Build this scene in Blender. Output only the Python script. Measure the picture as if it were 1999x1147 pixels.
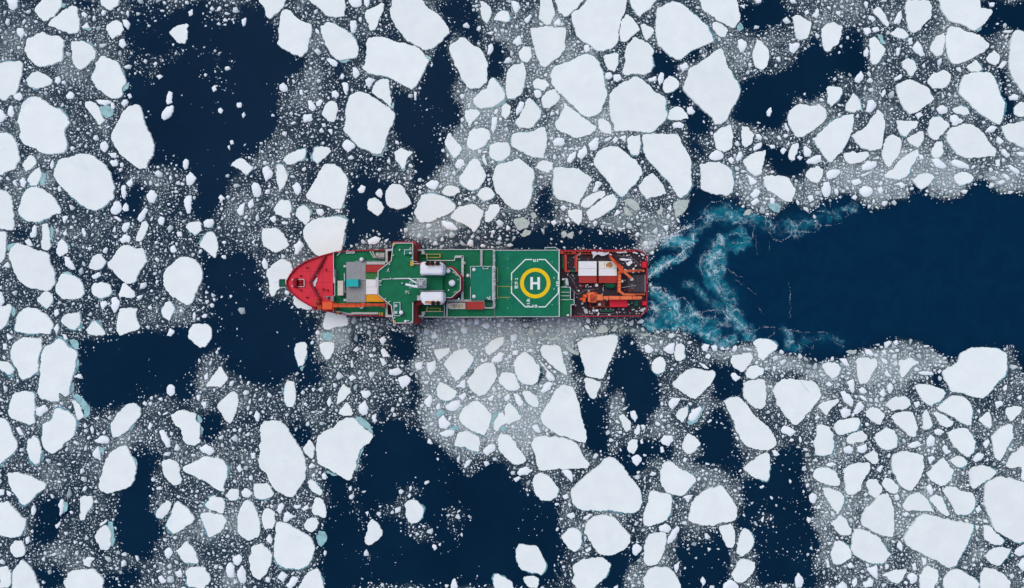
import bpy, math, random
import numpy as np
from mathutils import Vector

for o in list(bpy.data.objects):
    bpy.data.objects.remove(o, do_unlink=True)
SC = bpy.context.scene
COL = SC.collection
R = math.radians

# ------------------------------------------------------------------ camera, sky, sun, exposure
H = 246.0            # height of the drone above the water, metres
M = 0.185            # metres of water surface per photograph pixel
CX, CY = 999.5, 573.5
cam = bpy.data.cameras.new('camera')
cam.sensor_width = 36.0
cam.lens = 36.0 * H / (1999 * M)
cam.clip_start, cam.clip_end = 1.0, 20000.0
camo = bpy.data.objects.new('camera', cam)
camo.location = (0, 0, H)
COL.objects.link(camo)
SC.camera = camo

SUN_EL, SUN_AZ = R(70), R(-35)      # azimuth measured from +Y (top of the photo) towards +X
w = bpy.data.worlds.new('World'); SC.world = w; w.use_nodes = True
nt = w.node_tree
sky = nt.nodes.new('ShaderNodeTexSky'); sky.sky_type = 'NISHITA'; sky.sun_disc = False
sky.sun_elevation = SUN_EL; sky.sun_rotation = SUN_AZ; sky.dust_density = 2.0; sky.ozone_density = 1.0; sky.air_density = 0.7
nt.links.new(sky.outputs[0], nt.nodes['Background'].inputs[0])
nt.nodes['Background'].inputs[1].default_value = 0.15
sl = bpy.data.lights.new('sun', 'SUN'); sl.energy = 0.85; sl.angle = R(40); sl.color = (1.0, 0.93, 0.86)
so = bpy.data.objects.new('sun', sl); COL.objects.link(so)
so.rotation_euler = (R(90) - SUN_EL, 0, math.pi - SUN_AZ)
so.location = (0, 0, 400)
SC.view_settings.view_transform = 'Standard'; SC.view_settings.look = 'None'
SC.view_settings.gamma = 1.0; SC.view_settings.exposure = 0.36

# ------------------------------------------------------------------ helpers
def P(px, py, z):
    k = M * (H - z) / H
    return ((px - CX) * k, (CY - py) * k, z)
def S(px, z=0.0):            # a length in photograph pixels -> metres at height z
    return px * M * (H - z) / H

def tag(o, label=None, cat=None, group=None, kind=None):
    if label: o['label'] = label
    if cat: o['category'] = cat
    if group: o['group'] = group
    if kind: o['kind'] = kind
    return o

def empty(name, loc=(0, 0, 0)):
    o = bpy.data.objects.new(name, None); COL.objects.link(o); o.location = loc; o.empty_display_size = 2
    return o

ORG = {}
class MB:
    """collects shapes in world metres and links them as one mesh object"""
    def __init__(s): s.v = []; s.f = []
    def poly(s, pts):
        n = len(s.v); s.v += [tuple(p) for p in pts]; s.f.append(tuple(range(n, n + len(pts))))
    def prism(s, top, z0, ch=0.0, flare=1.0):
        """top: world points, counter-clockwise not required; vertical walls down to z0; chamfered upper edge"""
        top = list(top); n = len(top)
        a = sum(top[i - 1][0] * top[i][1] - top[i][0] * top[i - 1][1] for i in range(n))
        if a < 0: top = top[::-1]
        cx = sum(p[0] for p in top) / n; cy = sum(p[1] for p in top) / n
        rings = [[(cx + (p[0] - cx) * flare, cy + (p[1] - cy) * flare, z0) for p in top]]
        if ch:
            rings.append([(p[0], p[1], p[2] - ch) for p in top])
            inn = []
            for i in range(n):
                a, b, c = Vector(top[i - 1][:2]), Vector(top[i][:2]), Vector(top[(i + 1) % n][:2])
                d = (a - b).normalized() + (c - b).normalized()
                cr = (b - a).x * (c - b).y - (b - a).y * (c - b).x
                if d.length < 1e-4: e = Vector((-(c - b).y, (c - b).x)).normalized() * ch
                else:
                    e = d.normalized() * ch * 1.3 * (1 if cr > 0 else -1)
                inn.append((b.x + e.x, b.y + e.y, top[i][2]))
            rings.append(inn)
        else: rings.append(top)
        base = len(s.v)
        for r in rings: s.v += [tuple(p) for p in r]
        for k in range(len(rings) - 1):
            for i in range(n):
                j = (i + 1) % n
                s.f.append((base + k * n + i, base + k * n + j, base + (k + 1) * n + j, base + (k + 1) * n + i))
        s.f.append(tuple(base + (len(rings) - 1) * n + i for i in range(n)))
        s.f.append(tuple(base + i for i in range(n))[::-1])
        return s
    def pxprism(s, pts, z1, z0, ch=0.0, flare=1.0):
        return s.prism([P(x, y, z1) for x, y in pts], z0, ch, flare)
    def box(s, x0, y0, x1, y1, z1, z0, ch=0.0):          # pixel rectangle as seen at z1
        return s.pxprism([(x0, y1), (x1, y1), (x1, y0), (x0, y0)], z1, z0, ch)
    def bar(s, a, b, wd, ht):                            # rectangular bar between two world points
        a, b = Vector(a), Vector(b); d = b - a
        if d.length < 1e-6: return s
        u = d.normalized(); up = Vector((0, 0, 1)) if abs(u.z) < .95 else Vector((1, 0, 0))
        r = u.cross(up).normalized() * wd / 2; t = r.cross(u).normalized() * ht / 2
        n = len(s.v)
        for q in (a, b):
            s.v += [tuple(q - r - t), tuple(q + r - t), tuple(q + r + t), tuple(q - r + t)]
        s.f += [(n, n + 1, n + 2, n + 3)[::-1], (n + 4, n + 5, n + 6, n + 7)]
        for i in range(4):
            j = (i + 1) % 4; s.f.append((n + i, n + j, n + 4 + j, n + 4 + i))
        return s
    def tube(s, a, b, r0, r1=None, n=10):
        a, b = Vector(a), Vector(b); r1 = r0 if r1 is None else r1; u = (b - a).normalized()
        up = Vector((0, 0, 1)) if abs(u.z) < .9 else Vector((1, 0, 0))
        e = u.cross(up).normalized(); f = u.cross(e)
        k = len(s.v)
        for q, r in ((a, r0), (b, r1)):
            for i in range(n):
                t = 2 * math.pi * i / n; s.v.append(tuple(q + e * math.cos(t) * r + f * math.sin(t) * r))
        for i in range(n):
            j = (i + 1) % n; s.f.append((k + i, k + j, k + n + j, k + n + i))
        s.f.append(tuple(k + i for i in range(n))[::-1]); s.f.append(tuple(k + n + i for i in range(n)))
        return s
    def lathe(s, c, prof, n=20):                         # prof: (radius, z)
        k = len(s.v); m = len(prof)
        for r, z in prof:
            for i in range(n):
                t = 2 * math.pi * i / n; s.v.append((c[0] + r * math.cos(t), c[1] + r * math.sin(t), c[2] + z))
        for q in range(m - 1):
            for i in range(n):
                j = (i + 1) % n; s.f.append((k + q * n + i, k + q * n + j, k + (q + 1) * n + j, k + (q + 1) * n + i))
        s.f.append(tuple(k + (m - 1) * n + i for i in range(n))); s.f.append(tuple(k + i for i in range(n))[::-1])
        return s
    def dome(s, px, py, z, rpx, z0, sq=1.0):
        c = P(px, py, z); r = S(rpx, z)
        prof = [(r * .75, z0 - z)] + [(r * math.cos(t), r * .5 + r * sq * math.sin(t)) for t in [R(-50), R(-25), 0, R(20), R(40), R(60), R(78)]]
        return s.lathe(c, prof)
    def strip(s, pts, wpx, z, th=0.02, closed=False):    # flat painted line, mitred, px points
        n = len(pts); L = []; Rr = []
        for i in range(n):
            b = Vector(pts[i])
            a = Vector(pts[i - 1]) if (i or closed) else None
            c = Vector(pts[(i + 1) % n]) if (i < n - 1 or closed) else None
            d1 = (b - a).normalized() if a else (c - b).normalized(); d2 = (c - b).normalized() if c else d1
            n1, n2 = Vector((-d1.y, d1.x)), Vector((-d2.y, d2.x))
            m = (n1 + n2).normalized(); k = wpx / 2 / max(.35, m.dot(n1))
            L.append(b + m * k); Rr.append(b - m * k)
        for i in range(n if closed else n - 1):
            j = (i + 1) % n
            s.pxprism([tuple(L[i]), tuple(L[j]), tuple(Rr[j]), tuple(Rr[i])], z, z - th)
        return s
    def rail(s, pts, z, h=1.05, wd=0.17, closed=False, step=2.0):
        wd *= .8
        pts = list(pts) + ([pts[0]] if closed else [])
        for (x0, y0), (x1, y1) in zip(pts[:-1], pts[1:]):
            a, b = Vector(P(x0, y0, z + h)), Vector(P(x1, y1, z + h))
            s.bar(a, b, wd, .1)
            s.bar(a - Vector((0, 0, h * .5)), b - Vector((0, 0, h * .5)), .06, .06)
            n = max(1, int((b - a).length / step))
            for i in range(n + 1):
                q = a.lerp(b, i / n); s.bar(q - Vector((0, 0, h)), q, .07, .07)
        return s
    def build(s, name, m, parent=None, origin=None, smooth=False):
        me = bpy.data.meshes.new(name)
        og = Vector(origin) if origin is not None else (ORG[parent.name] if parent is not None else Vector((0, 0, 0)))
        me.from_pydata([(v[0] - og.x, v[1] - og.y, v[2] - og.z) for v in s.v], [], s.f)
        me.materials.append(m); me.update()
        if smooth: me.polygons.foreach_set('use_smooth', [True] * len(me.polygons))
        o = bpy.data.objects.new(name, me); COL.objects.link(o)
        if parent is not None:
            o.parent = parent
            if origin is not None: o.location = og - ORG[parent.name]
            ORG[o.name] = og
        else:
            o.location = og; ORG[o.name] = og
        return o

# ------------------------------------------------------------------ materials
def mat(name, col, rough=0.6, var=0.12, scale=0.6, metal=0.0, stain=None, stain_amt=0.0, bump=0.0, spec=0.14, ribs=None, detail=6):
    """paint / steel with worn, cloudy variation and optional stains"""
    m = bpy.data.materials.new(name); m.use_nodes = True; n = m.node_tree; N = n.nodes; L = n.links
    b = N['Principled BSDF']; b.inputs['Roughness'].default_value = rough; b.inputs['Metallic'].default_value = metal
    b.inputs['Specular IOR Level'].default_value = spec
    tc = N.new('ShaderNodeNewGeometry')
    no = N.new('ShaderNodeTexNoise'); no.inputs['Scale'].default_value = scale; no.inputs['Detail'].default_value = detail; no.inputs['Roughness'].default_value = .65
    L.new(tc.outputs['Position'], no.inputs['Vector'])
    cr = N.new('ShaderNodeValToRGB'); e = cr.color_ramp.elements
    e[0].position, e[1].position = .3, .7
    e[0].color = tuple(c * (1 - var) for c in col) + (1,); e[1].color = tuple(min(1, c * (1 + var)) for c in col) + (1,)
    L.new(no.outputs['Fac'], cr.inputs['Fac']); last = cr.outputs['Color']
    if stain:
        n2 = N.new('ShaderNodeTexNoise'); n2.inputs['Scale'].default_value = scale * 1.7; n2.inputs['Detail'].default_value = 8; n2.inputs['Roughness'].default_value = .75
        L.new(tc.outputs['Position'], n2.inputs['Vector'])
        r2 = N.new('ShaderNodeValToRGB'); r2.color_ramp.elements[0].position = .66 - stain_amt * .3; r2.color_ramp.elements[1].position = .8 - stain_amt * .25
        L.new(n2.outputs['Fac'], r2.inputs['Fac'])
        mx = N.new('ShaderNodeMix'); mx.data_type = 'RGBA'; L.new(r2.outputs['Color'], mx.inputs['Factor'])
        L.new(last, mx.inputs['A']); mx.inputs['B'].default_value = tuple(stain) + (1,); last = mx.outputs['Result']
    L.new(last, b.inputs['Base Color'])
    if bump or ribs:
        bp = N.new('ShaderNodeBump'); bp.inputs['Strength'].default_value = bump or .5; bp.inputs['Distance'].default_value = .05
        if ribs:
            wv = N.new('ShaderNodeTexWave'); wv.bands_direction = ribs; wv.inputs['Scale'].default_value = 1.1
            L.new(tc.outputs['Position'], wv.inputs['Vector']); L.new(wv.outputs['Fac'], bp.inputs['Height'])
        else: L.new(no.outputs['Fac'], bp.inputs['Height'])
        L.new(bp.outputs['Normal'], b.inputs['Normal'])
    return m

RUST = (.16, .055, .025)
GREEN = mat('deck_green', (.007, .142, .060), .7, .2, .3, spec=.12, stain=(.016, .10, .060), stain_amt=.5, detail=9)
HELI = mat('heli_green', (.006, .158, .074), .7, .16, .22, spec=.12, stain=(.004, .125, .085), stain_amt=.55, detail=9)
TEALDK = mat('deck_teal_green', (.003, .17, .10), .6, .1, .3)
DGREEN = mat('dark_green', (.008, .10, .055), .6, .2, .5)  # darker green paint of platforms, lockers and skids
RED = mat('hull_red', (.36, .012, .030), .5, .10, .25, stain=(.30, .02, .03), stain_amt=.25)
RED2 = mat('forecastle_red', (.66, .034, .055), .65, .10, .18, stain=(.45, .018, .03), stain_amt=.35)
BREAK = mat('breakwater_red', (.25, .008, .020), .5, .12, .6)
WALLRED = mat('wall_red', (.28, .022, .03), .55, .12, .5)
WHITE = mat('white_paint', (.74, .75, .76), .5, .06, .6, stain=(.55, .52, .48), stain_amt=.15)
RAILW = mat('rail_white', (.62, .63, .62), .5, .12, 1.5)
GREY = mat('deck_grey', (.27, .28, .28), .6, .10, .5, stain=(.20, .20, .19), stain_amt=.3)
LGREY = mat('light_grey_paint', (.46, .47, .46), .55, .12, .8, stain=(.3, .28, .25), stain_amt=.2)
DARK = mat('aft_deck_dark', (.030, .024, .032), .7, .35, .7, stain=(.065, .05, .05), stain_amt=.35, detail=9)
BLACK = mat('soot_black', (.012, .011, .011), .8, .2, 1)
ORANGE = mat('crane_orange', (.72, .10, .025), .45, .10, .8, stain=(.5, .07, .025), stain_amt=.25)
ORANGE2 = mat('boom_orange', (.74, .17, .06), .45, .10, .8, stain=(.5, .12, .04), stain_amt=.25)
ORRED = mat('davit_orange_red', (.45, .055, .03), .5, .15, 1, stain=RUST, stain_amt=.3)
BEIGE = mat('beige_paint', (.55, .52, .44), .6, .1, .7, stain=(.35, .28, .2), stain_amt=.25)
YELLOW = mat('marking_yellow', (.78, .52, .005), .6, .07, .7)
RAILY = mat('rail_yellow', (.50, .36, .06), .55, .15, 1)
TEAL = mat('container_teal', (.012, .40, .38), .45, .08, .5, ribs='X')
CRED = mat('container_red', (.36, .035, .028), .5, .1, .6, ribs='X', stain=RUST, stain_amt=.2)
CGREEN = mat('container_green', (.035, .17, .05), .5, .1, .6, ribs='X')
CWHITE = mat('container_white', (.72, .72, .70), .5, .05, .6, stain=(.6, .58, .52), stain_amt=.15)
CRUSTW = mat('container_rust_white', (.70, .69, .60), .55, .07, .5, stain=(.62, .42, .10), stain_amt=.42)
CORANGE = mat('container_orange', (.72, .30, .01), .45, .06, .6, ribs='X')
CBRIGHT = mat('container_bright_red', (.62, .012, .03), .4, .06, .6, ribs='X')
PIPE = mat('exhaust_rust', (.17, .055, .03), .75, .35, 1.5, stain=(.02, .015, .012), stain_amt=.4)
RUSTM = mat('rust_streak', (.42, .20, .08), .8, .4, 1.4)
SNOWP = mat('packed_snow', (.72, .74, .78), .8, .08, 2.0, bump=.3)
TARP = mat('pale_tarpaulin', (.58, .56, .57), .75, .12, 1.5, bump=.6)
MARKW = mat('marking_white', (.74, .76, .72), .6, .06, 1.2)
STEEL = mat('bare_steel', (.22, .23, .25), .5, .25, 1.2)
BROWN = mat('mesh_brown', (.20, .07, .05), .7, .25, 2)

def snow_material():
    m = bpy.data.materials.new('snow_ice'); m.use_nodes = True; n = m.node_tree; N = n.nodes; L = n.links; b = N['Principled BSDF']
    b.inputs['Roughness'].default_value = .85; b.inputs['Specular IOR Level'].default_value = .15
    g = N.new('ShaderNodeNewGeometry')
    oi = N.new('ShaderNodeObjectInfo')
    n1 = N.new('ShaderNodeTexNoise'); n1.inputs['Scale'].default_value = .16; n1.inputs['Detail'].default_value = 7; n1.inputs['Roughness'].default_value = .6
    L.new(g.outputs['Position'], n1.inputs['Vector'])
    cr = N.new('ShaderNodeValToRGB'); e = cr.color_ramp.elements
    e[0].position, e[1].position = .25, .72
    e[0].color = (.765, .815, .765, 1); e[1].color = (.84, .885, .815, 1)
    L.new(n1.outputs['Fac'], cr.inputs['Fac'])
    hv = N.new('ShaderNodeMix'); hv.data_type = 'RGBA'; hv.blend_type = 'MULTIPLY'; hv.inputs['Factor'].default_value = 1
    vr = N.new('ShaderNodeMapRange'); vr.inputs[3].default_value = .955; vr.inputs[4].default_value = 1.0
    L.new(oi.outputs['Random'], vr.inputs[0]); L.new(cr.outputs['Color'], hv.inputs['A']); L.new(vr.outputs[0], hv.inputs['B'])
    n3 = N.new('ShaderNodeTexNoise'); n3.inputs['Scale'].default_value = .07; n3.inputs['Detail'].default_value = 9; n3.inputs['Roughness'].default_value = .72; n3.inputs['Distortion'].default_value = .6
    L.new(g.outputs['Position'], n3.inputs['Vector'])
    r3 = N.new('ShaderNodeValToRGB'); r3.color_ramp.elements[0].position = .60; r3.color_ramp.elements[1].position = .80
    L.new(n3.outputs['Fac'], r3.inputs['Fac'])
    gp = N.new('ShaderNodeMix'); gp.data_type = 'RGBA'; L.new(r3.outputs['Color'], gp.inputs['Factor'])          # thinner, greyer snow
    L.new(hv.outputs['Result'], gp.inputs['A']); gp.inputs['B'].default_value = (.62, .70, .70, 1)
    L.new(gp.outputs['Result'], b.inputs['Base Color'])
    n2 = N.new('ShaderNodeTexNoise'); n2.inputs['Scale'].default_value = .35; n2.inputs['Detail'].default_value = 8; n2.inputs['Roughness'].default_value = .62
    L.new(g.outputs['Position'], n2.inputs['Vector'])
    bp = N.new('ShaderNodeBump'); bp.inputs['Strength'].default_value = .55; bp.inputs['Distance'].default_value = .4
    L.new(n2.outputs['Fac'], bp.inputs['Height']); L.new(bp.outputs['Normal'], b.inputs['Normal'])
    return m
SNOW = snow_material()
LEDGE = mat('wet_blue_ice', (.10, .27, .30), .25, .3, .5, stain=(.28, .46, .46), stain_amt=.3, spec=.4)
TURQ = mat('turquoise_ice', (.27, .47, .465), .4, .3, .5, stain=(.45, .63, .60), stain_amt=.35)
WETICE = mat('waterlogged_ice', (.43, .49, .43), .5, .16, .5, stain=(.60, .64, .60), stain_amt=.4)
FOAM = mat('white_foam', (.80, .87, .89), .8, .15, 1.0)

def attr_material(name, attr, stops, rough):
    m = bpy.data.materials.new(name); m.use_nodes = True; n = m.node_tree; N = n.nodes; L = n.links; b = N['Principled BSDF']
    b.inputs['Roughness'].default_value = rough; b.inputs['Specular IOR Level'].default_value = .2
    a = N.new('ShaderNodeAttribute'); a.attribute_name = attr
    cr = N.new('ShaderNodeValToRGB')
    for i, (p, c) in enumerate(stops):
        e = cr.color_ramp.elements[i] if i < 2 else cr.color_ramp.elements.new(p)
        e.position = p; e.color = tuple(c) + (1,)
    L.new(a.outputs['Fac'], cr.inputs['Fac']); L.new(cr.outputs['Color'], b.inputs['Base Color'])
    return m
BRASH = attr_material('brash_ice', 'tone', [(0, (.27, .34, .335)), (1, (.82, .86, .845)), (.3, (.46, .53, .51)), (.6, (.70, .76, .745))], .8)

def sea_material():
    m = bpy.data.materials.new('sea_water'); m.use_nodes = True; n = m.node_tree; N = n.nodes; L = n.links; b = N['Principled BSDF']
    g = N.new('ShaderNodeNewGeometry')
    def attr(a):
        x = N.new('ShaderNodeAttribute'); x.attribute_name = a; return x.outputs['Fac']
    def noise(sc, det, ro=.6, dist=0.0):
        x = N.new('ShaderNodeTexNoise'); x.inputs['Scale'].default_value = sc; x.inputs['Detail'].default_value = det
        x.inputs['Roughness'].default_value = ro; x.inputs['Distortion'].default_value = dist
        L.new(g.outputs['Position'], x.inputs['Vector']); return x.outputs['Fac']
    def math_(op, a, b_=None, c=None):
        x = N.new('ShaderNodeMath'); x.operation = op
        for i, v in enumerate((a, b_, c)):
            if v is None: continue
            if isinstance(v, (int, float)): x.inputs[i].default_value = v
            else: L.new(v, x.inputs[i])
        return x.outputs[0]
    def ramp(f, stops):
        cr = N.new('ShaderNodeValToRGB')
        for i, (p, c) in enumerate(stops):
            e = cr.color_ramp.elements[i] if i < 2 else cr.color_ramp.elements.new(p)
            e.position = p; e.color = tuple(c) + (1,)
        L.new(f, cr.inputs['Fac']); return cr.outputs['Color']
    def mix(f, a, b_):
        x = N.new('ShaderNodeMix'); x.data_type = 'RGBA'; L.new(f, x.inputs['Factor'])
        for k, v in (('A', a), ('B', b_)):
            if isinstance(v, tuple): x.inputs[k].default_value = v + (1,)
            else: L.new(v, x.inputs[k])
        return x.outputs['Result']
    deep = ramp(noise(.03, 4), [(.3, (.0020, .0145, .034)), (.7, (.0036, .021, .047))])
    aer = attr('aeration')
    # churned water: bubbles make it turquoise, broken up by turbulence
    turb = math_('MULTIPLY_ADD', noise(.11, 9, .72, 1.4), 1.7, -.35)
    af = math_('MULTIPLY', aer, turb)
    wake = ramp(af, [(0, (.0016, .017, .047)), (.95, (.16, .42, .47)), (.15, (.0025, .036, .075)), (.36, (.006, .12, .165)), (.60, (.02, .22, .27))])
    wf = math_('MINIMUM', math_('MULTIPLY', attr('wake'), 1.0), 1.0)
    def lace(sc, dist, wid):
        dn_ = N.new('ShaderNodeTexNoise'); dn_.inputs['Scale'].default_value = sc * 1.3; dn_.inputs['Detail'].default_value = 6; dn_.inputs['Roughness'].default_value = .65
        L.new(g.outputs['Position'], dn_.inputs['Vector'])
        sv = N.new('ShaderNodeVectorMath'); sv.operation = 'SCALE'; L.new(dn_.outputs['Color'], sv.inputs[0]); sv.inputs['Scale'].default_value = dist
        av = N.new('ShaderNodeVectorMath'); av.operation = 'ADD'; L.new(g.outputs['Position'], av.inputs[0]); L.new(sv.outputs[0], av.inputs[1])
        vo = N.new('ShaderNodeTexVoronoi'); vo.feature = 'DISTANCE_TO_EDGE'; vo.inputs['Scale'].default_value = sc; L.new(av.outputs[0], vo.inputs['Vector'])
        return math_('MAXIMUM', math_('SUBTRACT', 1.0, math_('DIVIDE', vo.outputs['Distance'], wid)), 0.0)
    brk = math_('MAXIMUM', math_('MULTIPLY_ADD', noise(.13, 7, .74, 1.2), 4.4, -1.95), 0.0)
    lines = math_('ADD', lace(.15, 9.0, .06), math_('MULTIPLY', lace(.46, 3.2, .12), .75))
    fm = N.new('ShaderNodeClamp'); L.new(math_('MULTIPLY', lines, brk), fm.inputs[0])
    fmask = math_('MULTIPLY', fm.outputs[0], math_('MINIMUM', math_('MAXIMUM', math_('MULTIPLY_ADD', aer, 2.0, -.52), 0.0), .9))
    wake = mix(fmask, wake, (.62, .74, .76))
    col = mix(wf, deep, wake)
    # slush: finest ice crumbs and grease ice floating between the pieces
    sl_ = attr('slush')
    fn = math_('MULTIPLY_ADD', noise(.8, 8, .8), 1.5, -.75)
    fl_ = math_('ADD', sl_, math_('MULTIPLY', fn, math_('MINIMUM', math_('MULTIPLY', sl_, 2.0), .6)))
    film_col = ramp(fl_, [(.0, (.004, .02, .045)), (.85, (.32, .375, .365)), (.2, (.016, .033, .050)), (.4, (.040, .062, .077)), (.6, (.15, .19, .19))])
    col = mix(math_('MINIMUM', math_('MULTIPLY', sl_, 4.5), .97), col, film_col)
    hf = math_('ADD', math_('MULTIPLY', noise(1.5, 5, .8), .72), math_('MULTIPLY', noise(.28, 5, .65), .28))
    cov = math_('MULTIPLY', math_('SUBTRACT', hf, math_('MULTIPLY_ADD', sl_, -.30, .69)), 7.0)
    covc = N.new('ShaderNodeClamp'); L.new(cov, covc.inputs[0])
    crumb_col = ramp(noise(.9, 6, .75), [(.3, (.11, .15, .16)), (.68, (.55, .61, .60)), (.5, (.27, .32, .32))])
    present = N.new('ShaderNodeClamp'); L.new(math_('MULTIPLY', sl_, 6.0), present.inputs[0])
    col = mix(math_('MULTIPLY', covc.outputs[0], math_('MULTIPLY', present.outputs[0], .9)), col, crumb_col)
    L.new(col, b.inputs['Base Color'])
    b.inputs['Roughness'].default_value = .18; b.inputs['IOR'].default_value = 1.33; b.inputs['Specular IOR Level'].default_value = .015
    bp = N.new('ShaderNodeBump'); bp.inputs['Strength'].default_value = .35; bp.inputs['Distance'].default_value = .25
    L.new(noise(.55, 6, .6, .4), bp.inputs['Height']); L.new(bp.outputs['Normal'], b.inputs['Normal'])
    return m
SEA = sea_material()

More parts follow.
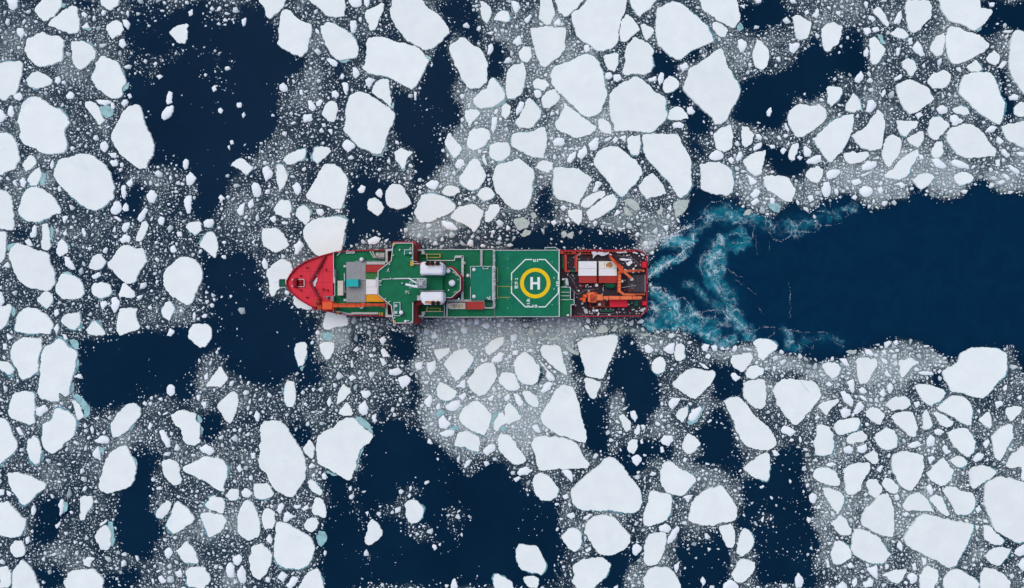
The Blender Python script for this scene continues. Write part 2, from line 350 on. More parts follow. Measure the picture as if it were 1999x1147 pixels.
# ------------------------------------------------------------------ traced data (photograph pixels, placed on the water plane)
# one line per floe: outline | label
FLOES = """1115,955 1130,940 1150,922.5 1170,907.5 1180,895 1190,891.5 1200,894 1217.5,910 1232.5,932.5 1245,947.5 1251.5,960 1255,980 1250,992.5 1235,1002.5 1212.5,1000 1195,996.5 1162.5,997.5 1130,995 1117.5,982.5 1115,970|huge peaked triangular floe, broadest of all, well below the stern deck
1333,172.5 1343,145 1345.5,132.5 1370.5,117.5 1390.5,102.5 1409,92.5 1415.5,110 1428,140 1443,165 1446.5,175 1440.5,195 1428,212.5 1420.5,232.5 1408,242.5 1395.5,242.5 1383,222.5 1368,210 1350.5,192.5 1335.5,177.5|big diamond-shaped floe beside the long dark lead at upper right
507.5,830 515,821.5 547.5,821.5 557.5,830 570,850 580,865 592.5,887.5 596.5,900 596.5,935 580,957.5 572.5,970 560,970 535,955 525,940 520,925 505,912.5 506.5,882.5|tall loaf-shaped floe, flat on top, standing left of the molar-shaped floe
1189,185 1197.5,172.5 1220,157.5 1241.5,148 1252.5,153 1267.5,165 1280,180 1300,190 1300,212.5 1301.5,230 1287.5,245 1275,257.5 1245,256.5 1222.5,255 1200,256.5 1192.5,232.5 1190,207.5|big house-shaped floe with a gabled top, right of the shield-shaped floe
104,337.5 112.5,312.5 135,306.5 155,299 175,300 190,310 207.5,322.5 217.5,342.5 224,365 221.5,387.5 207.5,400 185,411.5 170,407.5 155,397.5 135,380 112.5,357.5 105,345|huge egg-shaped floe leaning towards the bow in the left part of the ice
1074,147.5 1082.5,127.5 1110,120 1142.5,104 1155,106.5 1170,120 1177.5,140 1182.5,170 1186.5,185 1177.5,205 1170,222.5 1150,229 1140,226.5 1122.5,210 1102.5,190 1085,175 1076.5,162.5|big shield-shaped floe narrowing downwards, left of the house-shaped floe
1764,1050 1776.5,1030 1789,1012.5 1804,1002.5 1826.5,1007.5 1869.5,1017.5 1902,1022.5 1899.5,1037.5 1887,1067.5 1877,1085 1867,1105 1849.5,1109 1834.5,1097.5 1816.5,1090 1799,1080 1781.5,1072.5 1769,1062.5|broad four-cornered kite-shaped floe near the bottom right corner
1840.5,725 1862,712.5 1869.5,707.5 1874.5,690 1892,680 1924.5,677.5 1949.5,680 1967,690 1967,720 1962,735 1947,747.5 1937,762.5 1919.5,777.5 1899.5,775 1882,767.5 1857,765 1849.5,747.5 1842,735|big humped floe bordering the open channel on its lower bank near the right edge
717.5,72.5 740,70 765,77.5 780,82.5 800,86.5 822.5,96.5 832.5,112.5 838,117.5 827.5,140 822.5,150 812.5,167.5 804,175 790,167.5 755,149 732.5,146.5 705,132.5 712.5,122.5 715,95|big nearly rectangular floe tilted clockwise, between two dark leads above the bridge
1282.5,15 1302.5,5 1323,2.5 1343,15 1363,32.5 1383,50 1390.5,67.5 1394,80 1370.5,90 1348,100 1333,114 1320.5,116.5 1300,102.5 1284,87.5 1280,65 1280,42.5|big dome-shaped floe pointing down to the right near the top edge
45,197.5 60,187.5 77.5,189 90,197.5 102.5,207.5 117.5,212.5 130,225 136.5,240 125,257.5 130,275 130,292.5 110,300 82.5,299 62.5,287.5 47.5,282.5 36.5,267.5 39,250 32.5,237.5 36.5,222.5|big blocky rounded floe near the left edge, above the huge egg-shaped floe
682.5,185 700,177.5 717.5,181.5 730,190 745,200 765,215 771.5,222.5 770,232.5 760,252.5 755,267.5 752.5,277.5 745,299 735,301.5 700,287.5 685,270 669,252.5 674,237.5 675,207.5|big upright four-cornered block floe directly above the bridge
617.5,857.5 630,842.5 650,835 660,822.5 675,815 690,815 700,825 712.5,837.5 729,847.5 721.5,865 710,870 700,887.5 695,915 685,937.5 672.5,935 660,927.5 640,915 620,905 617.5,887.5|big molar-shaped floe with a narrow foot, right of the tall loaf-shaped floe
1922,950 1929.5,940 1952,929 1974.5,932.5 2004.5,942.5 2004.5,1057.5 1984.5,1060 1962,1047.5 1939.5,1030 1929.5,1005 1922,985|huge floe cut by the right edge of the photo near the bottom corner
1145,0 1150,-5 1224,-5 1221.5,20 1212.5,37.5 1207.5,60 1206.5,82.5 1197.5,92.5 1177.5,100 1162.5,97.5 1152.5,87.5 1132.5,77.5 1122.5,60 1116.5,40 1115,25 1130,18|wide floe cut by the top edge, above the shield-shaped floe
1254,262.5 1275,260 1320,260 1327.5,267.5 1332.5,282.5 1343,297.5 1350.5,315 1349,342.5 1351.5,360 1343,377.5 1330,386.5 1322.5,382.5 1310,360 1292.5,342.5 1275,322.5 1260,305 1255,280|long tongue-shaped floe tapering down towards the stern, above the aft deck
765,-5 822.5,-5 832.5,12.5 860.5,31.5 875.5,52.5 878,64 863,80 848,92.5 830,97.5 810,87.5 790,75 772.5,52.5 762.5,32.5 760.5,20|long slab floe slanting down from the top edge above the big rectangular floe
80,690 87.5,675 100,671.5 112.5,660 125,665 132.5,676.5 145,682.5 151.5,690 147.5,715 140,740 135,770 127.5,775 115,765 115,784 100,785 77.5,777.5 72.5,765 77.5,735 77.5,715|tall white slab floe with a turquoise rim along the dark lead at left
265,202.5 272.5,205 276.5,212.5 280,232.5 287.5,252.5 297.5,270 301.5,282.5 300,295 295,307.5 285,329 271.5,330 250,315 232.5,300 222.5,285 215,265 225,245 237.5,220 250,206.5|pear-shaped floe with its tip up, bordering the large dark lead at upper left
1054,815 1062.5,797.5 1075,780 1082.5,762.5 1100,750 1117.5,755 1125,770 1132.5,795 1137.5,820 1145,842.5 1144,865 1130,862.5 1105,852.5 1082.5,845 1060,827.5|tall wedge-shaped floe widening downwards, below the helipad
965,330 972.5,320 985,317.5 1000,314 1012.5,307.5 1025,317.5 1041.5,330 1044,342.5 1040,372.5 1035,392.5 1027.5,406.5 1012.5,410 1000,407.5 985,395 967.5,375 962.5,355|big upright oval floe above the helipad, left of a dark gap
1883,145 1908,140 1933,140 1943,152.5 1950.5,175 1958,192.5 1963,200 1954,242.5 1943,240 1923,227.5 1903,212.5 1883,192.5 1871.5,180 1875.5,162.5|big slanting four-sided floe beside a narrow dark gap near the right edge
15,495 20,485 32.5,472.5 45,477.5 65,485 95,495 97.5,512.5 107.5,532.5 106.5,555 97.5,566.5 82.5,566.5 55,561.5 35,547.5 25,525|big five-sided floe near the left edge, level with the bow
1036.5,867.5 1042.5,854 1060,850 1100,854 1120,861.5 1132.5,875 1140,892.5 1152.5,905 1147.5,914 1120,915 1082.5,916.5 1062.5,919 1051.5,917.5 1045,890|broad shoe-shaped floe lying crosswise just below the tall wedge floe
1508,762.5 1516.5,747.5 1529,739 1561.5,741.5 1591.5,745 1601.5,760 1604,772.5 1591.5,790 1574,810 1556.5,830 1546.5,827.5 1531.5,810 1516.5,790|heart-shaped floe with a thin crack, below the open channel
1159,312.5 1165,297.5 1180,287.5 1192.5,284 1210,287.5 1225,300 1242.5,312.5 1252.5,327.5 1255,340 1245,352.5 1227.5,370 1215,385 1207.5,380 1195,367.5 1182.5,347.5 1172.5,337.5 1162.5,325|blunt arrowhead floe leaning against the long tongue-shaped floe above the aft deck
539,1020 555,1020 575,1030 592.5,1040 607.5,1050 615,1070 610,1090 600,1105 582.5,1112.5 550,1107.5 535,1090 534,1070 537.5,1045|bulky rounded floe near the bottom edge, under the tall loaf-shaped floe
1413,782.5 1425.5,775 1443,774 1460.5,792.5 1475.5,812.5 1490.5,825 1505.5,840 1515.5,857.5 1515.5,870 1500.5,880 1480.5,877.5 1460.5,872.5 1445.5,857.5 1435.5,837.5 1428,812.5 1420.5,800|long floe leaning like a backslash below the wake, left of the heart-shaped floe
1343,1012.5 1348,990 1358,970 1375.5,957.5 1395.5,951.5 1408,946.5 1418,957.5 1430.5,975 1440.5,995 1439,1010 1430.5,1017.5 1400.5,1022.5 1393,1027.5 1368,1025 1345.5,1017.5|tent-shaped floe with a ragged flat base, lower right of the huge peaked floe
319,532.5 327.5,520 348,502.5 360.5,500 375.5,504 390.5,517.5 395.5,532.5 394,547.5 385.5,565 375.5,590 365.5,596.5 350.5,587.5 335.5,580 322.5,565 317.5,547.5|rounded wedge-shaped floe standing alone in water ahead of the bow
591.5,457.5 592.5,445 607.5,430 630,424 662.5,421.5 679,430 672.5,450 670,475 667.5,487.5 655,495 635,500 617.5,499 607.5,487.5 597.5,472.5|big fan-shaped floe pressed against the upper side of the bow
1140,1040 1145,1020 1160,1007.5 1175,1004 1195,1007.5 1207.5,1017.5 1217.5,1030 1231.5,1045 1230,1060 1220,1072.5 1200,1082.5 1187.5,1085 1170,1082.5 1162.5,1072.5 1150,1055|round-cornered floe directly under the base of the huge peaked floe
596.5,380 605,367.5 620,340 632.5,319 652.5,319 665,327.5 675,340 680,355 677.5,372.5 672.5,392.5 666.5,407.5 650,407.5 635,400 612.5,395 599,387.5|trapezoid floe with a slanting left side, above the floe touching the bow
878,87.5 890.5,80 898,71.5 908,72.5 920.5,85 938,94 945.5,107.5 953,122.5 951.5,145 950.5,160 935.5,172.5 918,174 905.5,160 895.5,140 885.5,117.5 876.5,97.5|leaf-shaped floe leaning right, alone between two dark leads near the top
191.5,945 200,912.5 212.5,885 232.5,871.5 247.5,870 255,887.5 262.5,900 266.5,912.5 262.5,937.5 255,949 232.5,957.5 210,964 195,957.5|slanted teardrop floe at lower left, bordering a narrow dark lead
1126.5,669 1140,659 1175,655 1206.5,654 1205,672.5 1195,700 1185,720 1177.5,739.5 1162.5,737.5 1142.5,733 1136.5,705 1130,682.5|flat-topped wedge floe just below the aft deck, its right side cut straight
1848,270 1849.5,257.5 1859.5,247.5 1882,240 1897,241 1912,250 1922,260 1932,277.5 1947,295 1943,305 1919.5,306.5 1894.5,309 1877,305 1864.5,295 1854.5,282.5|large five-sided white floe, lying level, below the slanting four-sided floe
550,19 566.5,19 577.5,32.5 592.5,41.5 607.5,46.5 609,60 602.5,82.5 600,100 587.5,111.5 570,105 550,94 540,85 544,67.5 544,50|upright five-sided floe below the top edge, right of the large dark lead
1585,270 1605,255 1625,235 1650,224 1667.5,221.5 1667.5,237.5 1660,265 1652.5,282.5 1635,302.5 1623,317 1617.5,315.5 1607.5,302.5 1596.5,287.5|pointed shield-shaped floe tapering down to a sharp tip, above the open channel
1080,330 1090,325 1105,327.5 1120,326.5 1135,332.5 1150,342.5 1157.5,350 1147.5,365 1140,380 1130,400 1110,394 1090,390 1080,377.5 1079,355|bread-shaped floe right of the oval floe, above the helipad's aft end
1850.5,55 1858,50 1873,52.5 1885.5,60 1905.5,65 1933,85 1928,95 1900.5,112.5 1890.5,117.5 1870.5,125 1858,122.5 1850.5,107.5 1846.5,85|big stubby triangular floe pointing to the right near the top right corner
34,410 41.5,385 50,370 65,364 82.5,367.5 97.5,377.5 110,392.5 119,407.5 117.5,416.5 95,425 72.5,434 52.5,431.5 37.5,420|large rounded white floe, below left of the huge egg-shaped floe
51.5,74 82.5,60 97.5,69 115,69 125,79 122.5,95 122.5,117.5 105,125 85,130 70,127.5 54,112.5 46.5,97.5|large rounded white floe, above the big blocky floe
1035,54 1067.5,50 1087.5,53 1105,54 1105,70 1102.5,82.5 1104,95 1095,107.5 1077.5,120 1065,131.5 1055,127.5 1046.5,107.5 1040,80 1036.5,65|large five-sided white floe tapering downwards, above left of the shield-shaped floe
1833,-5 1913,-5 1915.5,15 1939,19 1930.5,35 1915.5,52.5 1900.5,60 1885.5,50 1870.5,45 1858,42.5 1845.5,30 1835.5,15|large oblong rounded white floe cut by the top edge, above the big stubby triangle
82.5,827.5 100,820 105,800 115,796.5 132.5,802.5 147.5,817.5 147.5,837.5 142.5,852.5 125,865 112.5,880 100,886.5 85,875 80,857.5 82.5,842.5|large rounded white floe, below the tall turquoise-rimmed slab
1680.5,1015 1691.5,990 1711.5,972.5 1724,964 1734,962.5 1741.5,980 1746.5,1005 1746.5,1030 1743,1049 1719,1045 1696.5,1032.5 1683,1025|steep triangular floe with its peak up, left of the broad kite-shaped floe
200,106.5 230,120 236.5,135 242.5,147.5 246.5,160 237.5,172.5 240,185 225,192.5 207.5,186.5 186.5,170 176.5,151.5 185,135 185,122.5|large rounded white floe, above the pear-shaped floe
207.5,515 222.5,497.5 235,480 250,477.5 265,485 277.5,482.5 285,500 287.5,510 277.5,522.5 270,535 265,550 252.5,554 237.5,547.5 222.5,532.5|large five-sided white floe tapering up right, left of the lone rounded wedge
19,690 25,670 45,657.5 65,659 81.5,660 81.5,680 74.5,700 74.5,725 57.5,737.5 42.5,741.5 35,725 25,710|large rounded white floe, above left of the tall turquoise-rimmed slab
625,50 640,41.5 655,46.5 675,57.5 685,65 695,77.5 700,90 699,107.5 690,114 657.5,116.5 645,105 635,87.5 629,70|large five-sided white floe, backslash-leaning, left of the big rectangular floe
1365.5,320 1385.5,315 1403,315 1420.5,324 1429,332.5 1434,357.5 1430.5,375 1418,382.5 1398,380 1375.5,372.5 1368,367.5 1369,342.5|large five-sided white floe, right of the long tongue-shaped floe
1741.5,892.5 1751.5,884 1771.5,880 1791.5,885 1804,890 1804,917.5 1794,940 1781.5,957.5 1766.5,955 1751.5,937.5 1740.5,910|spinning-top-shaped floe, flat above and pointed below, in the lower right pack
1663,1050 1669,1032.5 1684,1032.5 1704,1042.5 1719,1050 1729,1067.5 1740.5,1082.5 1729,1097.5 1709,1101.5 1689,1095 1664,1080|large rounded white floe, below the steep triangular floe
1220,105 1222.5,90 1237.5,70 1255,77.5 1270,87.5 1277.5,100 1274,115 1277.5,127.5 1270,140 1257.5,146 1240,143.5 1225,147 1214,142.5 1219,125|large five-sided white floe, above the house-shaped floe
355.5,912.5 375.5,902.5 400.5,890 425.5,892.5 440.5,905 444,925 439,940 438,960 425.5,956.5 405.5,942.5 375.5,927.5 358,920|rounded fin-shaped floe pointing to the left, left of the tall loaf-shaped floe
1537.5,225 1550,207.5 1570,202.5 1582.5,206.5 1600,201.5 1612.5,212.5 1615,227.5 1600,245 1582.5,257.5 1567.5,267.5 1555,266.5 1545,252.5|large rounded white floe, above left of the pointed shield floe
1117.5,1105 1135,1092.5 1172.5,1086 1194,1101 1187.5,1117.5 1170,1137.5 1155,1152.5 1130,1152.5 1115,1135 1122.5,1122.5|large rounded white floe cut by the bottom edge, below left of the round-cornered floe
1750,164 1775,152.5 1792.5,160 1808,167.5 1818,182.5 1825.5,192.5 1805.5,207.5 1792.5,217.5 1775,222.5 1765,212.5 1755,192.5 1750,175|large five-sided white floe, left of the slanting four-sided floe
807.5,415 815,395 822.5,380 840.5,376.5 855.5,380 875.5,387.5 890.5,400 885.5,412.5 863,422.5 843,432.5 820,435 812.5,425|mid-sized rounded white floe, above right of the bridge
1312.5,747.5 1327.5,732.5 1348,719 1370.5,721.5 1396.5,724 1393,742.5 1378,760 1358,779 1345.5,775 1327.5,762.5 1315,755|mid-sized five-sided white floe, above left of the long leaning floe
1289,935 1292.5,907.5 1302.5,900 1315,902.5 1327.5,915 1345.5,922.5 1358,932.5 1359,940 1345.5,955 1335.5,966.5 1320,966.5 1300,960 1291.5,947.5|mid-sized rounded white floe, above left of the tent-shaped floe
26.5,645 32.5,615 47.5,600 70,601.5 90,612.5 105,632.5 97.5,652.5 70,651.5 45,650|mid-sized five-sided white floe, below the big five-sided floe
997.5,265 1012.5,257.5 1035,257.5 1062.5,246 1069,265 1065,292.5 1061.5,309 1037.5,306.5 1015,295 998.5,285|mid-sized four-sided white floe tapering to the left, above the helipad-side oval floe
1662.5,265 1687.5,250 1705,225 1715,212.5 1725,222.5 1729,247.5 1725,267.5 1722.5,287 1720,290 1700,294 1680,287.5|mid-sized five-sided white floe tapering upwards, right of the pointed shield floe
1082.5,240 1097.5,217.5 1100,200 1110,207.5 1125,217.5 1140,230 1165,246.5 1162.5,255 1142.5,265 1122.5,269 1110,262.5 1087.5,252.5|mid-sized rounded white floe, below the shield-shaped floe
1256.5,1002.5 1265,980 1269,959 1282.5,959 1310,965 1312.5,980 1310,1002.5 1295,1019 1270,1027.5 1256.5,1025|mid-sized five-sided white floe, right of the huge peaked floe
895.5,812.5 905.5,795 925.5,781.5 938,785 950.5,797.5 960.5,810 955.5,832.5 945.5,850 930.5,845 910.5,835 898,822.5|mid-sized five-sided white floe, above left of the broad shoe-shaped floe
12.5,922.5 32.5,921.5 55,927.5 82.5,940 90,946.5 87.5,954 70,965 55,982.5 46.5,987.5 35,972.5 20,952.5|mid-sized rounded white floe tapering to the left, left of the slanted teardrop floe
1363,-5 1439,-5 1443,20 1445.5,37.5 1433,56.5 1413,45 1390.5,30 1370.5,17.5|mid-sized oblong five-sided floe cut by the top edge, above right of the big dome-shaped floe
17.5,790 25,767.5 47.5,762.5 67.5,767.5 67.5,790 68,825 57.5,830 37.5,822.5 17.5,812.5 15,802.5|mid-sized five-sided white floe, below left of the tall turquoise-rimmed slab
1977.5,65.5 1985.5,56.5 2003.5,63 2009,183 1998.5,183 1988,167.5 1975,146.5 1969.5,112.5 1972.5,86.5|mid-sized long narrow floe cut by the right edge, above right of the slanting four-sided floe
463,1010 468,992.5 478,976.5 488,977.5 498,990 503,1002.5 508,1027.5 505.5,1047.5 485.5,1056.5 470.5,1047.5 463,1037.5|mid-sized oblong rounded white floe, upright, above left of the bulky bottom floe
1006.5,1075 1012.5,1061.5 1030,1064 1050,1066.5 1060,1087.5 1067.5,1102.5 1062.5,1117 1056.5,1122.5 1035,1117.5 1017.5,1112.5 1007.5,1095|mid-sized rounded white floe, left of the round-cornered floe
-5,124 15,119 37.5,117.5 44.5,124 42.5,140 39,155 35,172.5 30,182.5 20,185 10,196.5 0,192.5 -5,190|mid-sized oblong rounded floe cut by the left edge, above left of the big blocky floe
-5,982.5 15,977.5 27.5,992.5 40,1007.5 51.5,1012.5 47.5,1032.5 37.5,1047.5 20,1050 0,1045 -5,1042.5|mid-sized five-sided floe cut by the left edge, below left of the slanted teardrop floe
332.5,810 345.5,801.5 363,801.5 383,807.5 383,822.5 390.5,827.5 391.5,862.5 380.5,870 363,867.5 355.5,850 350.5,835 335.5,820|mid-sized oblong five-sided white floe, backslash-leaning, above left of the rounded fin floe
910.5,745 920.5,732.5 930.5,717.5 948,707.5 963,706.5 968,717.5 970.5,735 960.5,752.5 948,770 935.5,774 920.5,762.5|mid-sized rounded white floe, above left of the tall wedge floe
1766.5,15 1772.5,-2.5 1815.5,0 1820.5,12.5 1818,35 1803,47.5 1798,57.5 1785,64 1775,59 1770,37.5|mid-sized five-sided floe cut by the top edge, above left of the big stubby triangle
1829,797.5 1847,780 1864.5,771.5 1884.5,775 1897,790 1899.5,805 1897,830 1887,830 1869.5,820 1849.5,807.5|mid-sized five-sided white floe, below left of the big channel-bank floe
-5,260 12.5,257.5 27.5,269 34,287.5 39,310 30,330 -5,341.5|mid-sized oblong rounded floe cut by the left edge, below left of the big blocky floe
1002.5,710 1010,695 1025,685 1037.5,695 1055,715 1050,745 1040,751.5 1022.5,750 1010,740 1005,725|mid-sized rounded white floe, below the helipad
519,535 520,527.5 535,512.5 552.5,504 567.5,512.5 571.5,525 567.5,537.5 557.5,555 545,562.5 535,577.5 530,579 525,565|mid-sized oblong five-sided white floe tapering downwards, below left of the bow
122.5,1135 132.5,1117.5 160,1111 185,1111 202.5,1130 200,1155 130,1155|mid-sized oblong rounded white floe cut by the bottom edge, below the slanted teardrop floe
1255,1130 1265,1112.5 1280,1106 1305,1107.5 1320,1122.5 1330,1142.5 1325,1155 1260,1155|mid-sized rounded white floe cut by the bottom edge, below right of the round-cornered floe
215,835 222.5,817.5 237.5,797.5 250,787.5 265,787.5 275,797.5 274,812.5 260,827.5 250,840 232.5,852.5 220,855|mid-sized oblong rounded white floe, slash-leaning, above the slanted teardrop floe
1840.5,957.5 1849.5,949 1867,950 1877,959 1899.5,961.5 1905.5,977.5 1902,995 1889.5,1005 1867,1005 1859.5,987.5 1847,967.5|mid-sized five-sided white floe, above right of the broad kite-shaped floe
485,1090 492.5,1065 510,1059 527.5,1075 530,1095 520,1120 507.5,1132.5 492.5,1125|mid-sized rounded white floe, upright, left of the bulky bottom floe
1646.5,917.5 1659,907.5 1679,902.5 1699,902.5 1698,920 1684,940 1681.5,957.5 1664,966.5 1654,965 1649,940|mid-sized four-sided white floe, slash-leaning, above left of the steep triangular floe
989,140 1002.5,125 1021.5,120 1027.5,140 1024,165 1017.5,185 1002.5,192.5 990,192.5 986.5,170|mid-sized oblong five-sided white floe, upright, right of the leaf-shaped floe
865.5,711.5 875.5,697.5 893,682.5 910.5,679 925.5,697.5 923,707.5 910.5,725 890.5,745 880.5,732.5 873,720|mid-sized rounded white floe, below right of the bridge
1256.5,1090 1260,1055 1267.5,1042.5 1297.5,1039 1301.5,1045 1300,1062.5 1292.5,1087.5 1282.5,1102.5 1265,1105 1257.5,1097.5|mid-sized oblong rounded white floe, upright, right of the round-cornered floe
895.5,345 910.5,325 923,307.5 935.5,311.5 948,337.5 948,347.5 935.5,367.5 923,372.5 910.5,367.5 898,357.5|mid-sized rounded white floe, left of the helipad-side oval floe
1490,344 1529,342.5 1541.5,347.5 1546.5,357.5 1554,367.5 1551.5,380 1546.5,394 1531.5,392.5 1519,382.5 1506.5,375 1499,372.5 1492.5,360|mid-sized oblong five-sided white floe, backslash-leaning, on the upper bank of the open channel
923,192.5 940.5,175 950.5,172.5 955.5,155 963,150 975.5,165 985.5,180 985.5,192.5 973,202.5 950.5,210 933,210 925.5,202.5|mid-sized five-sided white floe tapering down left, below right of the leaf-shaped floe
107.5,562.5 114,542.5 120,533.5 137.5,536 155,544 162.5,557.5 165,572.5 157.5,581.5 122.5,584.5 110,572.5|mid-sized rounded white floe, below right of the big five-sided floe
1450.5,747.5 1465.5,741.5 1493,740 1496.5,760 1495.5,790 1485.5,799 1468,792.5 1453,777.5 1450.5,762.5|mid-sized five-sided white floe tapering downwards, above the long leaning floe
137.5,10 150,12.5 155,37.5 152.5,62.5 135,65.5 122.5,60 92.5,49 96.5,41.5 110,30|mid-sized five-sided white floe tapering to the left, above the big blocky floe
878,425 890.5,407.5 910.5,399 930.5,400 945.5,412.5 938,430 933,445 925.5,454 910.5,440 893,432.5|mid-sized five-sided white floe tapering to the left, below left of the helipad-side oval floe
322.5,1025 332.5,1007.5 340.5,982.5 346.5,977.5 360.5,987.5 373,1002.5 380.5,1012.5 375.5,1020 358,1032.5 338,1042.5 327.5,1032.5|mid-sized four-sided white floe, below left of the rounded fin floe
23.5,1115 42.5,1090 52.5,1100 65,1115 77.5,1147 75,1155 23.5,1155|mid-sized five-sided white floe cut by the bottom edge, below the tall turquoise-rimmed slab
1852,842.5 1869.5,836.5 1887,835 1899.5,850 1905.5,862.5 1902,882.5 1892,892.5 1877,885 1862,870 1853,855|mid-sized rounded white floe, above right of the spinning-top floe
970.5,857.5 978,845 995.5,850 1005.5,862.5 1023,887.5 1028,897.5 1020.5,905 1003,907.5 985.5,892.5 973,877.5|mid-sized oblong rounded white floe, backslash-leaning, left of the broad shoe-shaped floe
1039,942.5 1045,926.5 1057.5,922.5 1070,927.5 1082.5,942.5 1091.5,954 1087.5,970 1075,977.5 1057.5,977.5 1045,965|mid-sized rounded white floe, below the broad shoe-shaped floe
139,80 162.5,79 180,90 186.5,100 184,115 170,127.5 157.5,136.5 146.5,130 140,115 140.5,100 137.5,87.5|mid-sized rounded white floe, above right of the big blocky floe
1588,862.5 1594,852.5 1594,832.5 1601.5,827.5 1619,832.5 1628,847.5 1629,862.5 1624,887.5 1606.5,890 1591.5,887.5|mid-sized rounded white floe, below right of the heart-shaped floe
1934.5,852.5 1949.5,837.5 1972,826.5 1978,830 1979.5,855 1969.5,870 1962,885 1952,900 1942,892.5 1939.5,877.5 1938,862.5|mid-sized oblong five-sided white floe, upright, above the huge right-edge floe
-5,815 10,817.5 20,832.5 25,850 34,865 30,880 15,892.5 -5,910|mid-sized long narrow floe cut by the left edge, below left of the tall turquoise-rimmed slab
1450.5,915 1463,902.5 1480.5,890 1498,883 1503,887.5 1504,912.5 1503,930 1498,940 1483,935 1468,930|mid-sized four-sided white floe, below the long leaning floe
226.5,632.5 232.5,602.5 250,600 267.5,601.5 265,617.5 274,640 250,649 232.5,655 226.5,645|mid-sized five-sided white floe, below left of the lone rounded wedge
510,460 512.5,445 532.5,444 545,447.5 556.5,462.5 565,477.5 557.5,485 537.5,494 522.5,485 512.5,477.5|mid-sized rounded white floe, above left of the bow
751.5,375 760,361.5 780,359 790,367.5 796.5,382.5 804,397.5 792.5,405 765,406.5 754,400|mid-sized rounded white floe, above the bridge
1842,1130 1854.5,1114 1869.5,1110 1884.5,1117.5 1912,1135 1907,1152.5 1844.5,1152.5|mid-sized oblong rounded floe cut by the bottom edge, below right of the broad kite-shaped floe
-5,367.5 12.5,372.5 22.5,382.5 25,410 26.5,447.5 15,449 -5,446.5|mid-sized long narrow floe cut by the left edge, above left of the big five-sided floe
1914.5,1120 1922,1107.5 1942,1110 1959.5,1120 1974.5,1137.5 1969.5,1152.5 1914.5,1152.5|mid-sized five-sided white floe cut by the bottom edge, below the huge right-edge floe
1005,237.5 1020,215 1032.5,189 1045,200 1057.5,217.5 1047.5,237.5 1036.5,250 1012.5,249|mid-sized five-sided white floe, below left of the shield-shaped floe
1809,925 1824,907.5 1842,892.5 1852,905 1863,917.5 1857,937.5 1837,950 1816.5,937.5|mid-sized five-sided white floe, right of the spinning-top floe
1726.5,340 1744,330 1759,310 1779,296.5 1793,290.5 1794,302.5 1786.5,317.5 1778,327.5 1776.5,337.5 1769,345 1756.5,351.5 1739,347.5 1729,346.5|mid-sized long narrow white floe, slash-leaning, below right of the pointed shield floe
1054,682.5 1060,672.5 1092.5,674 1097.5,690 1105,717.5 1107.5,732.5 1092.5,725 1072.5,710 1057.5,694|mid-sized oblong four-sided white floe tapering down right, left of the flat-topped wedge floe
1604,55 1615,45 1627.5,41.5 1646.5,51.5 1642.5,70 1637.5,85 1620,100 1609,96.5 1605,75|mid-sized rounded white floe, above the pointed shield floe
1246.5,362.5 1257.5,347.5 1274,336.5 1285,347.5 1297.5,367.5 1302.5,377.5 1280,384 1262.5,389 1252.5,377.5|mid-sized four-sided white floe tapering to the right, below right of the blunt arrowhead floe
1721.5,297.5 1729,270 1744,261.5 1759,270 1760.5,285 1754,305 1736.5,327.5 1729,320 1724,310|smallish oblong rounded white floe, upright, right of the pointed shield floe
368,645 375.5,632.5 390.5,631.5 405.5,632.5 413,642.5 413,660 400.5,677.5 390.5,679 375.5,667.5 366.5,657.5|smallish rounded white floe, below the lone rounded wedge
600,-5 672.5,-5 675,12.5 672.5,31.5 655,34 640,31.5 625,17.5 607.5,5|smallish oblong four-sided floe cut by the top edge, above right of the upright five-sided floe
390.5,1002.5 410.5,1000 435.5,1005 443,1017.5 435.5,1032.5 423,1042.5 406.5,1049 398,1027.5|smallish five-sided white floe tapering to the left, below the rounded fin floe
1740.5,812.5 1751.5,805 1781.5,802.5 1786.5,815 1793,835 1789,851.5 1776.5,852.5 1764,840 1749,827.5|smallish five-sided white floe, above the spinning-top floe
1145,412.5 1160,400 1180,384 1197.5,377.5 1206.5,387.5 1200,405 1185,415 1170,425 1152.5,431.5 1147.5,422.5|smallish long narrow white floe, slash-leaning, below the blunt arrowhead floe
1785.5,752.5 1799,749 1821.5,752.5 1842,760 1847,767.5 1839.5,780 1819,792.5 1806.5,787.5 1794,770|smallish five-sided white floe tapering to the left, below left of the big channel-bank floe
361,1115 370,1107.5 400,1107.5 409,1120 407.5,1140 395,1152.5 365,1145|smallish rounded white floe cut by the bottom edge, left of the bulky bottom floe
423,790 435.5,777.5 455.5,762.5 464,770 465.5,785 460.5,805 453,822.5 448,827.5 435.5,815|smallish four-sided white floe, upright, above left of the tall loaf-shaped floe
1890.5,922.5 1899.5,911.5 1919.5,907.5 1937,914 1947,921.5 1937,932.5 1919.5,942.5 1902,955 1894.5,947.5|smallish rounded white floe, above left of the huge right-edge floe
1955.5,246 1969.5,241 2004.5,235 2004.5,292.5 1989.5,285 1969.5,275 1960.5,261.5|smallish four-sided floe cut by the right edge, below right of the slanting four-sided floe
1671.5,705 1676.5,697.5 1711.5,700 1713,712.5 1704,727.5 1694,747.5 1679,750 1674,732.5|smallish rounded white floe tapering downwards, on the lower bank of the open channel
1763,985 1774,967.5 1794,960 1806.5,970 1816.5,985 1826.5,1000 1799,996.5 1771.5,997.5 1764,992.5|smallish oblong five-sided floe, above left of the broad kite-shaped floe
1391.5,262.5 1405.5,250 1425.5,241.5 1430.5,257.5 1430.5,275 1428,290 1415.5,296.5 1400.5,292.5|smallish five-sided white floe, below the big diamond floe
911.5,285 913,267.5 923,250 943,248.5 955.5,255 958,270 948,282.5 935.5,290 923,294|smallish rounded white floe, above left of the helipad-side oval floe
888,865 893,845 910.5,840 935.5,852.5 938,865 935.5,882.5 923,880 898,872.5 886.5,870|smallish five-sided white floe, left of the tall wedge floe
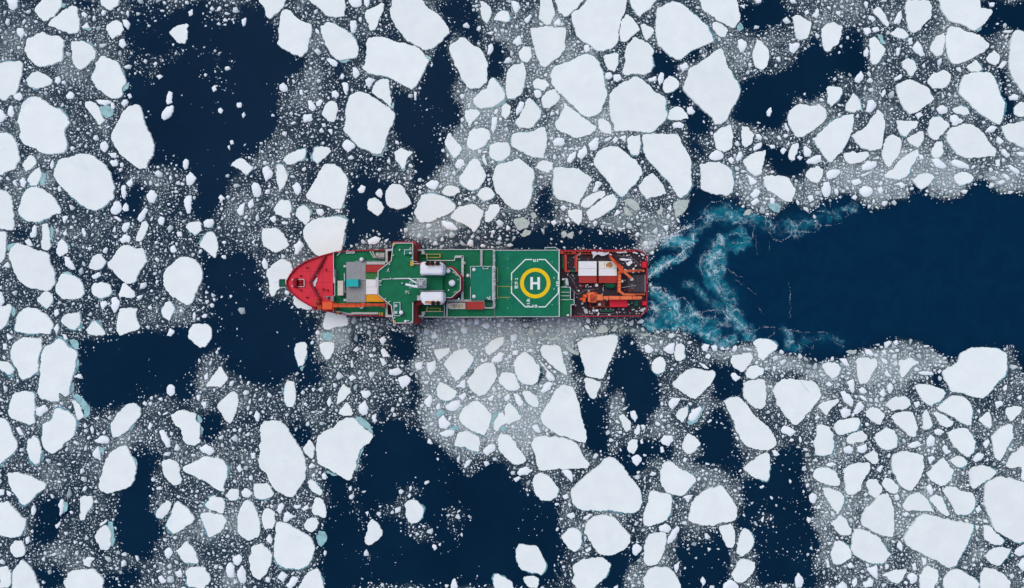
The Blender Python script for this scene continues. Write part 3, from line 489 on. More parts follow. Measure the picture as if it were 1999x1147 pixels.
82.5,-5 120,-5 120,12.5 110,25 86.5,42.5 75,32.5 65.5,19|smallish five-sided white floe cut by the top edge, above the big blocky floe
1450.5,312.5 1470.5,297.5 1495.5,291.5 1493,310 1488,337.5 1475.5,344 1463,335 1453,320|smallish five-sided white floe tapering upwards, below right of the big diamond floe
1427.5,1120 1440,1097.5 1450,1089.5 1475,1097.5 1472.5,1115 1450,1137.5 1435,1135|smallish rounded white floe, below right of the tent-shaped floe
1709,847.5 1729,834 1746.5,840 1753,855 1751.5,872.5 1739,877.5 1721.5,875 1710.5,862.5|smallish rounded white floe, above left of the spinning-top floe
1470,100 1477.5,75 1487.5,80 1501.5,97.5 1502.5,110 1497.5,130 1487.5,136.5 1475,130 1470,115|smallish oblong rounded white floe, upright, above right of the big diamond floe
315,900 330,895 348,902.5 350.5,925 355.5,935 353,944 338,947.5 325,935 316.5,917.5|smallish oblong rounded white floe, backslash-leaning, left of the rounded fin floe
633,621 638,607 669.5,607 680,622.5 678,635 652,639 633,643.5 629.5,635|smallish five-sided white floe, below right of the bow
1212.5,40 1222.5,26.5 1232.5,32.5 1245,47.5 1250,57.5 1237.5,67.5 1222.5,81.5 1211.5,80 1209,65|smallish five-sided white floe, right of the wide top-edge floe
1624,1075 1629,1057.5 1641.5,1055 1661.5,1072.5 1663,1087.5 1649,1097.5 1639,1102.5 1626.5,1100 1621.5,1082.5|smallish rounded white floe, below left of the steep triangular floe
1586.5,930 1594,914 1616.5,912.5 1631.5,920 1640.5,942.5 1636.5,949 1616.5,946.5 1596.5,939|smallish oblong rounded white floe, lying level, below the heart-shaped floe
790,982.5 802.5,975 815,977.5 827.5,992.5 825,1010 815,1020 802.5,1022.5 792.5,1010|smallish rounded white floe, below right of the molar-shaped floe
725,180 732.5,160 742.5,154 759,154 760,172.5 765,195 762.5,209 750,197.5 737.5,190|smallish five-sided white floe tapering downwards, above right of the big upright block
1440.5,1062.5 1445.5,1040 1453,1030 1463,1035 1474,1055 1465.5,1075 1448,1087.5 1438,1080|smallish oblong five-sided white floe, upright, below right of the tent-shaped floe
1546.5,32.5 1556.5,27.5 1570,35 1585,42.5 1582.5,57.5 1575,75 1565,77.5 1555,75 1551.5,55|smallish five-sided white floe, above right of the big diamond floe
1814,245 1820.5,227.5 1835.5,226.5 1855.5,242.5 1845.5,255 1830.5,272.5 1823,272.5 1813,265|smallish five-sided white floe, below left of the slanting four-sided floe
1628,830 1636.5,820 1676.5,815 1680.5,825 1674,840 1641.5,850 1631.5,844|smallish oblong rounded white floe, lying level, right of the long leaning floe
955.5,282.5 965.5,279 990.5,276.5 996.5,287.5 995.5,302.5 980.5,314 968,314 955.5,305|smallish five-sided white floe, above left of the bread-shaped floe
1810.5,157.5 1820.5,142.5 1843,135 1858,145 1855.5,160 1843,172.5 1820.5,172.5|smallish rounded white floe, below left of the big stubby triangle
1469,667.5 1483,660 1500.5,661.5 1518,672.5 1515.5,682.5 1500.5,692.5 1490.5,704 1480.5,697.5 1478,682.5|smallish rounded white floe, above left of the heart-shaped floe
1605.5,952.5 1621.5,952.5 1631.5,957.5 1641.5,960 1649,970 1646.5,985 1635.5,1005 1624,990 1609,965|smallish oblong four-sided white floe, backslash-leaning, left of the steep triangular floe
1095,1047.5 1105,1037.5 1117.5,1030 1127.5,1032.5 1136.5,1055 1132.5,1070 1122.5,1077.5 1112.5,1072.5 1100,1057.5|smallish rounded white floe, below left of the huge peaked floe
1795.5,1125 1804,1110 1811.5,1105 1831.5,1112.5 1833,1127.5 1824,1147 1821.5,1152.5 1796.5,1152.5|smallish rounded white floe cut by the bottom edge, below the broad kite-shaped floe
590,1132.5 605,1115 620,1109 627.5,1125 632.5,1147 632.5,1155 580,1155|smallish four-sided floe cut by the bottom edge, below right of the bulky bottom floe
50,155 61.5,141.5 72.5,137.5 92.5,147.5 102.5,156.5 99,164 85,170 70,173 55,167.5|smallish rounded white floe, above the big blocky floe
54,857.5 65,849 75,857.5 81.5,882.5 77.5,902.5 67.5,906.5 57.5,897.5 51.5,877.5|smallish oblong rounded white floe, upright, below the tall turquoise-rimmed slab
711.5,24 725,15 745,4 750,7.5 747.5,22.5 740,37.5 732.5,57.5 725,60 720,54 712.5,32.5|smallish oblong five-sided white floe, upright, left of the long top-edge slab
711.5,1055 717.5,1022.5 725,1012.5 737.5,1020 747.5,1040 740,1052.5 725,1064 714,1062.5|smallish rounded white floe, below the molar-shaped floe
1055,-5 1075,-5 1081.5,15 1084,27.5 1075,46.5 1067.5,49 1057.5,40 1051.5,36.5 1054,15|smallish oblong rounded floe cut by the top edge, left of the wide top-edge floe
184,1047.5 192.5,1032.5 207.5,1025 212.5,1030 217.5,1042.5 215,1055 217.5,1062.5 210,1075 195,1072.5 187.5,1057.5|smallish rounded white floe, below the slanted teardrop floe
1923,1085 1932,1075 1949.5,1067.5 1974.5,1071.5 1969.5,1082.5 1954.5,1102.5 1947,1105 1929.5,1095|smallish four-sided white floe tapering to the right, below the huge right-edge floe
342.5,1075 365,1055 377.5,1070 387.5,1095 385,1100 360,1099 350,1085|smallish five-sided white floe tapering down right, left of the bulky bottom floe
1081.5,-5 1142.5,-5 1127.5,15 1110,29.5 1102.5,32.5 1090,22.5|smallish four-sided floe cut by the top edge, above left of the wide top-edge floe
389,480 398,460 405.5,452.5 418,454 425.5,475 424,490 420.5,505 405.5,492.5|smallish five-sided white floe tapering downwards, above right of the lone rounded wedge
1697.5,75 1707.5,70 1720,85 1730,95 1725,107.5 1712.5,125 1702.5,125 1699,105|smallish oblong rounded white floe, upright, above right of the pointed shield floe
1425.5,705 1430.5,692.5 1465.5,687.5 1470.5,697.5 1463,712.5 1448,727.5 1433,717.5|smallish rounded white floe, above the long leaning floe
505,-5 559,-5 554,12.5 542.5,24 527.5,36.5 519,31.5 515,12.5 505,2.5|smallish rounded floe cut by the top edge, above left of the upright five-sided floe
974,747.5 973,737.5 980.5,726.5 998,727.5 1005.5,730 1011.5,747.5 1015.5,756.5 1008,762 998,762.5 988,760|smallish rounded white floe, above left of the tall wedge floe
1403,1027.5 1415.5,1025 1429,1022.5 1435.5,1037.5 1435.5,1060 1430.5,1070 1418,1067.5 1410.5,1050|smallish oblong five-sided white floe tapering downwards, below the long leaning floe
1728,790 1744,775 1766.5,772.5 1776.5,780 1779,790 1769,797.5 1741.5,802.5|smallish oblong five-sided white floe, lying level, left of the big channel-bank floe
1621.5,1022.5 1641.5,1004 1651.5,1012.5 1663,1032.5 1659,1045 1641.5,1045 1631.5,1035|smallish five-sided white floe tapering down right, left of the broad kite-shaped floe
1229,-5 1285,-5 1262.5,21.5 1250,32.5 1242.5,27.5 1232.5,12.5|smallish four-sided floe cut by the top edge, above left of the big dome-shaped floe
332.5,59 345.5,49 368,45 366.5,65 361.5,85 348,84 338,72.5 329.5,62.5|smallish five-sided white floe tapering upwards, above right of the pear-shaped floe
400.5,755 410.5,740 429,712.5 440.5,730 446.5,737.5 430.5,756.5|smallish four-sided white floe tapering down left, above the rounded fin floe
851.5,760 858,745 875.5,752.5 893,764 888,776.5 873,782.5 860.5,780 853,772.5|smallish five-sided white floe, below right of the bridge
495,945 500,944 522.5,942.5 535,962.5 530,970 512.5,975 497.5,972.5|smallish rounded white floe, below left of the tall loaf-shaped floe
177.5,562.5 182.5,552.5 197.5,550 215,555 219,567.5 212.5,577.5 197.5,582.5 182.5,577.5|smallish rounded white floe, right of the big five-sided floe
556.5,750 560,744 574,744 577.5,762.5 577.5,780 572.5,794 560,794 554,772.5|smallish oblong rounded white floe, upright, above the tall loaf-shaped floe
1964.5,910 1974.5,887.5 1994.5,870 2004.5,872.5 2004.5,911.5 1987,911.5 1972,914|smallish five-sided white floe cut by the right edge, above the huge right-edge floe
117.5,626.5 127.5,612.5 150,610 155,607.5 157.5,632.5 145,645 132.5,640|smallish five-sided white floe, above the tall turquoise-rimmed slab
534,407.5 547.5,389 565,390 569,407.5 567.5,425 555,425 537.5,417.5|smallish five-sided white floe, below left of the trapezoid floe
1056.5,190 1067.5,177.5 1082.5,172.5 1094,187.5 1087.5,200 1072.5,211.5 1060,210|smallish rounded white floe, left of the house-shaped floe
1332.5,865 1343,845 1358,852.5 1369,867.5 1358,880 1345.5,887 1332.5,877.5|smallish five-sided white floe, left of the long leaning floe
1919.5,1025 1929.5,1025 1939.5,1035 1962,1055 1957,1062.5 1937,1062.5 1922,1052.5|smallish oblong rounded white floe, backslash-leaning, below left of the huge right-edge floe
1815.5,92.5 1828,70 1844,62.5 1845.5,82.5 1839,107.5 1828,110 1818,100|smallish oblong five-sided white floe tapering upwards, left of the big stubby triangle
572,579 582.5,572 612,589.5 613.5,603.5 599.5,605 580.5,601.5 572.5,593|smallish oblong rounded white floe, backslash-leaning, right of the bow
868,275 878,257.5 890.5,275 903,290 895.5,302.5 885.5,309 878,297.5 869,282.5|smallish oblong four-sided white floe, upright, below the leaf-shaped floe
1646.5,297.5 1694,295 1698,302.5 1689,312.5 1669,319 1659,320 1649,310|smallish oblong five-sided white floe, lying level, below right of the pointed shield floe
399,985 413,967.5 435.5,972.5 439,990 435.5,1002.5 420.5,997.5 405.5,992.5|smallish five-sided white floe, below left of the tall loaf-shaped floe
1750,234 1770,235 1794,236.5 1790,247.5 1767.5,266.5 1756.5,260|smallish five-sided white floe tapering to the right, right of the pointed shield floe
155,972.5 162.5,967.5 179,967.5 182.5,980 170,1000 165,1015 157.5,1016.5 154,1007.5 156.5,990|smallish oblong five-sided white floe tapering downwards, below left of the slanted teardrop floe
574,682.5 577.5,670 596.5,667.5 600,687.5 592.5,712.5 582.5,715 577.5,700|smallish oblong rounded white floe, upright, below the bow
207.5,47.5 227.5,37.5 237.5,44 242,57.5 235,67.5 219,76.5 211.5,66.5 206.5,56.5|smallish rounded white floe, above the pear-shaped floe
630,215 640,197.5 652.5,196.5 659,205 656.5,225 652.5,237.5 645,237.5 635,230 627.5,222.5|smallish five-sided white floe, left of the big upright block
985,795 995,785 1005,795 1019,815 1005,822.5 992.5,830 985,817.5|smallish five-sided white floe, above left of the broad shoe-shaped floe
510,1010 515,995 522.5,991.5 537.5,1000 534,1032.5 517.5,1034 512.5,1025|smallish rounded white floe, below the tall loaf-shaped floe
1224,270 1232.5,264 1250,262.5 1251.5,280 1246.5,302.5 1232.5,301.5 1225,287.5|smallish rounded white floe, above left of the long tongue-shaped floe
1615,167.5 1632.5,169 1642.5,170 1645,182.5 1635,197.5 1624,207.5 1615,200|smallish five-sided white floe tapering downwards, above the pointed shield floe
166.5,197.5 176.5,196.5 192.5,207.5 197.5,222.5 205,235 192.5,245 182.5,229 172.5,216.5 165,205|smallish long narrow white floe, backslash-leaning, above left of the pear-shaped floe
1141.5,737 1160,741 1172.5,744.5 1172.5,752.5 1165,775 1160,779 1147.5,767.5 1142.5,755|smallish four-sided white floe, below the flat-topped wedge floe
1690.5,802.5 1704,794 1716.5,797.5 1729,809 1719,830 1704,822.5 1691.5,812.5|smallish five-sided white floe, right of the heart-shaped floe
1781.5,352.5 1794,340 1811.5,336.5 1825.5,345 1816.5,357.5 1799,370 1791.5,365|smallish five-sided white floe, on the upper bank of the open channel
551.5,311.5 565,299 595,289 597.5,297.5 592.5,310 575,319 560,321.5|small oblong five-sided white floe, slash-leaning, above left of the trapezoid floe
1755.5,702.5 1779,697.5 1796.5,707.5 1781.5,715 1771.5,727.5 1761.5,737.5 1756.5,727.5|small five-sided white floe, left of the big channel-bank floe
1690.5,945 1696.5,935 1711.5,935 1723,950 1716.5,967.5 1709,972.5 1696.5,965|small rounded white floe, above the steep triangular floe
607.5,997.5 615,970 630,975 636.5,990 635,1011.5 612.5,1005|small rounded white floe, below right of the tall loaf-shaped floe
610,302.5 614,286.5 642.5,286.5 646.5,295 635,307.5 620,320 611.5,312.5|small rounded white floe, above the trapezoid floe
539,322.5 545,320 556.5,327.5 561.5,347.5 555,362.5 545,375 540,355|small long narrow white floe, upright, left of the trapezoid floe
769,297.5 782.5,287.5 792.5,292.5 806.5,296.5 795,307.5 790,327.5 785,330 772.5,312.5|small four-sided white floe tapering downwards, below right of the big upright block
1573,340 1581.5,327.5 1596.5,322.5 1608,330 1605.5,345 1595.5,357.5 1584,354 1574,345|small rounded white floe, below left of the pointed shield floe
-2.5,1107.5 15,1105 21.5,1120 21.5,1140 15,1147 -2.5,1147|small five-sided floe cut by the bottom edge, below left of the slanted teardrop floe
716.5,400 720,387.5 732.5,385 745,394 750,405 745,415 737.5,421.5 725,412.5 717.5,407.5|small rounded white floe, right of the trapezoid floe
1604,712.5 1616.5,706.5 1631.5,707.5 1643,720 1634,735 1624,739 1614,730|small rounded white floe tapering to the left, above right of the heart-shaped floe
1302.5,230 1307.5,215 1318,207.5 1330.5,209 1340.5,220 1344,231.5 1325.5,234 1310,234|small five-sided white floe, right of the house-shaped floe
1132.5,399 1142.5,385 1162.5,375 1180,371.5 1182.5,380 1162.5,392.5 1150,405 1140,405|small long narrow white floe, slash-leaning, below right of the bread-shaped floe
1721.5,1122.5 1739,1115 1771.5,1110 1766.5,1122.5 1754,1140 1736.5,1132.5|small oblong three-cornered white floe, lying level, below left of the broad kite-shaped floe
1177.5,107.5 1207.5,102.5 1207.5,120 1200,140 1187.5,135 1180,120|small four-sided white floe tapering downwards, above right of the shield-shaped floe
1448,245 1460.5,246.5 1473,262.5 1468,280 1455.5,287.5 1448,280|small oblong rounded white floe, upright, left of the pointed shield floe
1650,215 1657.5,195 1666.5,179 1680,197.5 1682.5,212.5 1667.5,220|small five-sided white floe tapering upwards, above right of the pointed shield floe
576.5,420 581.5,405 592.5,399 606.5,412.5 605,430 596.5,439 585,430|small rounded white floe, above left of the floe touching the bow
19,1067.5 27.5,1055 42.5,1055 47.5,1067.5 49,1077 45,1085 30,1089 20,1077.5|small rounded white floe, below left of the slanted teardrop floe
-5,597.5 20,592.5 22.5,605 15,627.5 0,645 -5,646.5|small oblong five-sided floe cut by the left edge, below left of the big five-sided floe
1814,975 1821.5,967.5 1839.5,969 1847,987.5 1854.5,1005 1847,1007.5 1831.5,995|small oblong five-sided white floe tapering down right, above the broad kite-shaped floe
80,480 82.5,460 81.5,437.5 92.5,435 96.5,450 97.5,472.5 100,480 92.5,489 82.5,486.5|small long narrow white floe, upright, above right of the big five-sided floe
946.5,677.5 955.5,667.5 975.5,657.5 985.5,656.5 983,670 970.5,682.5 955.5,694 948,687.5|small oblong rounded white floe tapering up right, below left of the helipad
172.5,520 180,500 195,494 207.5,510 200,522.5 187.5,527.5 175,524|small rounded white floe, below the huge egg-shaped floe
1653,855 1664,845 1684,840 1694,850 1691.5,860 1661.5,867.5 1653,862.5|small oblong rounded white floe, lying level, above left of the spinning-top floe
622.5,672.5 635,666.5 652.5,669 652.5,682.5 645,699 637.5,702.5 627.5,690|small rounded white floe tapering downwards, above the molar-shaped floe
1295,160 1307.5,146.5 1320.5,152.5 1326.5,165 1315.5,177.5 1299,181.5 1294,172.5|small rounded white floe, left of the big diamond floe
965,1120 980,1125 999.5,1135 1005,1155 965,1155|small four-sided white floe cut by the bottom edge, below left of the round-cornered floe
1862,345 1872,336.5 1887,335 1902,346.5 1894.5,356.5 1874.5,362.5 1867,356.5|small rounded white floe, on the upper bank of the open channel
946.5,415 955.5,400 973,397.5 976.5,407.5 968,422.5 958,432.5 946.5,432.5|small oblong rounded white floe, slash-leaning, above left of the helipad
1272.5,707.5 1280,699 1295,697.5 1300,707.5 1297.5,725 1282.5,730 1272.5,722.5|small rounded white floe, below the stern
450.5,321.5 460.5,311.5 471.5,307.5 483,317.5 494,327.5 483,341.5 468,330|small oblong four-sided white floe, backslash-leaning, left of the trapezoid floe
1455.5,730 1463,715 1478,712.5 1491.5,720 1490.5,730 1470.5,740 1458,736.5|small rounded white floe, above left of the heart-shaped floe
936.5,0 948,4 959,15 958,32.5 950.5,46.5 941.5,37.5 938,20|small oblong five-sided white floe cut by the top edge, above the leaf-shaped floe
1761.5,120 1772.5,112.5 1785,117.5 1791.5,132.5 1782.5,147.5 1775,147.5 1770,136.5 1762.5,132.5|small rounded white floe, left of the big stubby triangle
70,585 87.5,567.5 100,572.5 104,585 92.5,602.5 82.5,596.5|small five-sided white floe, below right of the big five-sided floe
314,605 322.5,590 332.5,587.5 341.5,600 335.5,615 330,627.5 317.5,617.5|small rounded white floe, upright, below left of the lone rounded wedge
166.5,644 185,625 197.5,637.5 206.5,652.5 175,654|small four-sided white floe tapering to the right, above right of the tall turquoise-rimmed slab
1723,940 1729,931.5 1744,937.5 1755.5,950 1751.5,962.5 1739,962.5 1726.5,952.5|small rounded white floe, backslash-leaning, below left of the spinning-top floe
1019,764 1032.5,762.5 1047.5,772.5 1052.5,785 1050,795 1037.5,792.5 1025,780|small oblong rounded white floe, backslash-leaning, below left of the flat-topped wedge floe
304,1000 312.5,987.5 327.5,976.5 335.5,984 327.5,1002.5 317.5,1012.5 305,1010|small oblong rounded white floe, slash-leaning, below right of the slanted teardrop floe
1107.5,410 1125,407.5 1136.5,410 1136.5,430 1130,440 1120,432.5 1110,422.5|small five-sided white floe, below the bread-shaped floe
930.5,380 940.5,366.5 958,366.5 966.5,380 958,389 943,392.5|small rounded white floe, left of the bread-shaped floe
1770,270 1785,261.5 1803,254 1804,272.5 1792.5,288.5 1784,284|small four-sided white floe tapering up right, on the upper bank of the open channel
52.5,352.5 60,337.5 77.5,325 81.5,340 72.5,361.5 60,362.5|small oblong rounded white floe tapering upwards, left of the huge egg-shaped floe
1596.5,792.5 1606.5,785 1636.5,777.5 1639,782.5 1624,795 1614,811.5 1606.5,805|small oblong five-sided white floe tapering to the right, right of the heart-shaped floe
1963,805 1967,795 1984.5,792.5 1997,795 1992,807.5 1974.5,824|small five-sided white floe tapering up right, below right of the big channel-bank floe
656.5,790 660,765 670,749 682.5,756.5 685,766.5 675,777.5 665,785|small oblong five-sided white floe tapering downwards, above right of the tall loaf-shaped floe
906.5,215 930.5,212.5 938,220 928,232.5 916.5,246.5 908,230|small five-sided white floe, below right of the big rectangular floe
229,579 242.5,547.5 265,577.5 252.5,581.5|small four-sided white floe, left of the lone rounded wedge
1390.5,44 1400.5,41.5 1423,56.5 1415.5,72.5 1403,70 1391.5,55|small rounded white floe, backslash-leaning, right of the big dome-shaped floe
592.5,1025 600,1012.5 617.5,1010 622.5,1020 617.5,1032.5 607.5,1040 595,1032.5|small rounded white floe, above right of the bulky bottom floe
963,825 973,807.5 981.5,804 988,817.5 990.5,825 980.5,830 970.5,842.5 963,837.5|small oblong rounded white floe, slash-leaning, above left of the broad shoe-shaped floe
-5,452.5 11.5,451.5 11.5,472.5 10,500 2.5,512.5 -5,512.5|small long narrow floe cut by the left edge, above left of the big five-sided floe
1821.5,805 1834.5,805 1862,822.5 1859.5,830 1847,835 1831.5,822.5|small oblong rounded floe, below left of the big channel-bank floe
1011.5,102.5 1022.5,90 1035,91.5 1039,110 1030,121.5 1017.5,117.5|small rounded white floe, below left of the wide top-edge floe
361.5,442.5 368,434 388,431.5 393,435 393,450 380.5,459 370.5,452.5|small rounded white floe tapering to the left, above the lone rounded wedge
1044,327.5 1050,317.5 1067.5,312.5 1080,317.5 1079,330 1070,337.5 1055,332.5|small rounded white floe tapering to the left, above right of the helipad-side oval floe
1319,672.5 1330,669 1336.5,675 1339,697.5 1327.5,705 1317.5,700|small rounded white floe, below right of the stern
1167.5,232.5 1177.5,230 1192.5,242.5 1194,262.5 1180,260 1169,250|small oblong rounded white floe, backslash-leaning, below left of the house-shaped floe
1819,292.5 1826.5,277.5 1839.5,275 1843,297.5 1834.5,307.5 1821.5,307.5|tiny rounded white floe, on the upper bank of the open channel
109,492.5 112.5,472.5 120,465 132.5,480 132.5,492.5 115,501.5|tiny rounded white floe, above right of the big five-sided floe
264,470 267.5,455 277.5,432.5 285,430 290,440 282.5,460 272.5,471.5|tiny long narrow white floe, upright, below right of the huge egg-shaped floe
1800.5,810 1809,797.5 1816.5,815 1821.5,830 1814,837.5 1800.5,836.5|tiny oblong five-sided white floe tapering upwards, above the spinning-top floe
1020,1126 1042.5,1124 1052.5,1130 1050,1147 1030,1147|tiny five-sided white floe cut by the bottom edge, below left of the round-cornered floe
1040,160 1050,151.5 1067.5,157.5 1074,166.5 1060,177.5 1042.5,171.5|tiny rounded white floe, left of the shield-shaped floe
860.5,375 873,361.5 893,364 899,374 885.5,382.5 870.5,381.5|tiny oblong rounded white floe, lying level, left of the helipad-side oval floe
590,875 605,856.5 615,874 610,896.5 595,885|tiny oblong five-sided white floe, upright, left of the molar-shaped floe
42.5,320 57.5,301.5 67.5,307.5 71.5,317.5 60,330 50,335|tiny five-sided white floe, below the big blocky floe
-5,702.5 17.5,707.5 29,722.5 17.5,732.5 0,722.5|tiny oblong five-sided floe cut by the left edge, left of the tall turquoise-rimmed slab
1925.5,112.5 1940.5,96.5 1953,107.5 1950.5,122.5 1943,127.5 1928,120|tiny rounded white floe, below right of the big stubby triangle
195,-5 234,-5 230,10 215,20.5 197.5,10|tiny five-sided white floe cut by the top edge, above the pear-shaped floe
1704,19 1715,11.5 1725,22.5 1736.5,45 1732.5,52.5 1720,40|tiny long narrow white floe tapering downwards, left of the big stubby triangle
1250,47.5 1257.5,45 1277.5,56.5 1271.5,70 1262.5,79 1256.5,70|tiny four-sided white floe, left of the big dome-shaped floe
1737.5,65 1752.5,52.5 1765,56.5 1775,69 1765,76.5 1747.5,71.5|tiny oblong five-sided white floe, lying level, above left of the slanting four-sided floe
1854.5,897.5 1869.5,889 1882,892.5 1889.5,905 1879.5,912.5 1864.5,909|tiny rounded white floe, lying level, below the big channel-bank floe
1686.5,890 1706.5,877.5 1714,885 1716.5,900 1706.5,907 1694,897.5|tiny five-sided white floe, left of the spinning-top floe
1909.5,820 1929.5,802.5 1937,817.5 1933,837.5 1922,830|tiny four-sided white floe, below the big channel-bank floe
846.5,682.5 860.5,680 878,677.5 878,687.5 858,704 850.5,695|tiny four-sided white floe tapering to the right, below right of the bridge
965.5,32.5 978,20 990.5,21.5 995.5,32.5 993,42.5 975.5,40 964,39|tiny five-sided white floe tapering to the left, above right of the leaf-shaped floe
1207.5,812.5 1217.5,807.5 1232.5,825 1231.5,837.5 1222.5,844 1215,830|tiny oblong five-sided white floe, backslash-leaning, above the huge peaked floe
439,967.5 450.5,954 465.5,954 466.5,965 461.5,976.5 448,976.5|tiny rounded white floe, below right of the rounded fin floe
1540.5,295 1546.5,281.5 1559,277.5 1558,292.5 1551.5,312.5 1544,312.5 1539,305|tiny oblong rounded white floe, upright, left of the pointed shield floe
1980,209.5 1990.5,199 2009,195 2009,225 1990.5,227.5 1980,222.5|tiny rounded white floe cut by the right edge, right of the slanting four-sided floe
1319,810 1325,800 1343,794 1343,810 1332.5,825 1322.5,817.5|tiny five-sided white floe tapering upwards, left of the long leaning floe
599,940 607.5,935 630,957.5 625,967.5 610,960|tiny long narrow white floe, backslash-leaning, below left of the molar-shaped floe
139,782.5 147.5,780 162.5,807.5 162.5,815 150,820 145,797.5|tiny long narrow white floe, upright, below right of the tall turquoise-rimmed slab
1886.5,130 1905.5,115 1919,132.5 1910.5,140 1893,137.5|tiny five-sided white floe, above the slanting four-sided floe
660,807.5 670,792.5 677.5,784 690,806.5 685,811.5 670,811.5|tiny four-sided white floe, above the molar-shaped floe
979,207.5 988,200 998,207.5 996.5,220 988,232.5 978,225|tiny rounded white floe, below right of the leaf-shaped floe
1858,212.5 1875.5,205 1888,209 1894,221.5 1883,225 1868,221.5|tiny oblong rounded white floe, lying level, below the big stubby triangle
1224,872.5 1232.5,857.5 1245,857.5 1245,872.5 1237.5,886.5 1227.5,882.5|tiny rounded white floe, above right of the huge peaked floe"""
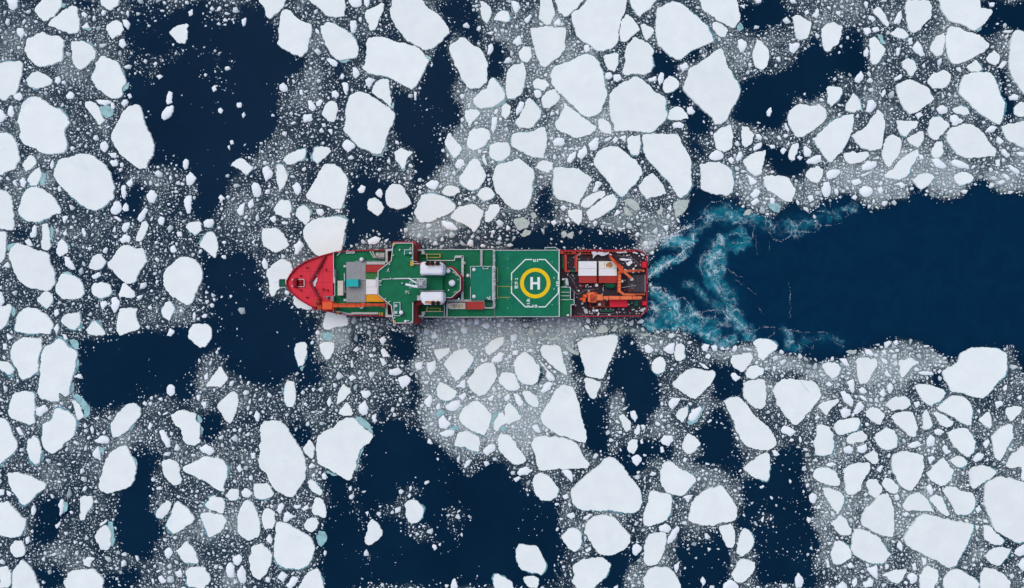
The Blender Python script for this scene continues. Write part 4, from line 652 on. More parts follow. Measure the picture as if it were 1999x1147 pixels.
SMALL = """855.5,820 865.5,809 880.5,827.5 870.5,837.5 858,835
1640.5,765 1649,762.5 1659,770 1666.5,780 1664,794 1649,785
869,792.5 880.5,784 898,780 898,792.5 888,802.5 873,800
462.5,1115 472.5,1102.5 480,1117.5 477.5,1140 467.5,1137.5
777.5,736.5 795,732.5 802.5,740 797.5,750 786.5,760 779,747.5
1781.5,92.5 1791.5,77.5 1800.5,90 1806.5,107.5 1798,110 1785,100
1343,817.5 1350.5,800 1368,792.5 1370.5,800 1363,812.5 1350.5,822.5
1603,367.5 1609,355 1619,355 1623,367.5 1619,382.5 1609,384
310,840 320,839 332.5,862.5 332.5,872.5 325,874 315,857.5
215,410 222.5,392.5 232.5,391.5 237.5,410 227.5,419 217.5,416.5
1683,322.5 1694,312.5 1711.5,314 1713,322.5 1696.5,331.5 1684,332.5
325,207.5 338,204 336.5,220 320,235 314.5,230 316.5,217.5
511.5,327.5 522.5,322.5 535,337.5 519,355 515,345
490,362.5 496,355 504,357.5 510,367.5 509,380 502.5,385 495,382.5
1679,367.5 1689,361.5 1704,367.5 1701.5,380 1689,385 1679,377.5
1855.5,315 1867,310 1892,321.5 1892,330 1874.5,327.5 1859.5,322.5
699,792.5 712.5,780 719,795 717.5,807.5 707.5,811.5 700,802.5
1383,305 1398,291.5 1410.5,297.5 1413,307.5 1403,312.5 1388,311.5
358,392.5 363,382.5 374,381.5 373,400 370.5,417.5 364,415 360.5,402.5
1289,859 1297.5,849 1312.5,850 1315,860 1305,871.5 1292.5,866.5
1613,337.5 1619,331.5 1639,330 1641.5,337.5 1631.5,346.5 1619,350 1614,346.5
1574,314 1589,304 1604,301.5 1605.5,315 1591.5,320 1576.5,319
666.5,284 677.5,270 695,285 685,292.5 679,297.5
388,875 400.5,866.5 415.5,875 418,882.5 410.5,889 395.5,884
440,1115 447.5,1097.5 457.5,1105 457.5,1127.5 445,1127.5
1855.5,225 1865.5,222.5 1883,235 1868,245 1860.5,244 1855.5,235
216.5,582.5 226.5,579 234,587.5 230,602.5 222.5,611.5 216.5,600
285,380 295,369 307.5,380 300,396.5 290,395
1147.5,280 1162.5,267.5 1170,270 1167.5,290 1152.5,292.5
1690,217.5 1695,195 1705,194 1712.5,205 1700,220
1302.5,1057.5 1307.5,1045 1321.5,1026.5 1327.5,1030 1320,1050 1305,1062.5
1524,842.5 1531.5,829 1555.5,842.5 1544,852.5
69,797.5 87.5,789 94,801.5 77.5,814 70,809
1009,924 1015,914 1027.5,910 1041.5,917.5 1030,926.5 1015,929
941.5,880 955.5,866.5 966.5,867.5 966.5,880 950.5,890
832.5,707.5 850.5,702.5 850.5,720 840.5,732.5 834,722.5
1691.5,1110 1711.5,1102.5 1714,1110 1714,1132.5 1704,1125
860.5,430 880.5,432.5 895.5,447.5 885.5,450 863,440
363,342.5 370.5,334 384,347.5 373,361.5 364,360
1818,310 1831.5,307.5 1849.5,324 1842,329 1826.5,325
572.5,477.5 585,467.5 594,480 587.5,486.5 580,497.5 575,495
1551.5,1130 1559,1117.5 1569,1130 1565.5,1147.5 1554,1147.5
1305,785 1312.5,776.5 1330,777.5 1322.5,790 1312.5,800 1306.5,792.5
11.5,-2.5 35,-2.5 32.5,15 25,20 16.5,15
958,702.5 975.5,686.5 985.5,690 980.5,705 963,707.5
182.5,860 197.5,849 212.5,855 212.5,865 190,865
1126.5,305 1130,292.5 1142.5,282.5 1147.5,297.5 1135,311.5
1440.5,77.5 1448,75 1459,82.5 1453,100 1445.5,102 1441.5,90
1412.5,1140 1425,1131 1440,1140 1442.5,1152.5 1410,1152.5
830,360 843,350 858,355 850.5,370 838,367.5
125,500 135,501.5 147.5,526.5 140,526.5 126.5,517.5
1294,682.5 1305,671.5 1317,667.5 1316.5,687.5 1310,691.5
160,1092.5 172.5,1086 185,1090 175,1107.5 162.5,1102.5
1077.5,275 1087.5,267.5 1102.5,271.5 1102.5,282.5 1082.5,285
1540,84 1560,82.5 1562.5,87.5 1550,104 1541.5,99
1054,762.5 1067.5,745 1080,747.5 1075,760 1060,767.5
1234,1070 1241.5,1060 1254,1067.5 1250,1077.5 1241.5,1085 1235,1080
267.5,427.5 270,420 282.5,404 289,410 282.5,425 272.5,434
856.5,846.5 870.5,839 888,840 885.5,850 870.5,854
960.5,227.5 971.5,227.5 970.5,240 964,261.5 958,250
1666.5,802.5 1674,787.5 1681.5,782.5 1688,792.5 1679,805 1669,809
557.5,1142.5 570,1125 582.5,1127.5 577.5,1140 565,1155
1640.5,802.5 1649,795 1661.5,800 1661.5,810 1646.5,816.5
1809,860 1816.5,847.5 1826.5,855 1824,870 1811.5,872.5
1286.5,1027.5 1300,1021.5 1311.5,1032.5 1305,1040 1287.5,1036.5
1771.5,1125 1779,1117.5 1790.5,1122.5 1790.5,1135 1779,1141.5
757.5,722.5 777.5,716.5 786.5,725 777.5,731.5 760,731.5
1055,705 1067.5,720 1082.5,735 1082.5,742.5 1072.5,744 1065,735 1067.5,725 1057.5,712.5
180,882.5 190,870 195,882.5 197.5,900 180,890
716.5,470 732.5,460 744,465 737.5,475 720,477.5
1232.5,892.5 1245,886.5 1254,895 1244,910 1235,902.5
997.5,0 1012.5,4 1016.5,15 1007.5,26.5 1001.5,17.5
1979.5,1080 1989.5,1067.5 2004.5,1060 2004.5,1081.5 1989.5,1086.5
325,757.5 330,750 340.5,754 341.5,767.5 332.5,774 325,767.5
554,1002.5 560,997.5 575,1007.5 560,1019 552.5,1017.5
682.5,40 695,39 697.5,50 692.5,64 685,62.5
1001.5,766.5 1012.5,770 1022.5,785 1015,795 1007.5,785
1095,919 1112.5,916.5 1119,935 1116.5,942.5 1110,935 1102.5,927.5
570,362.5 580,354 587.5,365 586.5,374 581.5,381.5 575,375
396.5,432.5 403,427.5 415.5,427.5 418,435 408,445 398,442.5
888,325 893,310 905.5,311.5 908,322.5 898,330
1684,1137.5 1699,1127.5 1705.5,1132.5 1704,1145 1689,1147.5
1828,211.5 1840.5,204 1850.5,209 1848,220 1835.5,222.5
1673,872.5 1691.5,865 1694,877.5 1684,885 1675.5,882.5
679,-5 704,-5 706.5,10 695,14 685,10
826.5,784 839,769 844,775 840.5,795 832.5,794
461.5,410 468,400 479,394 475.5,417.5 468,421.5
470.5,960 478,951.5 493,962.5 485.5,971.5 473,969
1653,745 1666.5,739 1669,752.5 1666.5,767.5 1659,760
112.5,985 120,972.5 125,980 122.5,1000 117.5,1010
591.5,222.5 609,221.5 610,235 592.5,239
1006.5,217.5 1015,196.5 1024,200 1021.5,212.5 1007.5,226.5
196.5,277.5 205,274 212.5,285 205,297.5 195,290
540,1127.5 550,1115 562.5,1122.5 552.5,1137.5
1670,150 1681.5,137.5 1687.5,147.5 1677.5,162.5 1669,159
329,176.5 336.5,180 336.5,200 325,204 325,187.5
452.5,1090 467.5,1081 472.5,1095 462.5,1105
232.5,466.5 242.5,456.5 254,462.5 252.5,472.5 237.5,474
186.5,194 215,195 217.5,200 205,206.5 192.5,202.5
1899.5,897.5 1909.5,882.5 1922,887.5 1917,897.5 1904.5,902.5
1745,46.5 1752.5,25 1760,19 1761.5,30 1757.5,45
712.5,155 720,150 732.5,155 720,172.5 715,165
702.5,762.5 720,761.5 725,769 715,777.5 707.5,775
1156.5,375 1162.5,352.5 1176.5,356.5 1172.5,362.5 1165,374
1107.5,310 1112.5,300 1125,294 1122.5,307.5 1115,317.5 1107.5,316.5
1569,285 1574,284 1585.5,295 1581.5,305 1571.5,305
1464,380 1475.5,366.5 1485.5,372.5 1480.5,382.5 1470.5,386.5
57.5,457.5 66.5,437.5 71.5,442.5 70,462.5 60,464
1579,967.5 1586.5,961.5 1595.5,967.5 1591.5,982.5 1581.5,980
600,195 607.5,195 617.5,210 610,217.5 602.5,211.5
1312.5,242.5 1325.5,236.5 1336.5,242.5 1333,250 1315.5,250
32.5,54 45,54 47.5,65 40,74.5 32,64
687.5,130 697.5,132.5 702.5,144 694,154 689,147.5
320,1075 330,1067.5 337.5,1080 327.5,1092.5
1257.5,675 1265,671.5 1277.5,682.5 1267.5,690 1260,687.5
1458,340 1470.5,346.5 1480.5,355 1465.5,362.5
1000,82.5 1014,66.5 1019,85 1010,89
1771.5,870 1791.5,860 1801.5,867.5 1784,875
1646.5,875 1659,869 1666.5,876.5 1661.5,885 1649,884
1284,152.5 1290,140 1296.5,142.5 1295,160 1287.5,166.5
1230,802.5 1240,801.5 1245,815 1240,825 1232.5,815
545,165 552.5,160 560,167.5 561.5,176.5 554,179 545,174
666.5,161.5 679,161.5 680,175 676.5,186.5 670,175
809,711.5 815,706.5 826.5,706.5 825,720 815,722.5
1325.5,127.5 1340.5,120 1345.5,130 1333,140
236.5,444 241.5,435 252.5,432.5 252.5,442.5 241.5,454
15,215 19,205 25,207.5 27.5,220 22.5,229 15,224
636.5,114 645,112.5 660,121.5 656.5,130 645,125
742.5,682.5 750,679 762.5,696.5 747.5,697.5
-5,210 5,215 12.5,227.5 5,236.5 -5,239
1197.5,145 1210,144 1215,152.5 1205,160 1197.5,156.5
236.5,362.5 244,360 246.5,377.5 241.5,389 236.5,377.5
1923,257.5 1935.5,244 1948,247.5 1940.5,257.5
953,87.5 960.5,84 964,94 956.5,106.5 950.5,105
25,184 40,180.5 44,190 37.5,196.5 27.5,192.5
1426.5,730 1435.5,727.5 1446.5,736.5 1436.5,745 1430.5,740
1969.5,188.5 1980,182 1989.5,186 1988,195 1972.5,195
541.5,987.5 550,981.5 555,987.5 546.5,1004 540,997.5
237.5,37.5 245,36.5 254,46.5 249,57.5 241.5,50
888,755 909,739 908,757.5
356.5,315 361.5,309 368,312.5 366.5,327.5 360.5,331.5 356.5,325
1041.5,176.5 1055,175 1057.5,186.5 1051.5,191.5 1044,187.5
1340.5,210 1350.5,206.5 1358,217.5 1353,222.5 1343,221.5
1987,1102.5 1997,1090 2004.5,1087.5 2004.5,1117.5 1994.5,1112.5
232.5,77.5 241.5,74.5 246.5,86.5 240,94 231.5,87.5
1661.5,352.5 1676.5,347.5 1684,356.5 1671.5,361.5 1665.5,360
510,512.5 515,502.5 522.5,512.5 522.5,524 515,525
1839.5,875 1845.5,867.5 1858,882.5 1847,887.5
1629,1147.5 1646.5,1134 1654,1142.5 1654,1152.5
37.5,352.5 45,345 51.5,355 47.5,366.5 40,362.5
1793,727.5 1804,724 1824,727.5 1821.5,732.5 1799,731.5
880,1140 887.5,1127.5 895,1147 880,1150
1967,322.5 1974.5,321.5 1992,335 1989.5,340 1979.5,335
500,800 507.5,810 505,822.5 500,822.5 495,812.5
731.5,376.5 741.5,366.5 747.5,377.5 744,387.5
1824,840 1834.5,836.5 1844.5,842.5 1837,850 1826.5,847.5
646.5,179 655,175 662.5,184 656.5,192.5 647.5,186.5
1954.5,292.5 1962,290 1973,302.5 1967,307.5 1957,300
697.5,370 705,360 714,364 710,375 701.5,376.5
127.5,186.5 136.5,177 144.5,184 142.5,191.5 131.5,192.5
307.5,430 312.5,421.5 321.5,425 317.5,440 310,437.5
1638,700 1651.5,699 1659,715 1649,712.5
1731.5,755 1739,746.5 1745.5,757.5 1738,770
1369,677.5 1375.5,670 1385.5,672.5 1380.5,685 1373,685
1334,970 1343,966.5 1354,966.5 1343,982.5
1942,785 1954.5,781.5 1959.5,790 1947,797.5
616.5,407.5 630,407.5 632.5,415 627.5,421.5 619,417.5
1809,950 1816.5,945 1823,960 1818,967.5 1811.5,957.5
1436.5,310 1443,295 1449,295 1448,310 1440.5,315
212.5,315 227.5,310 230,322.5 220,325
1181.5,142.5 1192.5,140 1196.5,150 1187.5,155 1181.5,151.5
340,1117.5 352.5,1109 355,1127.5 345,1125
1037.5,832.5 1047.5,827.5 1056.5,844 1045,842.5
1685,54 1697.5,52.5 1701.5,62.5 1692.5,69
1237.5,842.5 1246.5,826.5 1250,845 1242.5,850
739,662.5 750,655 754,665 747.5,675
307.5,1127.5 315,1122.5 325,1135 315,1140
1686.5,100 1692.5,90 1697.5,100 1695,110 1687.5,110
177.5,537.5 192.5,530 197.5,537.5 182.5,545
483,395 494,386.5 495.5,400 488,407.5
1689,682.5 1699,681.5 1706.5,692.5 1701.5,695 1691.5,691.5
195,590 205,586.5 210,592.5 200,605
245,357.5 257.5,345 260,356.5 252.5,365
1465.5,395 1478,385 1484,392.5 1473,401.5
1748,359 1759,354 1769,360 1761.5,367.5
1945,275 1948.5,264.5 1960.5,275 1952.5,282.5
1315,1105 1327.5,1095 1325,1110 1320,1120
1585,30 1596.5,14 1599,30 1592.5,34.5
894,772.5 908,765 910.5,772.5 903,782.5
519,1052.5 525,1041.5 531.5,1052.5 530,1061.5 521.5,1057.5
104,640 112.5,630 115,640 110,655
-5,567.5 2.5,570 7.5,582.5 2.5,597.5 -5,597.5
1947.5,131 1959,118 1967,120.5 1956.5,133.5
1140,87.5 1150,86.5 1152.5,97.5 1142.5,102.5
1994.5,912.5 2004.5,910 2004.5,940 1993,935
209,297.5 226.5,297.5 227.5,307.5 217.5,307.5
1919.5,865 1929.5,856.5 1933,865 1924.5,876.5
1022.5,37.5 1035,26.5 1039,31.5 1030,45
1470.5,287.5 1488,276.5 1488,284 1473,295
1080,47.5 1090,34 1095,40 1094,50
740,697.5 750,700 755,710 746.5,715
325,655 331.5,639 340.5,649 332.5,656.5
60,995 65,984 70,995 65,1006.5 60,1004
237.5,407.5 246.5,394 251.5,410 242.5,412.5
1105,1005 1120,1000 1122.5,1010 1115,1014
30,835 37.5,832.5 46.5,850 37.5,849
616.5,199 625,192.5 631.5,196.5 625,206.5 617.5,206.5
47.5,470 55,464 65,480 55,479
331.5,482.5 340.5,477.5 345.5,490 335.5,494
725,812.5 735,807.5 736.5,822.5 729,825
1496.5,217.5 1505,207.5 1507.5,217.5 1502.5,227.5 1497.5,225
1811.5,892.5 1821.5,890 1826.5,895 1816.5,906.5
1265,152.5 1282.5,147.5 1282.5,156.5 1267.5,159
235,200 247.5,192 250,200 241.5,209
159,51.5 170,41.5 175,54 162.5,55.5
940.5,307.5 945.5,299 951.5,320 948,324
107.5,150 114,147.5 119,155 112.5,164 106.5,159
1751.5,1067.5 1756.5,1055 1763,1065 1760.5,1076.5
905.5,910 913,897.5 923,897.5 908,915
1576.5,382.5 1586.5,380 1590.5,390 1581.5,395
1663,1137.5 1671.5,1126.5 1674,1140 1666.5,1147
425.5,385 430.5,379 439,387.5 430.5,396.5
1787.5,222.5 1798,217.5 1803,225 1792.5,232.5
1716.5,767.5 1725.5,756.5 1729,770 1724,775
983,775 993,767.5 996.5,777.5 988,784
1676.5,760 1683,755 1694,765 1684,769
840.5,660 849,644 855.5,659
1771.5,77.5 1781.5,71.5 1782.5,85 1775,87.5
1711.5,370 1721.5,362.5 1725.5,372.5 1719,379
1367.5,1132.5 1372.5,1125 1379,1135 1372.5,1145
470.5,37.5 480.5,32.5 479,47.5 474,51.5
637.5,784 644,772.5 647.5,785 642.5,795
1745,152.5 1760,142.5 1762.5,149 1750,157.5
460.5,912.5 468,905 473,917.5 466.5,922.5
1501.5,385 1514,387.5 1511.5,399 1504,396.5
1904.5,992.5 1912,985 1917,995 1909.5,1002.5
1506.5,880 1514,877.5 1523,887.5 1511.5,890
711.5,-5 721.5,-5 720,10 715,14 710.5,7.5
525,426.5 537.5,420 539,430 535,435
1784,785 1794,782.5 1796.5,790 1789,797.5
1750,92.5 1759,91.5 1755,107.5 1750,107.5
1780.5,1102.5 1788,1097.5 1790.5,1112.5 1783,1114
1799,1087.5 1808,1090 1809,1100 1803,1105
1523,292.5 1530.5,286.5 1536.5,292.5 1529,301.5
1944.5,311.5 1953,310 1952,325 1945.5,324
1420.5,310 1428,305 1434,312.5 1428,320
391.5,786.5 403,782.5 401.5,795 398,799
1092.5,405 1100,399 1107.5,405 1100,412.5
1728,727.5 1731.5,720 1741.5,735 1731.5,735
1957,340 1967,340 1973,347.5 1967,352.5
680,737.5 687.5,731.5 696.5,737.5 685,744
488,885 498,882.5 498,895 490.5,895
572.5,985 587.5,984 587.5,990 577.5,994
105,605 112.5,602.5 115,612.5 107.5,619
1654,1102.5 1661.5,1097.5 1669,1107.5 1659,1110
1711.5,917.5 1720.5,907.5 1725.5,910 1719,922.5
1000,685 1011.5,682.5 1010,692.5 1000,694
627.5,926.5 632.5,922.5 637.5,927.5 636.5,936.5 629,935
1702.5,54 1715,52.5 1717.5,60 1707.5,62.5
1611.5,907.5 1626.5,902.5 1634,907.5 1621.5,911.5
1137.5,1012.5 1150,1002.5 1157.5,1005 1142.5,1015
120,422.5 132.5,421.5 125,437.5
1531.5,240 1535,239 1541.5,252.5 1540,257.5 1532.5,250
49,1050 56.5,1046.5 57.5,1057.5 50,1062.5
1611.5,1092.5 1616.5,1092.5 1621.5,1107.5 1614,1107.5
587.5,992.5 600,985 602.5,992.5 592.5,997.5
1207.5,267.5 1222.5,264 1221.5,276.5 1215,272.5
1982,297.5 2004.5,295 2004.5,302.5 1992,304
1696.5,29 1710,35 1706.5,41.5 1696.5,36.5
1195,272.5 1201.5,265 1207.5,270 1200,280
158,25 162.5,21.5 170.5,28 165.5,34.5 159.5,30.5
366.5,22.5 375.5,16.5 376.5,27.5 369,31.5
117.5,650 127.5,652.5 132.5,662.5 125,662.5
1745.5,967.5 1754,965 1756.5,975 1749,977.5
159,445 165,445 166.5,462.5 161.5,460
5,670 12.5,670 12.5,682.5 5,681.5
344,452.5 354,451.5 355.5,461.5 346.5,461.5
1001.5,934 1012.5,930 1017.5,932.5 1007.5,941.5
100,315 102.5,310 105,322.5 100,330 96.5,322.5
287.5,835 292.5,822.5 297.5,831.5 292.5,840
1097.5,967.5 1107.5,964 1111.5,971.5 1102.5,975
1959,59 1980,57.5 1972.5,64 1960.5,63
22.5,355 32.5,349 34,365
1197.5,422.5 1205,407.5 1212.5,415
-2.5,955 7.5,955 7.5,965 0,967.5
12.5,650 25,657.5 15,665
1611.5,750 1619,744 1626.5,750 1619,755
1719,697.5 1731.5,702.5 1734,709 1726.5,710
461.5,200 470.5,199 471.5,209 464,210
1363,707.5 1373,710 1385.5,720 1375.5,719
106.5,1025 117.5,1016.5 117.5,1022.5 110,1032.5
807.5,177.5 814,180 812.5,195 809,195
1499,282.5 1511.5,281.5 1514,289 1506.5,290
5,520 15,510 19,522.5
413,170 420.5,165 423,175 415.5,179
121.5,455 130,445 131.5,457.5 125,460
1075,432.5 1082.5,427.5 1087.5,435 1080,440
850.5,795 858,785 860.5,797.5 853,800
1720,184 1727.5,172.5 1730,180 1724,190
220,422.5 227.5,421.5 237.5,430 232.5,432.5
398,732.5 405.5,726.5 405.5,740 399,741.5
1678,772.5 1686.5,772.5 1695.5,784 1684,780
1179,272.5 1192.5,265 1195,270 1182.5,276.5
425.5,212.5 430.5,209 435.5,215 431.5,221.5 426,219
1289,872.5 1295,871.5 1297.5,881.5 1290,884
843,1067.5 846.5,1061.5 854,1070 848,1075
1761.5,1004 1770.5,999 1776.5,1004 1769,1009
1794,300 1801.5,301.5 1804,310 1796.5,311.5
1679,342.5 1699,334 1699,337.5 1684,345
1930.5,5 1943,4 1940.5,12.5 1933,11.5
950.5,777.5 965.5,770 960.5,782.5
192.5,1025 207.5,1012.5 209,1017.5 197.5,1026.5
12.5,956.5 22.5,962.5 20,969 12.5,965
215.5,200 222,200 224,210 218,212.5
1376.5,696.5 1383,689 1388,695 1384,701.5
1142.5,1072.5 1152.5,1067.5 1155,1072.5 1145,1079
1140,635 1150,635 1155,644 1145,641.5
684,705 687.5,700 690,716.5 685,717.5
375.5,612.5 380.5,607.5 381.5,620 378,626.5
1744,667.5 1751.5,662.5 1755.5,670 1749,674
1720.5,685 1729,682.5 1731.5,692.5 1726.5,692.5
584,175 590,174 592.5,184 585,184
664,147.5 669,141.5 672.5,147.5 669,154 665,153
1570,21.5 1577.5,17.5 1580,25 1574,29
903,390 913,384 919,392.5
968,212.5 973,211.5 970.5,222.5 963,221.5
247.5,184 254,181.5 257.5,189 251.5,192.5
547.5,432.5 562.5,432.5 561.5,437.5 551.5,437.5
620,760 630,754 630,762.5 625,765
639,252.5 649,251.5 647.5,264
111.5,367.5 116.5,361.5 120,372.5 114,374
490.5,472.5 499,465 498,480
1102.5,427.5 1110,425 1114,432.5 1106.5,434
381.5,772.5 390.5,770 388,784
1302.5,407.5 1310,399 1311.5,412.5
485.5,930 491.5,927.5 493,937.5 486.5,937.5
616.5,54 622.5,59 622.5,67.5 615,60
471.5,222.5 476.5,217 479,225 474,230.5
448,275 454,272.5 456.5,280 450.5,282.5
1443,10 1455.5,7.5 1454,16.5
1919.5,1015 1927,1014 1930.5,1021.5 1922,1020
652.5,410 664,407.5 662.5,416.5
475.5,849 488,842.5 485.5,851.5
1250,860 1255,855 1256.5,865 1251.5,866.5
1287.5,812.5 1292.5,806.5 1295,814 1290,817.5
1170,447.5 1177.5,457.5 1169,457.5
795,967.5 800,961.5 802.5,967.5 799,972.5
1585.5,900 1594,894 1596.5,901.5
680,952.5 685,947.5 686.5,956.5 681.5,957.5
1483,950 1490.5,946.5 1493,950 1485.5,954
712.5,1000 719,997.5 717.5,1009
295,1130 300,1130 298.5,1142.5
443,285 448,282.5 449,294
868,342.5 875.5,335 873,345
700,305 705,301.5 709,309
687.5,427.5 692.5,426.5 690,436.5
913,1007.5 916.5,1005 918,1012.5"""
TINTED = """1314,396.5 1325,389 1346.5,389 1343,402.5 1335.5,415 1320,425 1316.5,410
1281.5,416.5 1290,397.5 1295,407.5 1292.5,419
1216.5,390 1235,387.5 1247.5,397.5 1250,410 1240,411.5 1225,400
1216.5,405 1222.5,402.5 1236.5,420 1221.5,420
1094,455 1102.5,449 1107.5,456.5 1100,465
1107,456.5 1120,451.5 1117.5,466.5 1106.5,461.5
1016.5,460 1025,446.5 1037.5,450 1035,457.5 1022.5,462.5
1000,430 1020,422.5 1035,432.5 1030,445 1012.5,450
1035,415 1045,415 1049,422.5 1040,427.5
1455.5,410 1468,407.5 1463,420 1450.5,420
1052.5,637.5 1060,632.5 1069,636.5 1061.5,650
1030,649 1040,640 1042.5,650 1035,654
1094,640 1101.5,636.5 1107.5,647.5 1100,652.5
1082.5,644 1094,645 1090,651.5
1047.5,662.5 1065,657.5 1062.5,665
1065.5,658 1092.5,657.5 1092.5,665 1072.5,664
1104,677.5 1110,672.5 1122.5,685 1130,685 1129,694 1110,685
1112.5,667.5 1119,665 1120,675
1161.5,646.5 1175,632.5 1186.5,640 1186.5,647.5 1165,650
1192.5,645 1202.5,634 1207.5,637.5 1200,647.5
1251.5,651.5 1270,649 1270,654 1252.5,655
1272.5,652.5 1285,657.5 1282.5,662.5
1650.5,686.5 1659,682.5 1673,682.5 1671.5,690 1659,691.5"""
TURQUOISE = """239,162.5 252.5,160 250,172.5 240,179
194,207.5 210,204 222.5,212.5 220,225 207.5,231.5 197.5,222.5
160,56.5 172.5,51.5 179,55 175,60
120,5 130,7.5 125,15 120,14
77.5,361.5 81.5,335 90.5,337.5 87.5,360
99,435 104.5,445 103,472.5 98,465
12.5,480 32.5,472.5 22.5,485 15,490
120,531.5 132.5,529 150,540 150,544.5 135,538
410.5,445 418.5,436.5 415.5,444
964,150 975.5,160 975,172.5 968,166.5
935.5,211.5 950.5,201.5 968,197.5 986.5,192.5 985.5,201.5 973,206.5 950.5,213
830,105 842.5,112.5 836,122.5 825.5,148 822.5,144 834,117.5
660,116.5 685,115.5 675,122.5 665,121.5
762.5,207.5 769,197.5 769,210 765,212.5
1438,51.5 1445.5,42.5 1452.5,54 1443,62
1712.5,66.5 1722.5,66.5 1729.5,85 1720,85.5
1905.5,55 1916,51.5 1916,57.5 1908,62
665,394 673,390.5 673,405 666.5,408
672.5,337.5 680.5,347.5 679.5,360 676.5,347.5
22.5,597.5 30.5,604 27.5,617.5 23,615
94.5,641.5 105.5,630 100,649
692.5,812.5 707.5,815 721.5,827.5 729,845 724,844.5 716.5,836.5 701.5,826.5
875.5,836.5 890.5,830 896.5,837.5 880.5,840.5
958,820 968,801.5 973.5,805.5 963,825 958.5,835
975.5,832.5 989,835 983,843
585,717.5 595,714 590,725
637.5,917.5 660,927.5 650,929 636.5,922
705,874 712,868 701.5,895 696.5,920 693,919
255,828 261.5,827.5 259,837.5 253,839.5
193,870.5 205.5,872.5 201.5,890 194,878
122.5,977.5 133,982.5 130.5,997.5 122.5,1000.5
261.5,890 268,902.5 266.5,915 264.5,907.5
1499,396.5 1514,395 1525.5,402.5 1521.5,415 1511.5,413 1501.5,405
135,662.5 147.5,662.5 154,670 151.5,682.5 142.5,677.5
150,695 155,705 150,720 147.5,715
140,747.5 145,745 142.5,765 136.5,767.5
140,772.5 150,767.5 162.5,777.5 175,792.5 175,810 162.5,817.5 165,805 155,787.5
627.5,647.5 650,650 650,662.5 632.5,664
848,807.5 860.5,797.5 870.5,805 855.5,815
1340.5,822.5 1358,815 1370.5,797.5 1375.5,785 1375.5,797.5 1353,829 1343,829
385.5,807.5 395.5,820 393,825 385.5,822.5
391.5,830 398,837.5 393,855
210,1017.5 220,1017.5 222.5,1040 225,1052.5 220,1067.5 215,1062.5
616.5,1047.5 622.5,1035 635,1037.5 639,1052.5 627.5,1067.5 620,1060"""
def parse(s): return [tuple(float(v) for v in p.split(',')) for p in s.split()]

